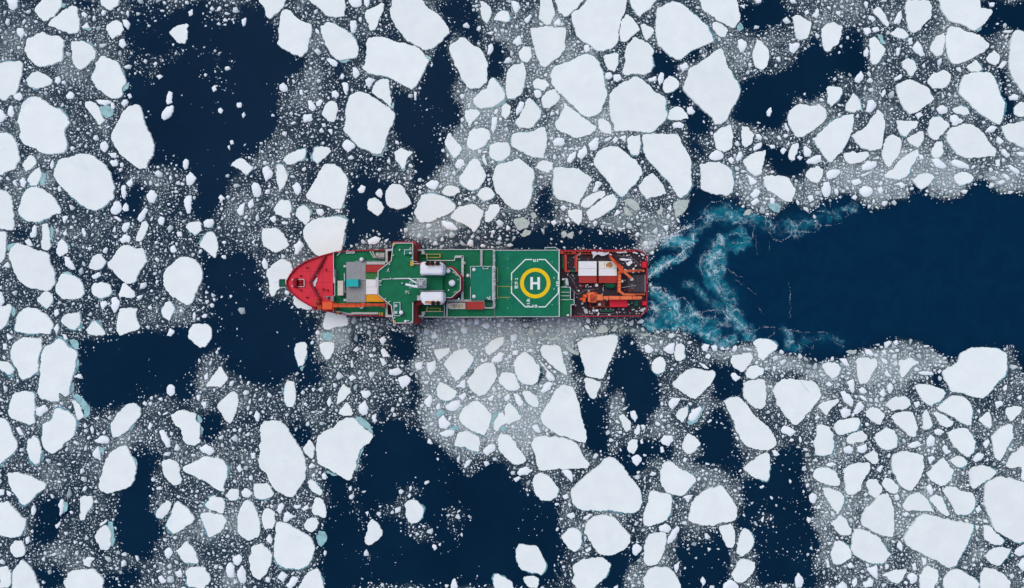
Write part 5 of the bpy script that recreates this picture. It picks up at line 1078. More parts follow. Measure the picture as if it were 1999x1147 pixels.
# open leads with little or no brash (value = density of what floats there)
OPEN = """.03|248,38 330,38 345,12 420,5 505,0 512,18 545,45 540,85 595,112 602,140 545,148 535,175 535,240 520,285 470,300 440,322 455,332 440,395 410,415 378,418 372,360 366,320 340,325 330,312 300,318 285,335 300,285 268,205 250,190 245,150
.2|252,100 320,90 345,125 300,155 258,140
.3|330,78 350,75 368,110 345,122 330,118
.17|375,70 400,88 470,100 482,180 430,192 400,155 385,110
.26|385,5 480,0 480,40 440,48 395,40
.2|252,5 310,10 315,45 280,55 250,38
.25|480,120 560,150 560,200 530,180
.04|395,505 440,500 500,512 520,540 522,580 560,590 610,610 622,622 614,660 615,690 600,722 560,735 540,745 500,762 480,740 445,722 440,692 430,680 395,690 378,715 370,770 320,772 260,792 180,815 160,760 150,720 150,660 220,658 330,648 350,640 385,640 395,600 395,540
.3|385,590 425,580 420,620 390,630
.04|680,345 700,335 745,358 775,368 800,392 810,420 795,455 782,480 760,470 740,460 700,470 672,484 675,440 680,410
.03|762,165 800,175 815,190 830,100 860,75 878,60 835,0 925,0 935,30 930,58 885,88 880,130 890,190 895,228 885,250 867,270 868,312 840,345 820,368 797,350 790,310 800,290 775,275 765,240 770,220
.2|790,200 830,190 850,215 830,240 880,250 850,275 800,250
.02|955,95 982,95 980,150 955,145
.04|1275,100 1310,112 1340,110 1390,85 1402,92 1335,135 1330,170 1290,150 1268,130
.02|1300,185 1330,172 1347,185 1352,208 1310,215
.02|1342,218 1375,215 1386,240 1378,275 1345,270 1335,240
.03|1335,275 1365,280 1375,308 1345,302
.02|1440,0 1525,0 1522,45 1480,57 1448,65
.02|1452,150 1500,148 1530,132 1560,108 1582,72 1605,78 1610,105 1640,102 1645,48 1678,45 1690,120 1665,150 1625,150 1612,182 1560,195 1535,220 1520,255 1460,240 1425,235
.04|1490,290 1530,292 1570,272 1575,308 1562,335 1520,345 1495,335
.02|1050,362 1072,368 1078,400 1085,425 1060,440 1048,410
.08|1110,315 1150,325 1140,340 1118,325
.05|1360,345 1368,372 1440,388 1450,362 1442,395 1395,398 1372,412 1340,440 1325,430 1352,400
.05|1010,470 1045,452 1080,448 1150,450 1200,448 1225,455 1250,470 1225,488 1000,488
.02|1215,652 1230,658 1232,680 1262,692 1270,722 1298,735 1290,790 1270,800 1255,830 1225,820 1215,765 1190,770 1185,830 1200,880 1180,890 1150,890 1145,845 1135,790 1142,770 1170,780 1182,750
.03|1335,682 1358,690 1370,715 1420,720 1452,722 1445,768 1412,788 1395,770 1360,705
.05|1380,822 1410,795 1425,830 1440,880 1455,905 1445,940 1400,905 1350,900 1360,860
.04|1190,880 1290,850 1330,900 1260,910 1245,960 1225,930
.05|1450,935 1500,925 1515,880 1560,862 1570,950 1590,1000 1602,1060 1590,1110 1600,1147 1475,1147 1470,1030 1442,1040
.3|1475,985 1505,1000 1500,1035 1478,1030
.06|1320,1030 1420,1030 1410,1147 1325,1147
.35|1325,1025 1395,1030 1400,1065 1345,1080
.04|1000,935 1025,930 1045,975 1075,975 1095,990 1095,1147 1070,1147 1000,1147
.03|725,818 790,812 820,840 838,868 875,890 898,905 910,925 950,902 985,905 1000,935 1010,1147 622,1147 635,1085 622,1060 640,1000 625,932 655,925 690,940 702,895
.38|668,950 715,950 718,1000 728,1012 712,1032 682,990
.42|795,940 806,940 808,970 795,1000 838,1035 862,1060 840,1065 795,1030 768,990
.24|720,975 770,985 775,1015 730,1010
.3|868,995 930,1000 925,1035 898,1060 890,1090 872,1040
.14|640,1065 730,1075 740,1090 650,1095
.03|262,872 298,878 300,960 290,1000 312,1050 290,1098 225,1080 222,1022 240,960
.05|62,1090 125,1100 122,1147 75,1147
.06|190,1105 262,1115 270,1147 205,1147
.05|100,960 130,985 122,1060 65,1080 52,1040
.02|395,802 435,805 432,840 412,858 394,845
.04|560,832 602,832 610,868 590,885 565,850
.05|688,642 720,640 718,664 690,662
.06|765,640 812,652 808,698 790,700 760,680
.05|797,722 812,722 818,805 800,790
.04|585,702 640,702 622,722 640,748 600,760 582,795 592,740
.02|1890,0 2060,0 2060,55 1960,52 1932,78 1910,62 1935,20
.04|1945,128 1965,135 1962,180 1988,195 1978,240 1963,240 1952,190
.05|222,325 240,332 238,360 225,370
.03|250,356 284,356 280,400 252,408
.05|150,0 182,0 178,24 155,20
.08|1820,728 1842,735 1850,768 1822,745
.06|1968,690 2060,695 2060,740 1985,730
.06|1640,855 1520,858 1520,862
.04|1890,690 1940,680 1860,745 1845,735
.06|1100,525 1120,520 1120,525
.03|905,727 925,708 928,715 910,735
.02|1055,715 1062,718 1062,750 1050,752
.02|1108,700 1130,695 1138,735 1118,750
.05|900,370 918,372 915,385 902,382
.03|690,700 700,690 705,700
.05|1140,1100 1200,1060 1225,1080 1220,1147 1195,1147
.05|1230,1070 1250,1060 1250,1085 1232,1090"""
DENSE = """.92|890,160 905,150 930,172 985,150 985,220 1000,300 965,325 900,350 835,370 800,420 790,460 830,465 870,480 1000,478 1030,430 1000,405 960,412 860,390 865,350 868,300 885,250
.8|950,20 1100,30 1110,80 1120,160 1000,180 960,60
.78|1100,60 1140,90 1180,130 1200,200 1180,260 1100,330 1050,350 1060,260 1100,180
.98|815,620 1100,624 1120,640 1110,700 1130,745 1060,850 1030,860 955,890 895,905 850,865 832,830 815,760 808,690
.85|1090,640 1200,625 1290,650 1320,640 1335,690 1240,690 1215,650 1130,655
.85|1550,350 1640,320 1700,300 1800,270 1900,250 2060,270 2060,372 1950,370 1920,345 1870,388 1830,383 1800,363 1760,388 1700,403 1680,388 1650,373 1600,388 1590,408 1540,405 1480,412 1440,385
.72|1420,300 1480,310 1500,395 1450,395
.97|1480,660 1520,690 1540,698 1600,703 1660,692 1680,690 1720,658 1790,663 1840,690 1850,712 1800,740 1750,760 1600,730 1500,725 1400,690 1340,655 1260,640 1235,628 1300,642 1400,680
.64|1570,735 1840,740 1999,880 1999,1147 1650,1147 1625,1100 1650,1050 1610,1005 1630,960 1585,930 1615,880 1590,840 1620,800
.85|668,488 720,465 762,462 772,472 762,487
.5|810,466 860,440 960,425 1000,412 1040,425 1040,468 1010,487 820,487
.95|800,420 870,415 900,440 860,462 805,466
.66|1060,430 1240,430 1250,400 1340,415 1330,440 1280,455 1250,470 1150,448
.95|1238,478 1280,452 1330,440 1320,452 1270,492
.75|615,615 700,620 800,622 815,640 790,662 740,642 700,652 645,700 615,690
.68|1480,260 1560,270 1640,300 1600,340 1560,345 1500,342
.72|1880,170 1999,180 1999,340 1880,300
.66|0,60 130,20 250,80 240,240 120,180 60,180 0,120
.64|0,700 150,790 220,820 300,850 400,870 600,900 610,1000 600,1147 300,1147 300,1000 220,960 0,1000"""
CHAN = """1262,492 1310,440 1380,395 1440,385 1480,420 1520,425 1540,410 1590,412 1600,392 1650,376 1680,392 1700,408 1760,392 1780,375 1800,367 1830,388 1870,392 1900,355 1920,348 1950,376 2060,374 2060,690 1970,682 1900,683 1850,708 1840,690 1790,664 1720,660 1680,690 1600,702 1540,697 1500,672 1450,667 1400,682 1340,652 1270,640 1250,622 1263,600"""        # the channel the ship has broken

X0, Y0, X1, Y1 = -170, -170, 2170, 1317           # working raster, one cell per photograph pixel
GW, GH = X1 - X0, Y1 - Y0
def raster(p, W=GW, Hh=GH, ox=X0, oy=Y0, sc=1.0):
    q = [((x - ox) / sc, (y - oy) / sc) for x, y in p]
    xs = [a for a, _ in q]; ys = [b for _, b in q]
    x0, x1 = int(max(0, min(xs))), int(min(W, max(xs) + 2)); y0, y1 = int(max(0, min(ys))), int(min(Hh, max(ys) + 2))
    if x1 <= x0 or y1 <= y0: return 0, 0, np.zeros((0, 0), bool)
    X, Y = np.meshgrid(np.arange(x0, x1) + .5, np.arange(y0, y1) + .5); m = np.zeros(X.shape, bool)
    for i in range(len(q)):
        a, b = q[i - 1], q[i]
        if a[1] == b[1]: continue
        m ^= ((a[1] > Y) != (b[1] > Y)) & (X < (b[0] - a[0]) * (Y - a[1]) / (b[1] - a[1]) + a[0])
    return x0, y0, m
def blur(a, r):
    for ax in (0, 1):
        k = 2 * r + 1
        pad = [(0, 0), (0, 0)]; pad[ax] = (r + 1, r)
        c = np.cumsum(np.pad(a, pad, mode='edge'), axis=ax)
        a = (np.take(c, np.arange(k, c.shape[ax]), axis=ax) - np.take(c, np.arange(0, c.shape[ax] - k), axis=ax)) / k
    return a
nrng = np.random.default_rng(7)
def vnoise(h, w_, cell, seed, octaves=4, pers=.55):
    rg = np.random.default_rng(seed); out = np.zeros((h, w_)); amp = 1; tot = 0
    for o in range(octaves):
        c = max(1.0, cell / 2 ** o); gh, gw = int(h / c) + 3, int(w_ / c) + 3
        g = rg.random((gh, gw)); yy = np.arange(h) / c; xx = np.arange(w_) / c
        yi, xi = yy.astype(int), xx.astype(int); fy, fx = yy - yi, xx - xi
        fy = fy * fy * (3 - 2 * fy); fx = fx * fx * (3 - 2 * fx)
        a = g[yi][:, xi] * (1 - fx) + g[yi][:, xi + 1] * fx; b = g[yi + 1][:, xi] * (1 - fx) + g[yi + 1][:, xi + 1] * fx
        out += amp * (a * (1 - fy)[:, None] + b * fy[:, None]); tot += amp; amp *= pers
    return out / tot

# ------------------------------------------------------------------ floe outlines
def rough(pts, rg, amp=1.0, fine=1.3):
    n = len(pts); out = []
    for i in range(n):                      # trim the corners
        a, b, c = pts[i - 1], pts[i], pts[(i + 1) % n]
        k = .06 + .10 * rg.random()
        out.append((b[0] + (a[0] - b[0]) * k, b[1] + (a[1] - b[1]) * k)); out.append((b[0] + (c[0] - b[0]) * k, b[1] + (c[1] - b[1]) * k))
    pts = out
    for lev in range(6):
        out = []; again = False
        for i in range(len(pts)):
            a, b = pts[i], pts[(i + 1) % len(pts)]; out.append(a)
            dx, dy = b[0] - a[0], b[1] - a[1]; l = math.hypot(dx, dy)
            if l > fine:
                again = True; d = rg.gauss(0, .075 if lev < 2 else .15) * amp
                d = max(-.2, min(.2, d)) * min(l, 14)/l
                out.append(((a[0] + b[0]) / 2 - dy * d, (a[1] + b[1]) / 2 + dx * d))
        pts = out
        if not again: break
    return pts
def floe_mesh(mb, pts, ht, depth=.5, inset=.16):
    n = len(pts)
    a = sum(pts[i - 1][0] * pts[i][1] - pts[i][0] * pts[i - 1][1] for i in range(n))
    if a > 0: pts = pts[::-1]               # image y points down
    top = [P(x, y, ht) for x, y in pts]
    cx = sum(p[0] for p in top) / n; cy = sum(p[1] for p in top) / n
    base = len(mb.v); r0, r1, r2 = [], [], []
    for p in top:
        d = math.hypot(p[0] - cx, p[1] - cy) + 1e-6; k = min(inset, d * .25) / d
        r0.append((p[0], p[1], -depth)); r1.append((p[0], p[1], ht * .62)); r2.append((p[0] + (cx - p[0]) * k, p[1] + (cy - p[1]) * k, ht))
    mb.v += r0 + r1 + r2
    for k in range(2):
        for i in range(n):
            j = (i + 1) % n; mb.f.append((base + k * n + i, base + k * n + j, base + (k + 1) * n + j, base + (k + 1) * n + i))
    mb.f.append(tuple(base + 2 * n + i for i in range(n)))
    return cx, cy

floe_px, occ = [], np.zeros((GH, GW), bool)
def stamp(p):
    x0, y0, m = raster(p)
    if m.size: occ[y0:y0 + m.shape[0], x0:x0 + m.shape[1]] |= m

frg = random.Random(11)
# hairline cracks one can see across a few floes
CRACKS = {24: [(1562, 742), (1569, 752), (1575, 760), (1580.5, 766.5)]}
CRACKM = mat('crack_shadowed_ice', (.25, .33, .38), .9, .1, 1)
def ledge_outline(pts, rg, ang, wid):
    """outline pushed outwards, mostly on the side facing ang"""
    n = len(pts); cx = sum(p[0] for p in pts) / n; cy = sum(p[1] for p in pts) / n; out = []
    ph = rg.random() * 6
    for x, y in pts:
        t = math.atan2(y - cy, x - cx); f = max(0, math.cos(t - ang)) ** 1.5
        d = math.hypot(x - cx, y - cy) + 1e-6
        k = .25 + wid * f * (.55 + .45 * math.sin(5 * t + ph) + .35 * rg.random())
        out.append((x + (x - cx) / d * k, y + (y - cy) / d * k))
    return out
for li, line in enumerate(FLOES.strip().splitlines()):
    outline, label = line.split('|')
    p0 = parse(outline); pts = rough(p0, frg); stamp(pts)
    ar = abs(sum(p0[i - 1][0] * p0[i][1] - p0[i][0] * p0[i - 1][1] for i in range(len(p0)))) / 2
    ht = .22 + .0055 * math.sqrt(ar) * (.7 + .6 * frg.random())
    mb = MB(); cx, cy = floe_mesh(mb, pts, ht)
    o = mb.build('ice_floe', SNOW, origin=(cx, cy, 0))
    tag(o, label.strip(), 'ice floe', 'ice floes drifting around the ship')
    if li in CRACKS:
        cb = MB(); cb.strip([(a + .4 * frg.gauss(0, 1), b_ + .4 * frg.gauss(0, 1)) for a, b_ in CRACKS[li]], .55, ht + .012, .004); cb.build('crack', CRACKM, o)
    teal = 'turquoise' in label
    if teal or frg.random() < .55:
        mx = p0[0][0]
        ang = frg.gauss(.4, .9) if frg.random() < .8 else frg.random() * 6.3
        lp = ledge_outline(pts, frg, ang, (7 if teal else 2.0 + 2.2 * frg.random()) * (1 if mx < 1000 else .7))
        lb = MB(); floe_mesh(lb, lp, .06, .4, .1)
        lb.build('submerged_ledge', LEDGE, o)

# smaller floes too many to list, and sea-water-soaked slabs near the channel: with all the brash ONE mass
brash = MB(); btone = []
for line in SMALL.strip().splitlines():
    pts = rough(parse(line), frg, fine=1.6); stamp(pts); n0 = len(brash.f)
    floe_mesh(brash, pts, .25 + .25 * frg.random(), .2, .15); btone += [.86 + .14 * frg.random()] * (len(brash.f) - n0)
for k in range(900):                                     # the pack goes on beyond what the picture shows
    x, y = frg.uniform(X0 + 10, X1 - 10), frg.uniform(Y0 + 10, Y1 - 10); rad = 6 + 34 * frg.random() ** 2
    if -rad - 4 < x < 1999 + rad + 4 and -rad - 4 < y < 1147 + rad + 4: continue
    if x > 1900 and 330 < y < 730: continue
    ix_, iy_, kk = int(x - X0), int(y - Y0), int(rad * .9)
    if occ[max(0, iy_ - kk):iy_ + kk, max(0, ix_ - kk):ix_ + kk].any(): continue
    ph = frg.random() * 6; pts = rough([(x + rad * (.75 + .4 * frg.random()) * math.cos(ph + t), y + rad * (.7 + .4 * frg.random()) * math.sin(ph + t)) for t in (0, .9, 1.9, 2.8, 3.9, 5.2)], frg); stamp(pts)
    n0 = len(brash.f); floe_mesh(brash, pts, .3 + .2 * frg.random(), .2, .15); btone += [.9 + .1 * frg.random()] * (len(brash.f) - n0)
wet = MB()
for line in TINTED.strip().splitlines():
    pts = rough(parse(line), frg, fine=1.8); stamp(pts); floe_mesh(wet, pts, .16, .2, .12)

turq = MB()
for line in TURQUOISE.strip().splitlines():
    pts = rough(parse(line), frg, fine=1.6); stamp(pts); floe_mesh(turq, pts, .10, .2, .12)

# ------------------------------------------------------------------ density of brash ice, and the churned wake
q = 2.0; DW, DH = int(GW / q), int(GH / q)
dens = np.full((DH, DW), .56)
for line in DENSE.strip().splitlines():
    v, pl = line.split('|'); x0, y0, m = raster(parse(pl), DW, DH, X0, Y0, q)
    dens[y0:y0 + m.shape[0], x0:x0 + m.shape[1]][m] = float(v)
for line in OPEN.strip().splitlines():
    v, pl = line.split('|'); x0, y0, m = raster(parse(pl), DW, DH, X0, Y0, q)
    dens[y0:y0 + m.shape[0], x0:x0 + m.shape[1]][m] = float(v)
x0, y0, m = raster(parse(CHAN), DW, DH, X0, Y0, q); dens[y0:y0 + m.shape[0], x0:x0 + m.shape[1]][m] = 0.0
soft = .75 * blur(blur(dens, 3), 2) + .25 * blur(blur(dens, 8), 7)
n1 = vnoise(DH, DW, 26, 3, 5, .6); n2 = vnoise(DH, DW, 70, 5, 4, .55)
# ragged borders: displace the lookup
yy, xx = np.mgrid[0:DH, 0:DW]
ix = np.clip(xx + ((vnoise(DH, DW, 22, 8, 4) - .5) * 26).astype(int), 0, DW - 1); iy = np.clip(yy + ((vnoise(DH, DW, 22, 9, 4) - .5) * 26).astype(int), 0, DH - 1)
dens = soft[iy, ix]
east = np.clip(((xx * q + X0) - 820) / 160, 0, 1); dens = dens + .10 * east * (dens > .35)
dens = np.clip(dens - .03 + (n1 - .5) * 1.6 * np.clip(dens * 2.2, 0.04, .55) + (n2 - .5) * .25 * (dens > .05), 0, 1.1)

WK = (1250.0, 370.0, 3.373)
def wk(s): return [(WK[0] + x / WK[2], WK[1] + y / WK[2]) for x, y in parse(s)]
AER = """60|.85|100,350 200,330 330,310
80|.5|380,240 480,160 560,120 640,170
80|.5|680,200 800,170 880,240
65|.46|900,235 1010,245 1100,230 1180,200 1240,215
80|.62|520,340 470,420 440,480 500,560 560,680 600,800 650,860
60|.5|600,360 520,420 560,520
55|.8|60,560 150,500 230,460 300,400
60|1.0|50,690 150,740 220,780
60|.75|50,790 160,840 280,850 330,800
70|.95|60,880 150,930 250,930 340,900
80|.8|380,910 450,970 520,1030 600,1000
80|.55|600,830 680,900 720,960
60|.44|940,900 1000,940 970,1030 1050,1060
55|.32|1100,1000 1250,980 1340,1030
50|.38|1300,150 1350,120 1430,100
50|.4|1200,140 1250,150 1320,190
60|.55|520,330 640,300 700,360 600,400
70|.45|330,640 450,720 560,780
70|.4|380,840 480,860 560,880
150|.2|180,300 420,220 640,160 900,210 1180,190
150|.2|120,700 300,860 520,960 700,960
130|.16|480,380 560,560 640,800"""
FOAML = """22|2.47|0,370 80,340 170,310 270,265 340,240
14|1.71|10,395 90,350 190,320 290,290
24|2.47|50,590 100,530 180,490
12|1.71|180,490 250,430 300,390 350,365 345,290
16|1.14|60,560 140,510 230,450 280,410
20|2.09|55,640 120,650 170,690
13|1.9|170,690 210,740 235,790
8|1.14|60,650 150,720 200,790
9|.7|180,705 280,710 330,760 370,820 430,800 540,790 580,850
16|.5|350,800 400,840 470,850 500,800
4|0.64|220,800 235,860 232,930
8|.9|55,760 100,790 70,850 100,860
10|.6|100,790 160,780 200,800
5|.5|280,860 300,800 290,770
5|.7|430,400 400,450 390,500 410,560 440,575
10|.75|440,400 490,440 460,490 500,580 540,660 570,740 575,800
12|.6|420,420 450,480 440,500
9|.75|575,800 640,860 720,930 700,980
6|.8|520,340 560,310 630,285 670,310
5|.6|600,350 680,350 740,320 748,240 690,190
8|.6|550,350 560,400
4|0.48|530,515 590,530 640,570 680,572
3|0.32|620,590 700,640 760,685
5|.65|850,170 860,240 850,280 880,330 920,340 980,310 1000,270
5|.6|970,180 1010,230 990,270 1090,280 1150,280 1190,240 1150,200 1140,160
5|.5|1040,240 1070,195 1110,215
4|0.48|1150,140 1210,140 1220,120
4|0.4|1250,90 1270,150 1320,195 1370,170 1350,110 1400,80 1440,110
3|0.4|1190,235 1280,235 1340,210
7|.6|440,110 470,80 540,80 600,110 650,170 660,200
6|.5|440,110 400,180 350,210
5|.6|500,210 520,190 530,230
3|0.32|765,290 760,370 775,440
3|0.32|850,330 850,400
3.5|0.48|970,600 990,660 985,760 990,850
3|0.32|770,760 810,820
4|0.52|740,930 800,905 880,905 940,920
6|.8|940,930 1000,920 1040,930
4|0.48|1040,930 1080,960 1050,1030 1045,1070
4|0.4|1080,940 1200,935 1260,950 1280,1010 1340,1030
3|0.32|1060,1010 1140,1050 1140,990 1200,980
3|0.4|880,910 880,950 840,975
9|.9|0,870 60,900 100,930 220,960 330,940
12|.7|100,930 220,955 300,950 345,910
8|.7|540,790 590,860 560,840 600,890
6|.6|630,870 680,900 740,950 720,980"""
aer = np.zeros((DH, DW)); 
def walk(pl, step):
    out = []
    for a, b in zip(pl[:-1], pl[1:]):
        l = math.hypot(b[0] - a[0], b[1] - a[1]); n = max(1, int(l / step))
        for i in range(n): out.append((a[0] + (b[0] - a[0]) * i / n, a[1] + (b[1] - a[1]) * i / n))
    return out + [pl[-1]]
def splat(field, x, y, rad, v):
    gx, gy, r = (x - X0) / q, (y - Y0) / q, rad / q
    x0, x1, y0, y1 = int(max(0, gx - 2 * r)), int(min(DW, gx + 2 * r + 1)), int(max(0, gy - 2 * r)), int(min(DH, gy + 2 * r + 1))
    if x1 <= x0 or y1 <= y0: return
    Y, X = np.mgrid[y0:y1, x0:x1]; g = v * np.exp(-((X - gx) ** 2 + (Y - gy) ** 2) / (r * r))
    field[y0:y1, x0:x1] = np.maximum(field[y0:y1, x0:x1], g)
for line in AER.strip().splitlines():
    wd, v, pl = line.split('|')
    for x, y in walk(wk(pl), 4): splat(aer, x, y, float(wd) / WK[2] * .75, float(v))
for sd, cell, amp in ((21, 30, 26), (31, 9, 13)):      # eddies
    aer = aer[np.clip(yy + ((vnoise(DH, DW, cell, sd, 5, .62) - .5) * amp).astype(int), 0, DH - 1), np.clip(xx + ((vnoise(DH, DW, cell, sd + 1, 5, .62) - .5) * amp).astype(int), 0, DW - 1)]
aer *= np.clip(.35 + 1.3 * vnoise(DH, DW, 14, 41, 4, .6), 0, 1.25)
wakem = np.zeros((DH, DW))
x0, y0, m = raster(parse(CHAN), DW, DH, X0, Y0, q); wakem[y0:y0 + m.shape[0], x0:x0 + m.shape[1]][m] = 1.0
wakem = blur(blur(wakem, 6), 5); aer = np.maximum(aer * 1.25, .10 * wakem); wakem = np.maximum(wakem, np.clip(aer * 2.5, 0, 1))

# ------------------------------------------------------------------ sea: one sheet to the horizon
far = [-11000, -3500, -1200, -500, -260]
gx = far + list(np.arange(X0, X1 + .1, 2.6)) + [2260, 2500, 3200, 5500, 13000]
gy = far + list(np.arange(Y0, Y1 + .1, 2.6)) + [1410, 1650, 2350, 4600, 12000]
GX, GY = np.meshgrid(np.array(gx), np.array(gy)); ny, nx = GX.shape
co = np.stack([(GX - CX) * M, (CY - GY) * M, np.zeros_like(GX)], -1).reshape(-1, 3)
idx = np.arange(ny * nx).reshape(ny, nx)
fc = np.stack([idx[:-1, :-1], idx[1:, :-1], idx[1:, 1:], idx[:-1, 1:]], -1).reshape(-1, 4)
def np_mesh(name, co, loops, starts, totals):
    me = bpy.data.meshes.new(name)
    me.vertices.add(len(co)); me.vertices.foreach_set('co', np.ascontiguousarray(co, np.float32).ravel())
    me.loops.add(len(loops)); me.loops.foreach_set('vertex_index', np.ascontiguousarray(loops, np.int32))
    me.polygons.add(len(starts)); me.polygons.foreach_set('loop_start', np.ascontiguousarray(starts, np.int32))
    try: me.polygons.foreach_set('loop_total', np.ascontiguousarray(totals, np.int32))
    except Exception: pass
    me.update(calc_edges=True); me.validate(); return me
me = np_mesh('sea_water', co, fc.ravel(), np.arange(len(fc)) * 4, np.full(len(fc), 4))
li = np.clip(((GX - X0) / q).astype(int), 0, DW - 1), np.clip(((GY - Y0) / q).astype(int), 0, DH - 1)
for nm, f in (('slush', np.clip((dens - .12) * .82, 0, 1)), ('aeration', aer), ('wake', wakem)):
    val = f[li[1], li[0]].copy()
    out_ = (GX < X0) | (GX > X1) | (GY < Y0) | (GY > Y1)          # beyond the surveyed ice: even, thin slush
    val[out_] = .33 if nm == 'slush' else 0.0
    at = me.attributes.new(nm, 'FLOAT', 'POINT'); at.data.foreach_set('value', val.astype(np.float32).ravel())
me.materials.append(SEA)
sea = bpy.data.objects.new('sea_water', me); COL.objects.link(sea); tag(sea, kind='structure')

# ------------------------------------------------------------------ brash ice scattered by density, never under floes or the ship
HULL_PX = parse("""566,551 573,535 583,522 600,510 616,503 636,496.5 652,492.5 668,490.5 690,489.3 720,488.6 760,488.2 820,487.5 960,487 1092,487.5 1200,488 1243,488.5 1254,492 1260,500 1261,520 1261,590 1260,606 1250,617 1200,618 1092,618.5 960,618.5 820,618.5 760,617.8 720,616.8 690,615.5 668,613 650,609.5 632,605.5 616,601 600,592.5 584,582 573,567""")
stamp([(x, y) for x, y in HULL_PX])
docc = occ.copy()
prs = np.random.default_rng(5)
pieces = []                                       # x, y, r
def scatter(tries, r0, r1, power, apart, gain, only=None):
    global docc
    xs = prs.uniform(X0 + 4, X1 - 5, tries); ys = prs.uniform(Y0 + 4, Y1 - 5, tries)
    rr = r0 + (r1 - r0) * prs.random(tries) ** power; u = prs.random(tries)
    d = dens[((ys - Y0) / q).astype(int).clip(0, DH - 1), ((xs - X0) / q).astype(int).clip(0, DW - 1)]
    ok = u < np.clip(d, 0, 1.1) ** 1.35 * gain + (.004 if r1 < 3 else .001) * (d > .012)
    if only is not None: ok = only[((ys - Y0) / q).astype(int).clip(0, DH - 1), ((xs - X0) / q).astype(int).clip(0, DW - 1)] & (u < gain)
    for x, y, r in zip(xs[ok], ys[ok], rr[ok]):
        cx_, cy_ = int(x - X0), int(y - Y0); k = int(r * apart + .5)
        if docc[cy_ - k if cy_ > k else 0:cy_ + k + 1, cx_ - k if cx_ > k else 0:cx_ + k + 1].any(): continue
        k2 = int(r * .8)
        docc[max(0, cy_ - k2):cy_ + k2 + 1, max(0, cx_ - k2):cx_ + k2 + 1] = True
        pieces.append((x, y, r, d[0]))
# ice crushed by the hull: bigger, wetter lumps along the ship and the channel
crush = np.zeros((DH, DW), bool)
for line in """800,415 870,400 920,420 960,425 1000,410 1040,425 1040,470 1000,486 820,486 795,455
670,488 720,466 762,464 764,486
1080,425 1120,420 1240,430 1330,420 1330,445 1260,480 1235,486 1240,450 1150,445 1085,440
620,618 700,620 900,622 1100,624 1240,624 1290,640 1330,655 1330,690 1270,680 1230,645 1200,645 1130,655 1100,690 1000,660 820,650 740,645 640,690
1430,420 1480,400 1520,420 1560,395 1640,370 1700,400 1720,380 1800,360 1830,380 1880,380 1920,340 1999,360 1999,375 1950,380 1900,360 1830,395 1700,412 1520,428
1340,640 1420,675 1500,680 1600,700 1720,655 1790,660 1850,700 1850,740 1780,720 1700,700 1600,725 1500,700 1400,690""".strip().splitlines():
    x0, y0, m = raster(parse(line), DW, DH, X0, Y0, q); crush[y0:y0 + m.shape[0], x0:x0 + m.shape[1]] |= m
crush &= (dens > .2)
scatter(90000, 4.0, 9.0, 1.5, .8, .5, crush)
scatter(220000, 2.4, 6.5, 1.6, .8, .6, dens > .78)
scatter(180000, 1.8, 4.2, 1.5, .75, .55, crush)
scatter(40000, 4.2, 9.5, 2.0, 1.05, .62)
scatter(180000, 2.0, 4.2, 1.9, .9, .62)
scatter(460000, 1.0, 2.0, 1.3, .6, .55)
scatter(760000, .5, 1.0, 1.0, .35, .5)
pc = np.array([p[:3] for p in pieces]); npc = len(pc); K = 5
ang = np.sort((np.arange(K)[None, :] + prs.uniform(-.36, .36, (npc, K))) * 2 * np.pi / K + prs.uniform(0, 6.28, (npc, 1)), axis=1)[:, ::-1]
asp = prs.uniform(.5, 1.0, (npc, 1)); rot = prs.uniform(0, 6.28, (npc, 1)); rad = pc[:, 2:3] * prs.uniform(.62, 1.25, (npc, K))
ux, uy = rad * np.cos(ang), rad * asp * np.sin(ang)
px = pc[:, 0:1] + ux * np.cos(rot) - uy * np.sin(rot); py = pc[:, 1:2] + ux * np.sin(rot) + uy * np.cos(rot)
ht = (.04 + .035 * pc[:, 2] * prs.uniform(.5, 1.2, npc))[:, None]
def ring(px, py, z):
    k = M * (H - z) / H; return np.stack([(px - CX) * k, (CY - py) * k, np.broadcast_to(z, px.shape)], -1)
mx_, my_ = px.mean(1, keepdims=True), py.mean(1, keepdims=True)
bot = ring(px, py, ht * 0 - .05); top = ring(px + (mx_ - px) * .05, py + (my_ - py) * .05, ht)
bco = np.stack([bot, top], 1).reshape(-1, 3)
b0 = (np.arange(npc) * 2 * K)[:, None]; i = np.arange(K)[None, :]; j = (i + 1) % K
sides = np.stack([b0 + i, b0 + j, b0 + K + j, b0 + K + i], -1).reshape(npc, -1)
caps = b0 + K + i
loops = np.concatenate([sides, caps], 1).ravel()
tot = np.tile(np.concatenate([np.full(K, 4), [K]]), npc); st = np.concatenate([[0], np.cumsum(tot)[:-1]])
incr = crush[((pc[:, 1] - Y0) / q).astype(int).clip(0, DH - 1), ((pc[:, 0] - X0) / q).astype(int).clip(0, DW - 1)]
tone = np.repeat(np.clip(prs.normal(.72, .25, npc) - .26 * incr * (pc[:, 0] < 1300) - .10 * (prs.random(npc) < .5) * (pc[:, 2] > 2.2), 0, 1), K + 1)
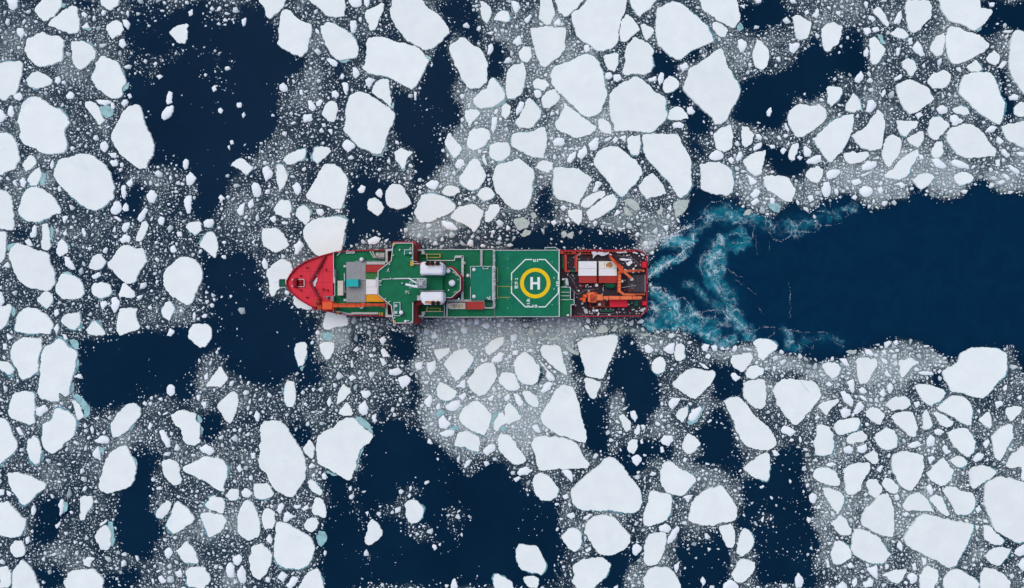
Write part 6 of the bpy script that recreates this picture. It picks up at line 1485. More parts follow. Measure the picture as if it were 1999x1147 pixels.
# join with the hand-traced small floes
nv = len(bco); tv = np.array(brash.v); tl = np.concatenate([np.array(f) for f in brash.f]) + nv; tt = np.array([len(f) for f in brash.f])
loops = np.concatenate([loops, tl]); tot = np.concatenate([tot, tt]); st = np.concatenate([[0], np.cumsum(tot)[:-1]])
me = np_mesh('brash_ice', np.concatenate([bco, tv]), loops, st, tot)
at = me.attributes.new('tone', 'FLOAT', 'FACE')
tn = np.concatenate([tone, np.array(btone)]).astype(np.float32)
if len(at.data) == len(tn): at.data.foreach_set('value', tn)
me.materials.append(BRASH)
bo = bpy.data.objects.new('brash_ice', me); COL.objects.link(bo)
tag(bo, 'countless small white and grey ice fragments floating between the larger floes', 'brash ice', kind='stuff')
wo = wet.build('waterlogged_ice', WETICE)
tag(wo, 'yellowish grey water-soaked slabs of ice along the ship and the channel', 'wet ice', kind='stuff')
to = turq.build('submerged_ice', TURQ)
tag(to, 'turquoise feet of the floes awash just below the water surface', 'submerged ice', kind='stuff')
print('brash pieces', npc)

# foam of the wake: flecks strung along the lines of the eddies
frs = np.random.default_rng(9); fl = []
for line in FOAML.strip().splitlines():
    wd, dn, pl = line.split('|'); wd = float(wd) / WK[2]; dn = float(dn); pts = walk(wk(pl), 1.0)
    for strand in range(3 if wd < 4 else 5):
        ph = frs.uniform(0, 6, 6); amp = (.5 + wd * .32) * (.5 + strand * .55); fq = frs.uniform(.8, 1.3); w1 = .25 + wd * .07
        for t, (x, y) in enumerate(pts):
            t *= fq
            ox = amp * (math.sin(t * .13 + ph[0]) + .7 * math.sin(t * .33 + ph[1]) + .5 * math.sin(t * .83 + ph[2]) + .3 * math.sin(t * 1.9 + ph[5]))
            oy = amp * (math.sin(t * .11 + ph[3]) + .7 * math.sin(t * .29 + ph[4]) + .5 * math.sin(t * .77 + ph[5]) + .3 * math.sin(t * 1.7 + ph[1]))
            cl = max(0, .35 + .9 * math.sin(t * .23 + ph[2]) * math.sin(t * .061 + ph[1]) + .25 * math.sin(t * .9 + ph[4]))
            for _ in range(frs.poisson(dn * cl * (2.2 + wd * .55) / (1 + strand * .35))):
                fl.append((x + ox + frs.normal(0, w1), y + oy + frs.normal(0, w1), frs.uniform(.12, .5) * (.8 + .04 * wd), 0))
fa = np.array(fl); nf = len(fa); K = 5
ang = (np.arange(K)[None, :] + frs.uniform(-.4, .4, (nf, K))) * 2 * np.pi / K
ang = ang[:, ::-1]; rad = fa[:, 2:3] * frs.uniform(.5, 1.3, (nf, K)); rot = frs.uniform(0, 6.3, (nf, 1)); ux, uy = rad * 1.5 * np.cos(ang), rad * .7 * np.sin(ang)
px = fa[:, 0:1] + ux * np.cos(rot) - uy * np.sin(rot); py = fa[:, 1:2] + ux * np.sin(rot) + uy * np.cos(rot)
zz = frs.uniform(.03, .09, (nf, 1))
top = ring(px, py, zz); bot = ring(px, py, zz * 0 - .03); fco = np.stack([bot, top], 1).reshape(-1, 3)
b0 = (np.arange(nf) * 2 * K)[:, None]; i = np.arange(K)[None, :]; j = (i + 1) % K
sides = np.stack([b0 + i, b0 + j, b0 + K + j, b0 + K + i], -1).reshape(nf, -1); loops = np.concatenate([sides, b0 + K + i], 1).ravel()
tot = np.tile(np.concatenate([np.full(K, 4), [K]]), nf); st = np.concatenate([[0], np.cumsum(tot)[:-1]])
me = np_mesh('wake_foam', fco, loops, st, tot); me.materials.append(FOAM)
fo = bpy.data.objects.new('wake_foam', me); COL.objects.link(fo)
tag(fo, 'white lacy foam lines curling through the dark churned water behind the stern', 'foam', kind='stuff')
print('foam flecks', nf)

# ================================================================== the icebreaker
ship = empty('icebreaker', P(913, 552, 0)); ORG[ship.name] = Vector(ship.location)
tag(ship, 'red-hulled icebreaker with green decks, helipad and orange cranes ploughing through the ice', 'ship')

def part(mb, name, m, parent=None, smooth=False, label=None, origin=None):
    o = mb.build(name, m, parent or ship, smooth=smooth, origin=origin)
    if label: o['label'] = label
    return o
def each(mb, name, m, smooth=False):
    # every loose piece becomes a part of its own
    par = list(range(len(mb.v)))
    def find(a):
        while par[a] != a: par[a] = par[par[a]]; a = par[a]
        return a
    for f in mb.f:
        for q_ in f[1:]: par[find(q_)] = find(f[0])
    groups = {}
    for f in mb.f: groups.setdefault(find(f[0]), []).append(f)
    for fs in groups.values():
        mp = {}; b2 = MB()
        for f in fs: b2.f.append(tuple(mp.setdefault(i_, len(mp)) for i_ in f))
        b2.v = [None] * len(mp)
        for k_, v_ in mp.items(): b2.v[v_] = mb.v[k_]
        part(b2, name, m, ship, smooth)
def sub(parent_mb, name, m, origin, smooth=False, label=None):
    return part(parent_mb, name, m, ship, smooth, label, origin)

# --- hull: flared shell with a bulwark rim
up = [(558, 548, 12), (565, 535.4, 12), (577, 521.5, 12), (594.5, 510, 12), (613.7, 502.3, 12), (634.6, 495.9, 12), (650, 491.8, 12), (652, 491.4, 10), (664, 489.8, 10), (678, 488.7, 10), (704, 487.7, 10), (730, 486.8, 10), (765, 486.4, 10),
      (900, 487, 9), (1090, 488, 9), (1093, 487.6, 7.3), (1160, 487, 7.3), (1242, 487.2, 7.3), (1256, 491, 7.3), (1262.5, 499, 7.3), (1263.5, 510, 7.3)]
lo = [(1263.5, 598, 7.3), (1262, 607, 7.3), (1252, 617.5, 7.3), (1160, 618, 7.3), (1093, 618, 7.3), (1090, 618, 9), (900, 618.6, 9), (765, 617.8, 10), (730, 616.8, 10), (695.6, 616, 10), (669.5, 614, 10), (652, 611, 10), (650, 610.4, 12), (629.4, 606, 12), (613.7, 601.7, 12), (599.7, 594.7, 12), (582.3, 584.3, 12), (566.6, 570.3, 12), (559, 558, 12)]
loop = [P(*p) for p in up + lo]; n = len(loop); ax = P(913, 552, 9)[1]
def inset(l, d):
    out = []
    for i in range(len(l)):
        a, b, c = Vector(l[i - 1][:2]), Vector(l[i][:2]), Vector(l[(i + 1) % len(l)][:2])
        t = (c - a).normalized(); nn = Vector((t.y, -t.x)); cc = Vector((loop[0][0] + 60, ax)) - b
        if nn.dot(cc) < 0: nn = -nn
        out.append((b.x + nn.x * d, b.y + nn.y * d, l[i][2]))
    return out
inn = inset(loop, .32)
bowx = min(p[0] for p in loop)
def low(p, z, k):
    f = max(0, 1 - (p[0] - bowx) / 28)
    return (p[0] + k * 5.5 * f, ax + (p[1] - ax) * (1 - k * (.035 + .12 * f)), z)
rings = [[low(p, -2.5, 1) for p in loop], [low(p, 1.5, .75) for p in loop], [low(p, 4.5, .3) for p in loop], loop, inn, [(p[0], p[1], p[2] - 1.6) for p in inn]]
hb = MB()
for r in rings: hb.v += r
for k in range(len(rings) - 1):
    for i in range(n):
        j = (i + 1) % n; hb.f.append((k * n + i, k * n + j, (k + 1) * n + j, (k + 1) * n + i))
hull = part(hb, 'hull', RED)
b = MB()
for q in range(14):                                       # stiffeners on the inside of the fore bulwark
    x = 655 + q * 7.6; b.box(x, 489.2, x + .8, 490.8, 9.6, 8.6)
    x = 655 + q * 7.6; b.box(x, 614.4 - max(0, (690 - x) * .06), x + .8, 616 - max(0, (690 - x) * .06), 9.6, 8.6)
sub(b, 'bulwark_stay', WALLRED, P(700, 500, 8)).parent = ship

# --- forecastle
bow = [(650, 492.9), (634.6, 497), (613.9, 503.5), (595, 511.3), (578, 522.7), (566.3, 536), (559.6, 548.5), (560.6, 558), (567.8, 569.4), (583.2, 583.2), (600.4, 593.6), (614.2, 600.4), (629.7, 604.8), (650, 609.2)]
fd = part(MB().pxprism(bow, 11, 10), 'forecastle_deck', RED2)
b = MB()
for x in (606, 630): b.strip([(x, 551 - 40 + (640 - x) * .35), (x, 551 + 40 - (640 - x) * .35)], .5, 11.03)
for y in (530, 551, 570): b.strip([(575 if y == 551 else 588, y), (648, y)], .45, 11.034)
part(b, 'plating_seam', BREAK, ship)
b = MB(); b.strip([(633.5, 499), (619, 525), (604.6, 551), (613, 567), (623.5, 585)], 3.2, 12.2, 1.3)
part(b, 'breakwater', BREAK)
b = MB(); b.strip([(634.5, 500), (621, 525), (607, 551), (615, 566), (625, 584)], .7, 12.6, 1.5)
for t in np.linspace(0.02, .98, 12):
    a = (633.5 - 29 * t * 2, 499 + 52 * t * 2) if t < .5 else (604.6 + 19 * (t - .5) * 2, 551 + 34 * (t - .5) * 2)
    b.box(a[0] + 1.6, a[1] - .4, a[0] + 4.5, a[1] + .4, 12.0, 11)
part(b, 'breakwater_stiffener', WALLRED)
def blob(cx, cy, pts, z, h, m, name='snow_patch', seed=1, lab=None):
    rg = random.Random(seed); mb = MB(); pp = rough(pts, rg, 1.2, 1.0); mb.prism([P(x, y, z + h) for x, y in pp], z - .05, .0)
    return part(mb, name, m, ship, label=lab)
blob(0, 0, [(609, 553), (614, 547), (619.5, 541), (617, 551), (614.5, 560), (611, 559)], 11, .35, SNOWP, seed=2)
blob(0, 0, [(631.5, 505), (634, 502), (633, 506), (631.6, 508)], 11, .3, SNOWP, seed=3)
for k, (x, y) in enumerate([(621.5, 528), (619, 532), (616, 566), (620, 571), (622, 576), (618.4, 537)]):
    blob(0, 0, [(x - 1.5, y - .9), (x + 1, y - 1.2), (x + 1.7, y + .6), (x - .6, y + 1.2)], 11, .25, SNOWP, seed=10 + k)
# windlass in its white frame
b = MB(); b.rail([(570, 544.8), (593.6, 544.8), (593.6, 559)], 11, .9, .22); b.rail([(570, 559), (593.6, 559)], 11, .9, .22); b.rail([(570, 544.8), (570, 548)], 11, .9, .2); b.rail([(570, 556), (570, 559)], 11, .9, .2)
part(b, 'windlass_rail', RAILW)
b = MB()
for y in (548.5, 555.2):
    b.tube(P(574, y, 12), P(579, y, 12), 1.0, n=14); b.tube(P(580, y, 12), P(581, y, 12), 1.25, n=14)
b.box(583.5, 546.8, 590, 550.5, 12.4, 11, .1); b.box(583.5, 553.4, 590, 557.2, 12.4, 11, .1); b.box(571, 550.4, 583, 553.4, 11.8, 11, .1)
part(b, 'anchor_windlass', BREAK)
b = MB()
for x, y in [(600, 522), (600, 580), (628, 520), (637, 526), (640, 566), (632, 564), (588, 538), (588, 566)]:
    b.lathe(P(x, y, 11), [(.28, 0), (.28, .7), (.36, .75), (.36, .9), (.1, .95)], 10)
each(b, 'mooring_bollard', BREAK)
# bow platform
pf = part(MB().pxprism([(544.5, 546.5), (546, 544.5), (556.5, 544.5), (556.5, 560), (546, 560), (544.5, 558)], 11.6, 11.2), 'bow_platform', DGREEN)
b = MB(); b.rail([(557, 544), (545.8, 544), (544, 546.3), (544, 558.3), (545.8, 560.6), (557.6, 560.6)], 11.6, 1, .22); b.bar(P(544, 551.5, 12.2), P(536.5, 551.5, 12.2), .12, .12); b.bar(P(538.5, 550.2, 12.2), P(538.5, 552.8, 12.2), .12, .12)
part(b, 'platform_rail', RAILW)
b = MB(); b.rail([(651, 493.5), (651.2, 540), (653.5, 541), (653.5, 576), (651, 577), (651, 609)], 11, 1.0, .3)
b.box(650.3, 525, 653.4, 552, 11.4, 9); part(b, 'forecastle_rail', LGREY)

# --- foredeck
part(MB().pxprism([(651.5, 493), (664, 491.3), (678, 490.2), (704, 489.2), (730, 488.3), (766, 488), (766, 616.5), (730, 615.4), (695.6, 614.5), (669.5, 612.5), (651.5, 609.6)], 9, 8), 'foredeck', GREEN)
hc = part(MB().box(676, 510.8, 714, 547.5, 10.6, 9, .06).box(676, 548, 714, 590, 10.6, 9, .06), 'hatch_cover', GREY)
b = MB()
for y in (530.6, 566): b.strip([(676.5, y), (713.5, y)], .4, 10.62)
for x in (684.5, 693.5, 704): b.strip([(x, 511.5), (x, 589.5)], .25, 10.624)
part(b, 'hatch_seam', STEEL)
b = MB()
for x0, y0, x1, y1 in [(670.5, 517, 676, 521.4), (670.5, 583, 676, 587.6), (714, 511, 752, 516)]: b.box(x0, y0, x1, y1, 10.2, 9, .05)
each(b, 'hatch_coaming', LGREY)
b = MB()
for x, y in [(706.5, 506.3), (706.5, 598)]: b.dome(x, y, 11.2, 4.3, 9)
each(b, 'vent_head', WHITE, smooth=True)
b = MB().box(685.5, 609, 738.5, 613.3, 10.4, 9, .15); part(b, 'gangway', BEIGE)
for args in [([(693, 509.4), (713, 509.4), (752, 510)], 9, 1, .14), ([(672, 533), (673, 571)], 9, 1.2, .25), ([(671, 552), (674.5, 571)], 9, 1, .2), ([(675, 491.6), (692, 491.2), (692, 493.6), (676, 494)], 9, 1.1, .22), ([(658, 498.5), (664.5, 491.5)], 9, 1, .2), ([(669, 612), (690, 613.4)], 9, 1.1, .2), ([(652, 606), (690, 613)], 9, 1.1, .15)]:
    part(MB().rail(*args), 'deck_rail', RAILW)
b = MB(); b.box(733, 492.5, 751, 503.5, 10.6, 9, .1); b.box(738.5, 503.5, 750, 505.5, 10, 9); part(b, 'winch_house', STEEL)
b = MB()
for k in range(6): b.tube(P(740 + k * 1.9, 494.5, 11), P(740 + k * 1.9, 502, 11), .14, n=6)
b.bar(P(722, 489.5, 10.5), P(730, 503, 10.5), .25, .25); b.bar(P(727, 489.5, 10.5), P(733, 503, 10.5), .25, .25); b.box(735, 494, 738.5, 499, 11.2, 9, .1)
part(b, 'davit_frame', BEIGE)
b = MB().box(740, 609.4, 742.2, 615, 10.2, 9).box(744, 609.4, 747.5, 615, 10.2, 9).box(655, 606.8, 663, 611, 10, 9, .1); each(b, 'deck_locker', RAILY)

# foredeck crane, boom laid aft
b = MB().pxprism([(612, 585), (617, 584), (627, 590), (628, 603), (621, 604.5), (612.5, 604.5), (613.5, 597)], 13.5, 11, .15)
cr = part(b, 'foredeck_crane', ORRED, origin=P(628, 596, 11))
def csub(mb, name, m, parent, smooth=False):
    return mb.build(name, m, parent, smooth=smooth)
csub(MB().box(628.5, 588.8, 649.2, 604, 16.5, 11.2, .25), 'cab', ORANGE, cr)
b = MB(); b.box(649, 592.2, 704, 599.4, 16.2, 14.9, .2); b.box(704, 591.2, 712, 598.6, 16.5, 14.8, .2); b.box(712, 592.2, 752, 597.4, 16.2, 15, .2)
csub(b, 'boom', ORANGE, cr)
b = MB()
for x in (659, 676, 693, 726, 740): b.box(x, 591.8, x + 1.2, 599.6 if x < 700 else 597.8, 16.4, 15)
b.box(746, 594, 752.5, 600, 16.6, 15, .2); b.tube(P(649, 594, 16.6), P(750, 594.6, 16.6), .1, n=6); csub(b, 'boom_collar', ORRED, cr)
b = MB(); b.tube(P(614, 598, 13.5), P(614, 603, 13.5), .9, n=12); b.tube(P(622, 589, 13.8), P(622, 594, 13.8), .9, n=12); csub(b, 'winch_drum', BREAK, cr)
b = MB(); b.dome(639, 581.5, 12.6, 2.2, 11); b.box(645, 578, 651, 588, 12.3, 11, .1); b.box(632, 577.8, 644, 578.8, 12.2, 11)
part(b, 'deck_machinery', STEEL)

# --- cargo standing on the deck: things of their own
def container(x0, y0, x1, y1, z1, z0, m, label, group, roofbits=True):
    t = empty('shipping_container', P((x0 + x1) / 2, (y0 + y1) / 2, z0)); ORG[t.name] = Vector(t.location)
    tag(t, label, 'container', group)
    MB().box(x0 + .25, y0 + .25, x1 - .25, y1 - .25, z1, z0, .05).build('body', m, t)
    fb = MB()
    for yy_ in (y0, y1 - .6): fb.box(x0 + .1, yy_, x1 - .1, yy_ + .6, z1 + .07, z1 - .15)
    for xx_ in (x0, x1 - .6): fb.box(xx_, y0 + .6, xx_ + .6, y1 - .6, z1 + .072, z1 - .15)
    for xx_ in (x0, x1 - .9):
        for yy_ in (y0, y1 - .9): fb.box(xx_ - .06, yy_ - .06, xx_ + .96, yy_ + .96, z1 + .11, z0 - .0)
    fb.build('corner_frame', m, t)
    return t
FG = 'cargo containers on the foredeck'; AG = 'cargo containers on the dark aft deck'
container(675.6, 544.6, 699.2, 559, 13.6, 10.6, TEAL, 'turquoise container standing alone on the grey hatch cover', FG)
container(659, 547.5, 669.8, 576.2, 11.9, 9, BEIGE, 'pale beige box container standing lengthwise just behind the red forecastle', FG)
container(714.4, 516.6, 752, 530.8, 12.4, 9, CRED, 'dull red container beside the bridge front, uppermost of the foredeck row', FG)
container(714.4, 531.2, 742, 544.6, 11.6, 9, CGREEN, 'mid green container between the dull red and the white foredeck containers', FG)
container(714.4, 545, 742, 559.4, 13.0, 9, CWHITE, 'white foredeck container next to the green one', FG)
container(714.4, 559.7, 742, 574, 13.0, 9, CWHITE, 'white foredeck container next to the yellow-orange one', FG)
container(714.8, 574.4, 757, 588.6, 12.6, 9, CORANGE, 'yellow-orange container beside the bridge front', FG)
container(1129.4, 509.4, 1164.6, 523.4, 9.2, 6, CWHITE, 'clean white aft container nearest the helipad, upper of the white pair', AG)
container(1129.4, 523.7, 1164.6, 537.8, 9.2, 6, CWHITE, 'clean white aft container nearest the helipad, touching a red one', AG)
container(1130, 538.1, 1165, 552, 8.8, 6, CRED, 'red container touching the clean white pair on the aft deck', AG)
rc = container(1169.2, 509.4, 1204, 523.4, 9.2, 6, CRUSTW, 'white container with a yellow-brown rust stain beneath the orange knuckle boom', AG)
container(1169.2, 523.7, 1204, 537.8, 9.2, 6, CWHITE, 'white container with faint roof lines between the rust-stained and a red one', AG)
container(1168.8, 538.1, 1204, 552, 8.8, 6, CRED, 'red container touching the orange stern frame', AG)
container(1190.2, 584.6, 1224.6, 599, 9.4, 6, CBRIGHT, 'bright scarlet container below the long orange crane boom', AG)
container(910.3, 589, 945, 603.5, 16.9, 14, CRED, 'brick red container in the recess beside the helipad, touching the workboat', 'cargo in the white-rimmed recess')
b = MB()
rg = random.Random(4)
blob_pts = [(1186, 513), (1191, 510.6), (1195, 513.5), (1196.5, 519), (1191, 522), (1184, 521), (1182.5, 516)]
mb = MB().prism([P(x, y, 9.29) for x, y in rough(blob_pts, rg, 1.3, 1)], 9.26); mb.build('rust_stain', RUSTM, rc)
for sx in (1180, 1193):
    MB().box(sx, 510.3, sx + .4, 522.8, 9.28, 9.2).build('roof_seam', STEEL, rc)

# --- bridge block
WING = [(767.3, 470.6), (812, 470.6), (812.4, 509), (816, 511), (866, 511), (866, 594), (817, 594), (813, 598), (813.4, 632.4), (768, 632.4), (762.4, 598), (736.5, 575.5), (736.5, 527.6), (762.2, 509)]
part(MB().pxprism(WING, 20.5, 9), 'bridge_wall', WALLRED)
ROOF = [(767.6, 474.2), (763.8, 508.6), (738, 528.8), (738, 574.4), (763.8, 596.2), (768.4, 630), (805.8, 630), (805.8, 588), (822, 584), (864, 584), (864, 519), (822, 519), (805.8, 516), (805.8, 474.2)]
part(MB().pxprism(ROOF, 24, 20), 'bridge_roof', GREEN)
b = MB(); b.rail([(767.6, 474.2), (805.8, 474.2), (805.8, 509)], 24, .9, .26); b.rail([(805.8, 590), (805.8, 630), (768.4, 630), (763.8, 596.2), (738, 574.4), (738, 528.8), (763.8, 508.6), (767.6, 474.2)], 24, .9, .26)
part(b, 'roof_rail', RAILW)
b = MB(); b.rail([(789.5, 497), (789.5, 487), (805, 487)], 24, 1, .22); b.rail([(769, 590), (781, 590), (781, 616), (769, 616), (769, 590)], 24, 1, .22)
b.bar(P(745, 544.5, 24.4), P(815, 543.2, 24.4), .18, .18); b.bar(P(769, 543, 24.4), P(800, 542.5, 24.4), .16, .16)
b.rail([(801, 514.5), (820, 514.5)], 24, 1, .22); b.rail([(802, 508), (815, 511)], 24, 1, .15)
part(b, 'inner_rail', RAILW)
b = MB().box(790.5, 488, 802, 496.5, 25.6, 24, .1).box(769.6, 590.6, 780.4, 615.4, 24.7, 24, .1); each(b, 'roof_locker', TEALDK)
b = MB().box(798.6, 491.3, 803.4, 495.6, 26.4, 24, .12).box(769.8, 594, 775.4, 599.4, 26.2, 24, .12).box(769.8, 606.8, 775.4, 612.2, 26.2, 24, .12).box(814, 576.4, 822, 586, 26, 24, .12); each(b, 'vent_box', LGREY)
b = MB().box(802, 508.6, 807.5, 518, 25.2, 24, .08).box(766, 474.5, 770.8, 478, 25.2, 24, .1).box(768.5, 625, 772, 628.6, 25.2, 24, .1); each(b, 'searchlight_box', RAILY)
b = MB()
for x, y, r in [(780.3, 487.4, 1.7), (785.2, 552.3, 1.4), (791.6, 626.5, 2.6), (798, 626, 1.2), (762.6, 543, 1.2), (783.5, 609.6, 4.3)]: b.dome(x, y, 24.9 + r * .12, r, 24)
each(b, 'radome', WHITE, smooth=True)
b = MB()
for k, (x, y) in enumerate([(758, 526), (760, 515.5), (767.5, 498), (768, 478.5), (801, 484), (803.5, 503.5), (752, 583), (760, 588.5), (796, 569), (793.5, 571), (798.3, 572), (792.5, 568), (741, 551.5), (743.5, 548.5), (803, 627.5), (795, 626), (770, 620)]):
    s_ = .35 + .25 * ((k * 37) % 10) / 10
    b.tube(P(x, y, 24), P(x, y, 25.6), .12, n=6); b.box(x - 1.1 * s_ * 2, y - .7, x + 1.1 * s_ * 2, y + .7, 25.8, 25.2, .05)
    b.bar(P(x - 1.6, y + 1.4, 25.3), P(x + 1.4, y - 1.7, 25.5), .14, .14)
part(b, 'antenna', RAILW)
b = MB()
for d in ((-2.2, 3.6), (0, -2.6), (2.2, 3.6)): b.bar(P(758, 526.5, 24.6), P(758 + d[0], 526.5 + d[1], 24.3), .2, .2)
for yy_ in (546.5, 555): b.bar(P(733.5, yy_, 23), P(744, yy_ + 1.2, 24.8), .3, .3)
b.box(733.4, 541, 738.6, 560, 23.8, 20, .1)
part(b, 'searchlight_mast', LGREY)
# wing outriggers and white bulkheads beside the bridge
b = MB().box(752.4, 485.6, 766, 489.4, 12.5, 8).box(752.6, 489.4, 756.6, 512, 12.5, 9).box(812, 485.8, 827, 489.6, 15.6, 9).box(822.8, 489.6, 828.6, 496, 16, 14).box(752.6, 590.5, 756.6, 614, 12.5, 9).box(752.8, 614, 767, 618.8, 12.5, 8).box(812.6, 614.6, 827, 619, 15.6, 9).box(823, 608, 829, 614.6, 16, 14)
each(b, 'side_bulkhead', LGREY)

# --- mast
mast = part(MB().tube(P(816, 546, 24), P(820.5, 547, 36), .35, .2).tube(P(816, 558, 24), P(820.5, 556, 36), .35, .2).tube(P(829, 552, 24), P(823, 552, 36), .4, .25).box(815.5, 545, 829.5, 560, 30.2, 30, 0).box(818, 546, 826, 558, 34, 33.8), 'mast', LGREY, origin=P(822, 552, 24))
b = MB(); b.rail([(814.5, 543), (831.5, 543), (831.5, 561.5), (814.5, 561.5), (814.5, 543)], 30.2, 1, .2)
for y in (546, 549.5, 553, 557): b.bar(P(815, y, 30.9), P(831, y + .6, 30.9), .13, .13)
for x in (818.5, 823, 827): b.bar(P(x, 543, 30.9), P(x + .6, 561, 30.9), .16, .13)
b.bar(P(816, 543.5, 31.2), P(830, 560.5, 31.2), .15, .15); b.bar(P(830, 543.5, 31.2), P(816, 560.5, 31.2), .15, .15)
csub(b, 'mast_platform', RAILW, mast)
csub(MB().bar(P(791.8, 554.4, 32.4), P(815, 559.6, 32.4), .62, .5).tube(P(812, 558, 30), P(812, 558, 32.2), .4), 'radar_scanner', WHITE, mast)
csub(MB().bar(P(797.3, 542.3, 31.8), P(813.5, 552.4, 31.8), .36, .36), 'radar_arm', WHITE, mast)
b = MB()
for x, y in [(800, 556), (805, 551.5), (800.5, 561.5), (824, 547), (828, 555), (819, 560)]: b.box(x - .8, y - 1.2, x + .8, y + 1.2, 31.8, 30, .1)
b.bar(P(799.6, 549.5, 30.6), P(800.6, 561, 30.6), .2, .2); b.bar(P(800, 549.5, 30.4), P(815, 548.4, 30.4), .2, .2); b.bar(P(800, 561.6, 30.4), P(814, 560, 30.4), .2, .2)
csub(b, 'antenna_array', LGREY, mast)

# --- funnels with rusty exhausts
def funnel(y0, y1, up_side):
    pts = [(822, y0 + 2), (827, y0), (859, y0), (864.4, y0 + 5), (864.8, y1 - 4), (861.5, y1), (822, y1), (819.8, y1 - 3), (820.2, y0 + 7)] if up_side else \
          [(822, y0), (861.5, y0), (864.6, y0 + 4), (864.4, y1 - 8), (859, y1), (828, y1), (823, y1 - 5), (819.8, y0 + 7)]
    f = part(MB().pxprism(pts, 31.5, 22, .45), 'funnel', WHITE, origin=P(842, (y0 + y1) / 2, 22))
    ys = y0 + 4.5 if up_side else y1 - 4.5; d = -1 if up_side else 1
    cap = MB()
    for x in ((834.5, 843.5, 854) if up_side else (845, 854.5)):
        e = MB(); a_, c_ = P(x, ys, 31), P(x + .6, ys + d * 2.0, 33.2); e.tube(a_, c_, .62, .66, 14); csub(e, 'exhaust_pipe', PIPE, f)
        cap.tube(c_, P(x + .8, ys + d * 3.2, 33.9), .62, .55, 14)
    csub(cap, 'exhaust_mouth', BLACK, f)
    rr = random.Random(int(y0)); s_ = MB()
    pp = [(829, ys - 2.4), (836, ys - 3.1), (846, ys - 2.8), (858, ys - 2.6), (861.5, ys + 1), (858, ys + 2.6), (848, ys + 3), (838, ys + 2.5), (830, ys + 2)]
    s_.prism([P(x, y, 31.53) for x, y in rough(pp, rr, 1.4, 1)], 31.5); csub(s_, 'rust_patch', RUSTM, f)
    return f
funnel(510.4, 535.4, True); funnel(569.4, 594.4, False)
b = MB().box(819.5, 535.6, 866, 538, 24.6, 22).box(819.5, 566, 866, 568.8, 24.6, 22); each(b, 'funnel_grating', STEEL)
# after end of the funnel deck, rounded off with a red wall
OCT = [(862, 520), (884.5, 520), (892, 526.5), (903.4, 540), (903.4, 566.6), (892, 577), (883.4, 584.6), (862, 584.6)]
OCT2 = [(862, 523), (880.5, 523), (888, 529), (898.6, 541.6), (898.6, 565.4), (889, 573.6), (881, 580.6), (862, 580.6)]
part(MB().pxprism(OCT, 19.2, 14), 'funnel_deck_wall', WALLRED)
part(MB().pxprism(OCT2, 21.6, 18), 'funnel_deck', GREEN)
b = MB(); b.rail(OCT2, 21.6, .9, .25); part(b, 'funnel_deck_rail', RAILW)
b = MB()
for x, y, r in [(882.6, 552.2, 6.6), (875.2, 529, 4.3), (876, 565.6, 1.5), (895.6, 583, 1.7)]: b.dome(x, y, 22.2 + r * .1, r, 21.4, 1.0)
each(b, 'satellite_dome', WHITE, smooth=True)
b = MB()
for x, y in [(887, 532.5), (889.6, 534.6), (891, 537.2), (894.6, 545.6), (890, 568.6), (886.6, 570.6), (884.6, 531)]:
    b.box(x - 1.3, y - 1, x + 1.4, y + 1, 22.6, 21.6, .1)
each(b, 'liferaft_canister', BEIGE)

# --- accommodation deck aft of the bridge
part(MB().pxprism([(811, 486.4), (965, 486.6), (965, 618.6), (812, 618.6)], 14, 13.5), 'boat_deck', GREEN)
part(MB().pxprism([(812, 488.2), (966, 488.4), (966, 616.8), (813, 616.8)], 13.5, 8), 'superstructure_wall', LGREY)
for pl, wd_ in [([(828, 486.6), (965, 486.8)], .22), ([(828, 618.4), (965, 618.4)], .22), ([(833, 507.8), (887.6, 508), (887.6, 501)], .25), ([(812, 489), (826, 489)], .2), ([(828.5, 495.5), (834, 495.5), (834, 508)], .22), ([(826, 608), (865, 607.6)], .22), ([(834, 598), (834, 607)], .22)]:
    part(MB().rail(pl, 14, 1, wd_), 'boat_deck_rail', RAILW)
b = MB()
for y in (495.8, 502.2, 601.4, 607): b.rail([(833, y), (860, y)], 14, 1.4, .24)
for y in (499, 604.2):
    for x in (833, 859): b.box(x - .8, y - 3.4, x + .8, y + 3.4, 15.6, 14)
b.rail([(801.5, 509), (806.6, 509), (806.6, 518.3), (801.5, 518.3), (801.5, 509)], 24, 1, .2); part(b, 'liferaft_cradle', RAILY)
b = MB()
b.bar(P(888.4, 500.6, 16), P(904.4, 500.6, 16), .75, .7); b.bar(P(903.2, 500, 16), P(902.6, 585.5, 16), .78, .7)
for y in np.arange(506, 585, 8.2): b.box(900.6, y, 905.6, y + .8, 16.5, 14)
b.box(905.4, 510, 908.6, 515.6, 15.6, 14, .1); part(b, 'ventilation_duct', LGREY)
part(MB().box(918.6, 519.4, 961, 585, 17.2, 14, .06), 'hangar_house', TEALDK)
b = MB(); b.rail([(918.4, 519.6), (941, 519)], 17.2, .9, .18); b.rail([(918.4, 519.4), (918.4, 543)], 17.2, .9, .18); b.rail([(918.4, 560), (918.4, 585)], 17.2, .9, .18); b.rail([(943, 519.4), (959, 519.4)], 17.2, .9, .18)
b.rail([(942.6, 519.4), (942.6, 524.4), (952.4, 524.4), (952.4, 519.4)], 17.2, .9, .2)
b.bar(P(950.5, 580, 17.8), P(958, 584, 17.8), .35, .3); b.bar(P(957, 578, 17.8), P(953, 584.6, 17.8), .3, .3); part(b, 'house_rail', RAILW)
b = MB()
for x, y, z, z0 in [(925.3, 526, 17.6, 17.2), (925.3, 578.4, 17.6, 17.2), (913.6, 537.8, 14.8, 14)]: b.dome(x, y, z, 3.6, z0, .6); b.dome(x, y, z + .5, 2.1, z0, .6)
part(b, 'round_vent', WHITE, smooth=True)
b = MB().box(937.6, 487, 938.4, 519, 15.2, 14).box(938.8, 488, 941.8, 518, 15.4, 14.2, .05)
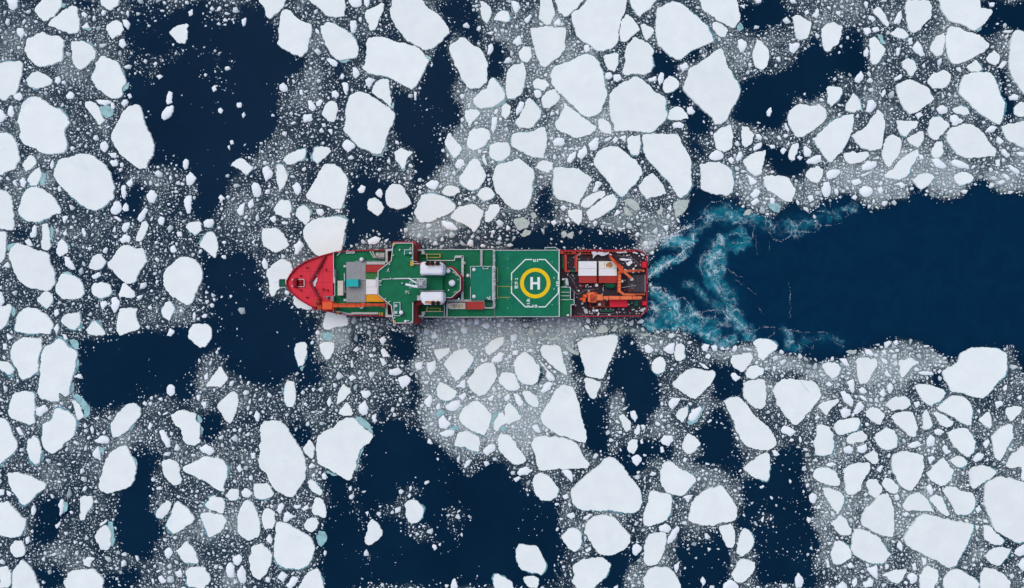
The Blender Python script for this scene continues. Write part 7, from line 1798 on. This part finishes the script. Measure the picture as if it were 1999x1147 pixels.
for y in np.arange(489, 518, 1.7): b.box(938.6, y, 942, y + .6, 15.6, 15)
part(b, 'stair_ladder', LGREY)
b = MB().box(962.4, 487.4, 966.6, 519, 15.6, 12).box(960.6, 519, 966.8, 586, 17.6, 12, .1).box(963, 586, 967, 600, 15.6, 12)
rg = random.Random(3)
for k in range(24):
    y = 489 + k * 4.6; b.box(961.6 + rg.random() * 1.6, y, 965 + rg.random() * 2.6, y + 1 + rg.random() * 2, 16.2 + 1.8 * rg.random() + (1.6 if 519 < y < 586 else 0), 14)
part(b, 'hangar_bulkhead', LGREY)
part(MB().box(965, 523, 970, 549, 14.3, 13).box(965, 557, 970, 582, 14.3, 13), 'hangar_door', DGREEN)
# recess with a white coaming
b = MB(); b.strip([(872.6, 617), (872.6, 592.4), (874.6, 588.4), (878, 587.4), (944.4, 587.4), (945.2, 600), (947, 600.6), (965, 600.6)], 2.2, 15.4, 1.5); b.strip([(867.4, 617), (867.4, 594), (868, 588)], 1.2, 15.4, 1.5)
b.strip([(864.6, 591), (870, 586), (880, 585.2), (945, 585.6)], 2.2, 15.6, 1.6)
b.strip([(945.4, 587), (946.6, 598.6), (950, 600)], 1.0, 15.2, 1.2); b.strip([(960, 598.5), (963, 598.5), (963, 587)], 1, 15.2, 1.2)
part(b, 'recess_coaming', LGREY)
part(MB().box(947, 588, 962, 598, 14.6, 13.9, .1), 'recess_locker', DGREEN)
t = empty('workboat', P(891, 596, 14)); ORG[t.name] = Vector(t.location)
tag(t, 'small beige open workboat lying in the white-rimmed recess against a brick red container', 'boat')
bp_ = [(873.6, 594), (876.5, 591), (882, 590.4), (908.6, 590.4), (908.6, 603), (879, 603), (875, 601), (873.4, 598)]
MB().pxprism(bp_, 15.5, 14.02, .08).build('boat_hull', BEIGE, t)
MB().box(880, 592.4, 906.6, 601, 15.56, 15.45).build('cockpit_floor', LGREY, t)
b = MB().box(884, 594.4, 891, 600, 16.1, 15.5, .1).box(894, 595, 897, 599, 16.3, 15.5, .1).box(901, 593.4, 903, 600.4, 15.9, 15.5); b.build('thwart', RAILY, t)
MB().dome(887, 597, 16.3, 1.6, 15.5).build('engine_cover', STEEL, t)
b = MB().dome(818, 600, 15, 1.8, 14).dome(823, 600.4, 15, 1.3, 14).box(806.6, 590, 811, 595, 16, 14, .1); each(b, 'mushroom_vent', BROWN)

# --- helicopter deck
hd = part(MB().pxprism([(966.6, 487.6), (1092, 487.2), (1092.4, 618.4), (966.6, 618.6)], 13, 12.5, .03), 'helideck', HELI, origin=P(1029, 552, 13))
part(MB().pxprism([(966.4, 489.4), (1088, 489.2), (1088, 616.4), (966.4, 616.4)], 12.4, 6), 'hangar_wall', LGREY)
b = MB(); b.strip([(966.6, 488), (1091, 487.8)], 1.0, 13.1, .2); b.strip([(1091.4, 487.6), (1091.8, 618)], 1.7, 13.14, .25); b.strip([(966.6, 618), (1091.6, 617.8)], .9, 13.1, .2)
csub(b, 'deck_edge', RAILW, hd)
b = MB(); b.pxprism([(1063, 486.6), (1066, 482.6), (1084.6, 482.2), (1090, 486.6)], 12.8, 12.5); csub(b, 'edge_platform', DGREEN, hd)
b = MB(); b.rail([(1063.6, 487), (1064.6, 483), (1084.6, 482.2), (1090.4, 487)], 12.8, .7, .22); b.dome(1064.6, 483.2, 13.6, 1.3, 12.6); csub(b, 'edge_platform_rail', RAILW, hd)
OC = [(1025.5, 506.2), (1064.3, 506.2), (1090, 533), (1090, 571.5), (1064.3, 598.6), (1025.5, 598.6), (998.6, 571.5), (998.6, 533)]
z = 13.012
for pl, wd_ in [([(1051, 506.2), OC[1], OC[2], (1090, 546)], 2.0), ([(1090, 560), OC[3], OC[4], (1051, 598.6)], 2.0), ([(1039.2, 598.6), OC[5], OC[6], (998.6, 558.4)], 2.0), ([(998.6, 546.8), OC[7], OC[0], (1039, 506.2)], 2.0), ([(998.4, 547), (999.6, 551), (998.2, 553), (999.2, 558)], .7)]:
    csub(MB().strip(pl, wd_, z), 'octagon_line', MARKW, hd)
b = MB(); k = len(b.v); NS = 72; c = P(1044.9, 552.3, z)
for r in (S(29.6, z), S(22.3, z)):
    for i in range(NS): a_ = 2 * math.pi * i / NS; b.v.append((c[0] + r * math.cos(a_), c[1] + r * math.sin(a_), z))
for i in range(NS): j = (i + 1) % NS; b.f.append((i, j, NS + j, NS + i))
csub(b, 'landing_circle', YELLOW, hd)
b = MB().box(1035.3, 540.4, 1040.3, 564.7, z, z - .02).box(1049.1, 540.4, 1054.1, 564.7, z, z - .02).box(1040.3, 550.2, 1049.1, 554.6, z, z - .02); csub(b, 'landing_letter', MARKW, hd)
def text(body, px, py, hpx, rot, z, parent, m, width=None, bold=.0):
    cu = bpy.data.curves.new('deck_lettering', 'FONT'); cu.body = body; cu.size = 1.0; cu.align_x = 'CENTER'; cu.align_y = 'CENTER'; cu.offset = bold; cu.extrude = .004
    tmp = bpy.data.objects.new('tmp', cu); COL.objects.link(tmp)
    bpy.context.view_layer.update(); dg = bpy.context.evaluated_depsgraph_get()
    me = bpy.data.meshes.new_from_object(tmp.evaluated_get(dg)); bpy.data.objects.remove(tmp); bpy.data.curves.remove(cu)
    v = np.zeros(len(me.vertices) * 3); me.vertices.foreach_get('co', v); v = v.reshape(-1, 3)
    if not len(v): return None
    lo_, hi_ = v.min(0), v.max(0); v[:, :2] -= (lo_ + hi_)[:2] / 2
    sy = S(hpx, z) / (hi_ - lo_)[1]; sx = S(width, z) / (hi_ - lo_)[0] if width else sy
    v[:, 0] *= sx; v[:, 1] *= sy; c_, s_ = math.cos(rot), math.sin(rot)
    o_ = np.array(P(px, py, z)) - np.array(ORG[parent.name]); x = v[:, 0] * c_ - v[:, 1] * s_; y = v[:, 0] * s_ + v[:, 1] * c_
    v = np.stack([x + o_[0], y + o_[1], v[:, 2] + o_[2]], 1); me.vertices.foreach_set('co', v.ravel()); me.update()
    me.materials.clear(); me.materials.append(m)
    o = bpy.data.objects.new('deck_lettering', me); COL.objects.link(o); o.parent = parent; ORG[o.name] = ORG[parent.name]; return o
zt = 13.016
text('10', 1045.2, 508.1, 5.6, math.pi, zt, hd, MARKW, 9.4, .03); text('10', 1044.2, 597.2, 5.6, 0, zt, hd, MARKW, 9.4, .03); text('10', 1088.3, 553.2, 5.4, math.pi / 2, zt, hd, MARKW, 9.4, .03)
text('雪龙 2', 1007.8, 552.8, 7.2, math.pi / 2, zt, hd, MARKW, 21, .012); text('11.0t', 1031.2, 589.4, 6.2, math.pi / 2, zt, hd, MARKW, 13.6, .03)
b = MB()
for x, y in [(1078, 511), (1078, 594.4), (1081.5, 541.8), (1081.5, 563.4), (991, 504.6), (991, 522.5), (991, 583.5), (991, 601)]: b.box(x - .5, y - (1.6 if x == 1081.5 else .6), x + .5, y + (1.6 if x == 1081.5 else .6), 13.1, 13.0)
csub(b, 'deck_light', MARKW, hd)
b = MB()
for y0_, y1_ in ((522.4, 550), (555.6, 582.6)): b.rail([(965, y0_), (971.2, y0_), (971.2, y1_), (965, y1_)], 13.1, .5, .26)
b.strip([(970, 558.7), (997, 558.7)], .9, 13.05, .04); b.strip([(966, 580), (996.6, 580)], .9, 13.05, .04); csub(b, 'yellow_guide', RAILY, hd)
b = MB()
for k in range(10): x = 976 + k * 12.2; b.box(x, 489, x + .5, 489.8, 13.12, 13); b.box(x, 616, x + .5, 616.8, 13.12, 13)
csub(b, 'lashing_point', LGREY, hd)

# --- stepped green platform aft of the helideck
part(MB().pxprism([(1093, 560), (1113.5, 560), (1113.5, 584), (1121, 584), (1121, 594.4), (1114.6, 594.4), (1114.6, 617.4), (1093, 617.4)], 10, 6).box(1093, 546, 1104, 560, 9, 6), 'stern_platform', GREEN)
b = MB(); b.rail([(1096, 560), (1113.5, 560), (1113.5, 584), (1120.8, 585), (1120.8, 594.4), (1114.6, 594.4), (1114.6, 617)], 10, 1, .25); b.rail([(1120.8, 585), (1120.8, 568)], 8, 1, .16)
for y in (570, 577, 584.6): b.rail([(1095, y), (1112, y)], 10, .8, .2)
b.box(1106.4, 613, 1111, 616.8, 11, 10, .1); b.box(1097.5, 543, 1102, 546.4, 10, 8.6); part(b, 'platform_rail', RAILW)
b = MB().pxprism([(1104, 542), (1108.6, 543.4), (1110.6, 556), (1106, 559), (1103.6, 552)], 10.4, 6, .2).box(1102, 558, 1106.4, 560.4, 10.4, 6); part(b, 'mooring_winch', LGREY)
b = MB().dome(1107.4, 558.6, 10.2, 1.8, 6).box(1094, 547, 1100, 556, 9.4, 9, .1); part(b, 'cable_drum', BLACK)

# --- working deck aft
AD = [(1092.6, 488.6), (1241.6, 488.6), (1255, 492), (1261.6, 499.6), (1262.4, 510), (1262.4, 598), (1261, 606.4), (1251.2, 616.6), (1092.6, 617)]
part(MB().pxprism(AD, 6, 5.2), 'working_deck', DARK)
# bulwark structure, davits
b = MB(); b.box(1093, 490.2, 1240, 491.2, 7.6, 6); b.box(1093, 494.6, 1191, 495.6, 7.6, 6)
for x in np.arange(1096, 1190, 6.6): b.box(x, 488.8, x + .8, 495.2, 7.4, 6)
for x in np.arange(1196, 1240, 5.6): b.box(x, 488.8, x + .8, 493, 7.4, 6)
b.box(1093, 490, 1100, 495.6, 8, 6, .1); b.box(1117, 489.6, 1124, 494, 7.6, 6, .1); part(b, 'bulwark_frame', ORRED)
b = MB()
for x in np.arange(1122, 1250, 5.2): b.box(x, 615.2, x + .7, 617, 7.2, 6)
for x, y in [(1254, 612), (1257.4, 608.6), (1260, 604), (1255, 493.6), (1258.4, 497)]: b.box(x - .5, y - .5, x + .5, y + .5, 7.3, 6)
part(b, 'bulwark_stanchion', LGREY)
b = MB()
b.bar(P(1104.4, 497, 8), P(1104.4, 530, 8), .7, .6); b.bar(P(1103, 530, 7.6), P(1113, 528.4, 7.6), .6, .5); b.bar(P(1126, 497.4, 8), P(1124.8, 530, 8), .6, .6); b.bar(P(1124.6, 528, 7.6), P(1128, 527, 7.6), .5, .5); b.bar(P(1101.6, 497, 7.4), P(1101.6, 528, 7.4), .2, .3); b.bar(P(1123, 498, 7.4), P(1122.4, 520, 7.4), .35, .4)
part(b, 'boat_davit', ORRED)
part(MB().box(1113, 527, 1123, 531, 8, 6, .15), 'davit_winch', DGREEN)
# stern frame: a U of orange beams lying open towards the stern
af = part(MB().bar(P(1209.6, 529, 10.5), P(1208.4, 569, 10.5), .9, .9).bar(P(1208.6, 568, 10.5), P(1218, 574.6, 9.5), .85, .8).bar(P(1217, 574.4, 9.5), P(1240, 574.8, 8), .75, .7).bar(P(1240, 574.4, 8), P(1258, 574.2, 7.2), .55, .6).bar(P(1210, 529, 10.5), P(1236, 528.4, 9), .8, .8).bar(P(1236, 528.4, 9), P(1257, 528.2, 7.4), .75, .7), 'stern_frame', ORANGE2, origin=P(1212, 552, 6))
b = MB()
for x in np.arange(1220, 1257, 3.1): b.box(x, 527, x + .6, 530, 10.2, 8)
for x in np.arange(1222, 1257, 3.1): b.box(x, 573.2, x + .6, 576, 9, 7.4)
for y in np.arange(534, 566, 6.4): b.box(1206.6, y, 1213, y + 1.4, 11, 9)
b.box(1204.8, 530, 1206, 572, 9.4, 8.6); csub(b, 'frame_bracket', ORRED, af)
b = MB(); b.box(1213, 546, 1217, 551, 11, 9, .15); b.dome(1236, 531.5, 10, 1.6, 8); b.dome(1247.4, 530.6, 9, 1.5, 7); csub(b, 'frame_sheave', BEIGE, af)
# knuckle crane
kc = part(MB().dome(1214, 529, 12, 4.4, 6).box(1209.6, 524.6, 1218.6, 533, 12.4, 10, .2), 'knuckle_crane', ORANGE, origin=P(1214, 529, 6))
csub(MB().bar(P(1191.4, 499.4, 13), P(1214, 526, 13), 1.15, .9).bar(P(1193.6, 498, 13.2), P(1208, 516, 13.2), .35, .5).bar(P(1205, 520, 13.4), P(1216, 521.6, 13.2), .6, .5), 'boom', ORANGE, kc)
csub(MB().bar(P(1214, 527, 12.6), P(1233, 543.4, 11), .72, .7), 'jib', ORANGE2, kc)
csub(MB().tube(P(1233.2, 544.4, 10.4), P(1233.2, 544.4, 11.2), .6, n=14).tube(P(1233.2, 544.4, 11.2), P(1233.2, 544.4, 11.4), .35, n=10), 'hook_block', LGREY, kc)
csub(MB().tube(P(1200, 508, 13.9), P(1214, 524, 13.6), .16, n=8).box(1189.8, 497, 1195, 501.6, 13.8, 12.4, .15), 'cylinder', ORRED, kc)
# main crane
mc = part(MB().lathe(P(1156, 580, 6), [(2.1, 0), (2.0, 4), (1.9, 4.2), (1.9, 5)], 24), 'main_crane', ORRED, origin=P(1156, 580, 6))
b = MB(); b.box(1148, 574, 1164, 588.6, 12.4, 11, .2); b.box(1146.4, 570.4, 1160.6, 575, 11.6, 9.5, .2); b.box(1150, 587.6, 1163, 589.6, 12, 10); csub(b, 'slew_platform', ORANGE2, mc)
b = MB().box(1138.8, 574.2, 1146.6, 580.6, 12.2, 9, .2).box(1137.2, 581.2, 1143.6, 589.4, 12.2, 9, .2); b.pxprism([(1130.4, 583.4), (1137, 579.6), (1137, 586)], 10, 9); csub(b, 'counterweight', ORANGE, mc)
csub(MB().tube(P(1152.6, 580.6, 12.9), P(1159.4, 580.6, 12.9), 1.1, n=18).lathe(P(1157, 580.4, 12.4), [(.9, 0), (.9, .5), (.5, .6), (.5, .9)], 16), 'winch_drum', ORRED, mc)
b = MB().box(1165, 574.6, 1177.2, 586.2, 14, 11.4, .25); csub(b, 'cab', ORANGE2, mc)
b = MB().box(1177.2, 577.6, 1188, 584.4, 13.2, 12, .12).box(1188.4, 577.4, 1210, 584.6, 13.3, 12, .12).box(1210.4, 577.6, 1234, 584.4, 13.2, 12, .12).box(1234.4, 578, 1252, 584.4, 13, 12, .2)
for y in (579, 581.2, 583.4): b.bar(P(1240, y, 13.2), P(1253.4, 580 + (y - 581) * .5, 13.2), .22, .2)
csub(b, 'boom', ORANGE2, mc)
b = MB()
for x in (1187.6, 1209.8, 1233.8): b.box(x, 577.2, x + .9, 584.8, 13.5, 12)
csub(b, 'boom_collar', ORRED, mc)
b = MB().box(1165, 587, 1181.4, 598.6, 7.6, 6, .05); part(b, 'mesh_cage', BROWN)
b = MB()
for x in np.arange(1166.4, 1181, 2.1): b.box(x, 587, x + .35, 598.6, 7.75, 7.6)
for y in np.arange(588.4, 598, 2.1): b.box(1165, y, 1181.4, y + .35, 7.78, 7.6)
part(b, 'cage_bar', ORRED)
b = MB().box(1168.6, 591.2, 1173, 596, 9, 6, .1).box(1162.6, 603.6, 1168.4, 607.8, 8, 6, .1).box(1156.6, 604, 1161, 607.6, 7.4, 6, .1); each(b, 'equipment_case', WHITE)
part(MB().box(1152, 598, 1226, 599, 7.4, 6).box(1165, 586.4, 1166, 598, 7.4, 6).box(1152, 590, 1153, 598, 7.4, 6), 'pipe_rack', ORRED)
part(MB().pxprism([(1180, 556), (1181.6, 553.4), (1185, 552.4), (1199, 552.4), (1202.4, 554), (1202.4, 559), (1199, 561.6), (1192, 562.4), (1184, 560.6)], 8.4, 6, .5), 'covered_launch', DGREEN)
part(MB().box(1172.4, 604.4, 1195.6, 608.4, 7.2, 6, .15).box(1238.6, 587, 1246, 597.6, 7.6, 6, .2).box(1096.5, 497, 1101, 524, 7, 6, .1), 'green_skid', DGREEN)
part(MB().box(1253.4, 510.4, 1262.8, 522.6, 8.2, 6, .2), 'stern_roller_housing', CBRIGHT); part(MB().box(1254, 587.6, 1262.8, 596, 8.2, 6, .2), 'stern_roller_housing', CBRIGHT)
b = MB().box(1223, 536, 1258.6, 570.6, 6.5, 6, .05); part(b, 'stern_ramp', DARK)
b = MB()
for x in np.arange(1226, 1258, 2.6): b.box(x, 536.5, x + .3, 570, 6.56, 6.5)
part(b, 'ramp_batten', STEEL)
b = MB(); b.bar(P(1214, 561, 7), P(1240, 557, 7), .14, .14); b.dome(1240.4, 557, 7.4, 1.1, 6.4); b.rail([(1259.4, 536), (1259.4, 570)], 6, 1, .14); part(b, 'stern_rail', LGREY)
for k, (x, y) in enumerate([(1220, 566), (1227, 565.8), (1235, 565.4)]):
    b = MB(); b.pxprism([(x - 1.8, y + 1.6), (x, y - 1.8), (x + 1.8, y + 1.6)], 7.6, 6.5); part(b, 'chain_stopper', BREAK)
# round drums, vents and bollards scattered on the working deck
drums = [(1164, 556.2, 3.4, 'w'), (1129.4, 567.2, 1.9, 'w'), (1132.6, 557, 2.4, 'b'), (1137.6, 557.4, 3.0, 'r'), (1143.4, 556.4, 1.2, 'w'), (1146.6, 555.8, 1.4, 'w'), (1143.6, 559.4, 1.1, 'w'), (1149.2, 559.6, 1.0, 'w'), (1153, 559, 1.1, 'w'), (1149, 567.6, 2, 'g'), (1123.4, 595.6, 1.3, 'w'), (1136.4, 592, 2.1, 'w'), (1138, 600, 1.3, 'w'),
         (1150.4, 607.4, 1.5, 'y'), (1151, 611, 1.5, 'y'), (1155.4, 611.6, 1.6, 'y'), (1168, 611.4, 1.9, 'w'), (1166.6, 614.6, 1.2, 'w'), (1203.6, 609, 1.2, 'w'), (1209, 609, 1.1, 'w'), (1247.6, 600.6, 1.2, 'y'), (1253.6, 602, 1.3, 'y'), (1241.4, 611.6, 1.3, 'y'), (1247, 611.4, 1.2, 'y'), (1254.6, 503.6, 1.3, 'w'), (1260, 506, 1.2, 'w'), (1247, 499.4, 1.2, 'w'), (1184.6, 585.6, 1.1, 'w'), (1233, 555, .8, 'w'), (1233, 562.4, .8, 'w'), (1121.4, 521.6, 1.1, 'w'), (1123, 509, 1.2, 'w'), (1233, 591, 1.0, 'y'), (1158, 601, 1.4, 'w')]
DM = {'w': WHITE, 'b': STEEL, 'r': BREAK, 'g': LGREY, 'y': BEIGE}
for x, y, r, kk in drums:
    rr = S(r, 6.9); part(MB().lathe(P(x, y, 6), [(rr, 0), (rr, .75), (rr * .92, .9), (rr * .55, .92), (rr * .5, .84)], 16), 'deck_drum', DM[kk], smooth=False)
rg = random.Random(21)
bits = [(1192, 497, 3.4, 'w'), (1150, 503, 2, 'r'), (1148, 500, 1.6, 'r'), (1128.6, 497, 1.6, 'w'), (1131, 505, 1.2, 'w'), (1218, 497.6, 1.2, 'w'), (1224, 498, 2, 'w'), (1229, 497.4, 1.4, 'w'), (1232, 501.6, 1.4, 'w'), (1122, 600, 2.2, 'r'), (1112, 602, 1.6, 'r'), (1123, 556, 2.3, 'r'), (1228, 608, 1.8, 'r'), (1230, 611, 2.2, 'b'), (1219, 610, 2.4, 'b'), (1216, 603, 3, 'g'), (1236, 604, 3, 'g'), (1243, 607, 3, 'g'), (1251, 606, 2.4, 'g'), (1109, 512, 1.4, 'g'), (1117, 536, 2.6, 'b'), (1121, 543, 2, 'b'), (1141, 601, 1.4, 'g'), (1126, 580, 2, 'b'), (1183, 603, 2, 'g'), (1176, 573, 2.4, 'b'), (1227, 594, 2.6, 'g')]
for x, y, r, kk in bits:
    a_ = rg.random() * 3; pts_ = [(x + r * math.cos(a_ + t) * (.7 + .5 * rg.random()), y + r * .7 * math.sin(a_ + t) * (.7 + .5 * rg.random())) for t in (0, 1.4, 2.9, 4.3, 5.4)]
    part(MB().pxprism(pts_, 6.7 + rg.random() * .6, 6, .1), 'deck_fitting', DM[kk])
rg = random.Random(77); nfit = 0
busy = [(1127, 507, 1207, 554), (1207, 526, 1220, 578), (1135, 568, 1256, 600), (1222, 535, 1260, 571), (1093, 540, 1122, 617)]
while nfit < 58:
    x, y = rg.uniform(1096, 1257), rg.uniform(496, 614)
    if any(a <= x <= c_ and b_ <= y <= d_ for a, b_, c_, d_ in busy) or (x > 1246 and (y < 502 or y > 604)): continue
    nfit += 1; rr = rg.uniform(.35, 1.1); a_ = rg.random() * 3; kk = rg.choice('wwgbrryo')
    mb = MB()
    if rg.random() < .4: mb.bar(P(x - 2.2 * rr * math.cos(a_), y - 2.2 * rr * math.sin(a_), 6.5), P(x + 2.2 * rr * math.cos(a_), y + 2.2 * rr * math.sin(a_), 6.6), .16, .2)
    else: mb.pxprism([(x + rr * 1.3 * math.cos(a_ + t), y + rr * math.sin(a_ + t)) for t in (0, 1.57, 3.14, 4.71)], 6.5 + rg.random() * .7, 6, .05)
    part(mb, 'deck_gear', {'o': ORRED}.get(kk) or DM[kk])
for pl in [[(1112, 560), (1126, 574), (1134, 572), (1142, 566), (1160, 564)], [(1128, 611), (1140, 613.6), (1158, 609.6), (1176, 612), (1199, 611)], [(1206, 497), (1214, 500.6), (1226, 501), (1238, 506), (1246, 514)], [(1104, 534), (1112, 538), (1120, 550), (1126, 562)]]:
    mb = MB()
    for a, b_ in zip(pl[:-1], pl[1:]): mb.bar(P(a[0], a[1], 6.1), P(b_[0], b_[1], 6.1), .13, .12)
    part(mb, 'deck_hose', STEEL)
blob(0, 0, [(1142.6, 602), (1147, 604), (1148.6, 610), (1144.4, 612.4), (1140.6, 609), (1139.6, 603)], 6, .9, LGREY, 'net_bundle', 31)
# pale tarpaulin and ice lying over the bulwark
t = blob(0, 0, [(1155, 491), (1160, 490.4), (1166, 492.6), (1174, 491), (1181, 493), (1188.6, 491.4), (1189, 493.6), (1184, 496.8), (1179, 499), (1174, 499.4), (1170, 496.4), (1164, 497.4), (1160.6, 500), (1159, 504), (1157.6, 503), (1158, 498)], 7, .9, TARP, 'tarpaulin', 41)
for k, pl in enumerate([[(1209, 505), (1214, 503.8), (1226, 504.4), (1232, 505), (1231.6, 508), (1222, 508.6), (1213, 508)], [(1221, 512), (1228, 510), (1234, 508.6), (1234.6, 513), (1230.6, 516), (1228.6, 519), (1224.6, 518), (1223.4, 514.6)], [(1129.6, 495), (1133, 492), (1134, 496), (1131, 498.6)], [(1200, 491), (1214, 490), (1226, 490.6), (1223, 493.4), (1206, 493.8)], [(1233, 490.4), (1240, 491), (1246, 494), (1243, 495.4), (1236, 493.6)], [(1250, 493), (1256, 496), (1259, 500), (1256, 499)], [(1216, 528), (1220, 524.6), (1223, 526.4), (1221, 529)], [(1234.4, 524), (1238, 521.4), (1239, 526), (1236, 528)], [(1239, 518.6), (1242, 515.4), (1243.6, 517), (1241, 520.6)], [(1247, 606), (1252, 604), (1259, 599.6), (1260, 602), (1255, 608)], [(1252, 614), (1258, 608), (1259, 610), (1254.6, 615)], [(1186, 614), (1190, 612.6), (1193, 615.4)]]):
    blob(0, 0, pl, 6.2 if k not in (3, 4, 5) else 7, .4, SNOWP, seed=50 + k)
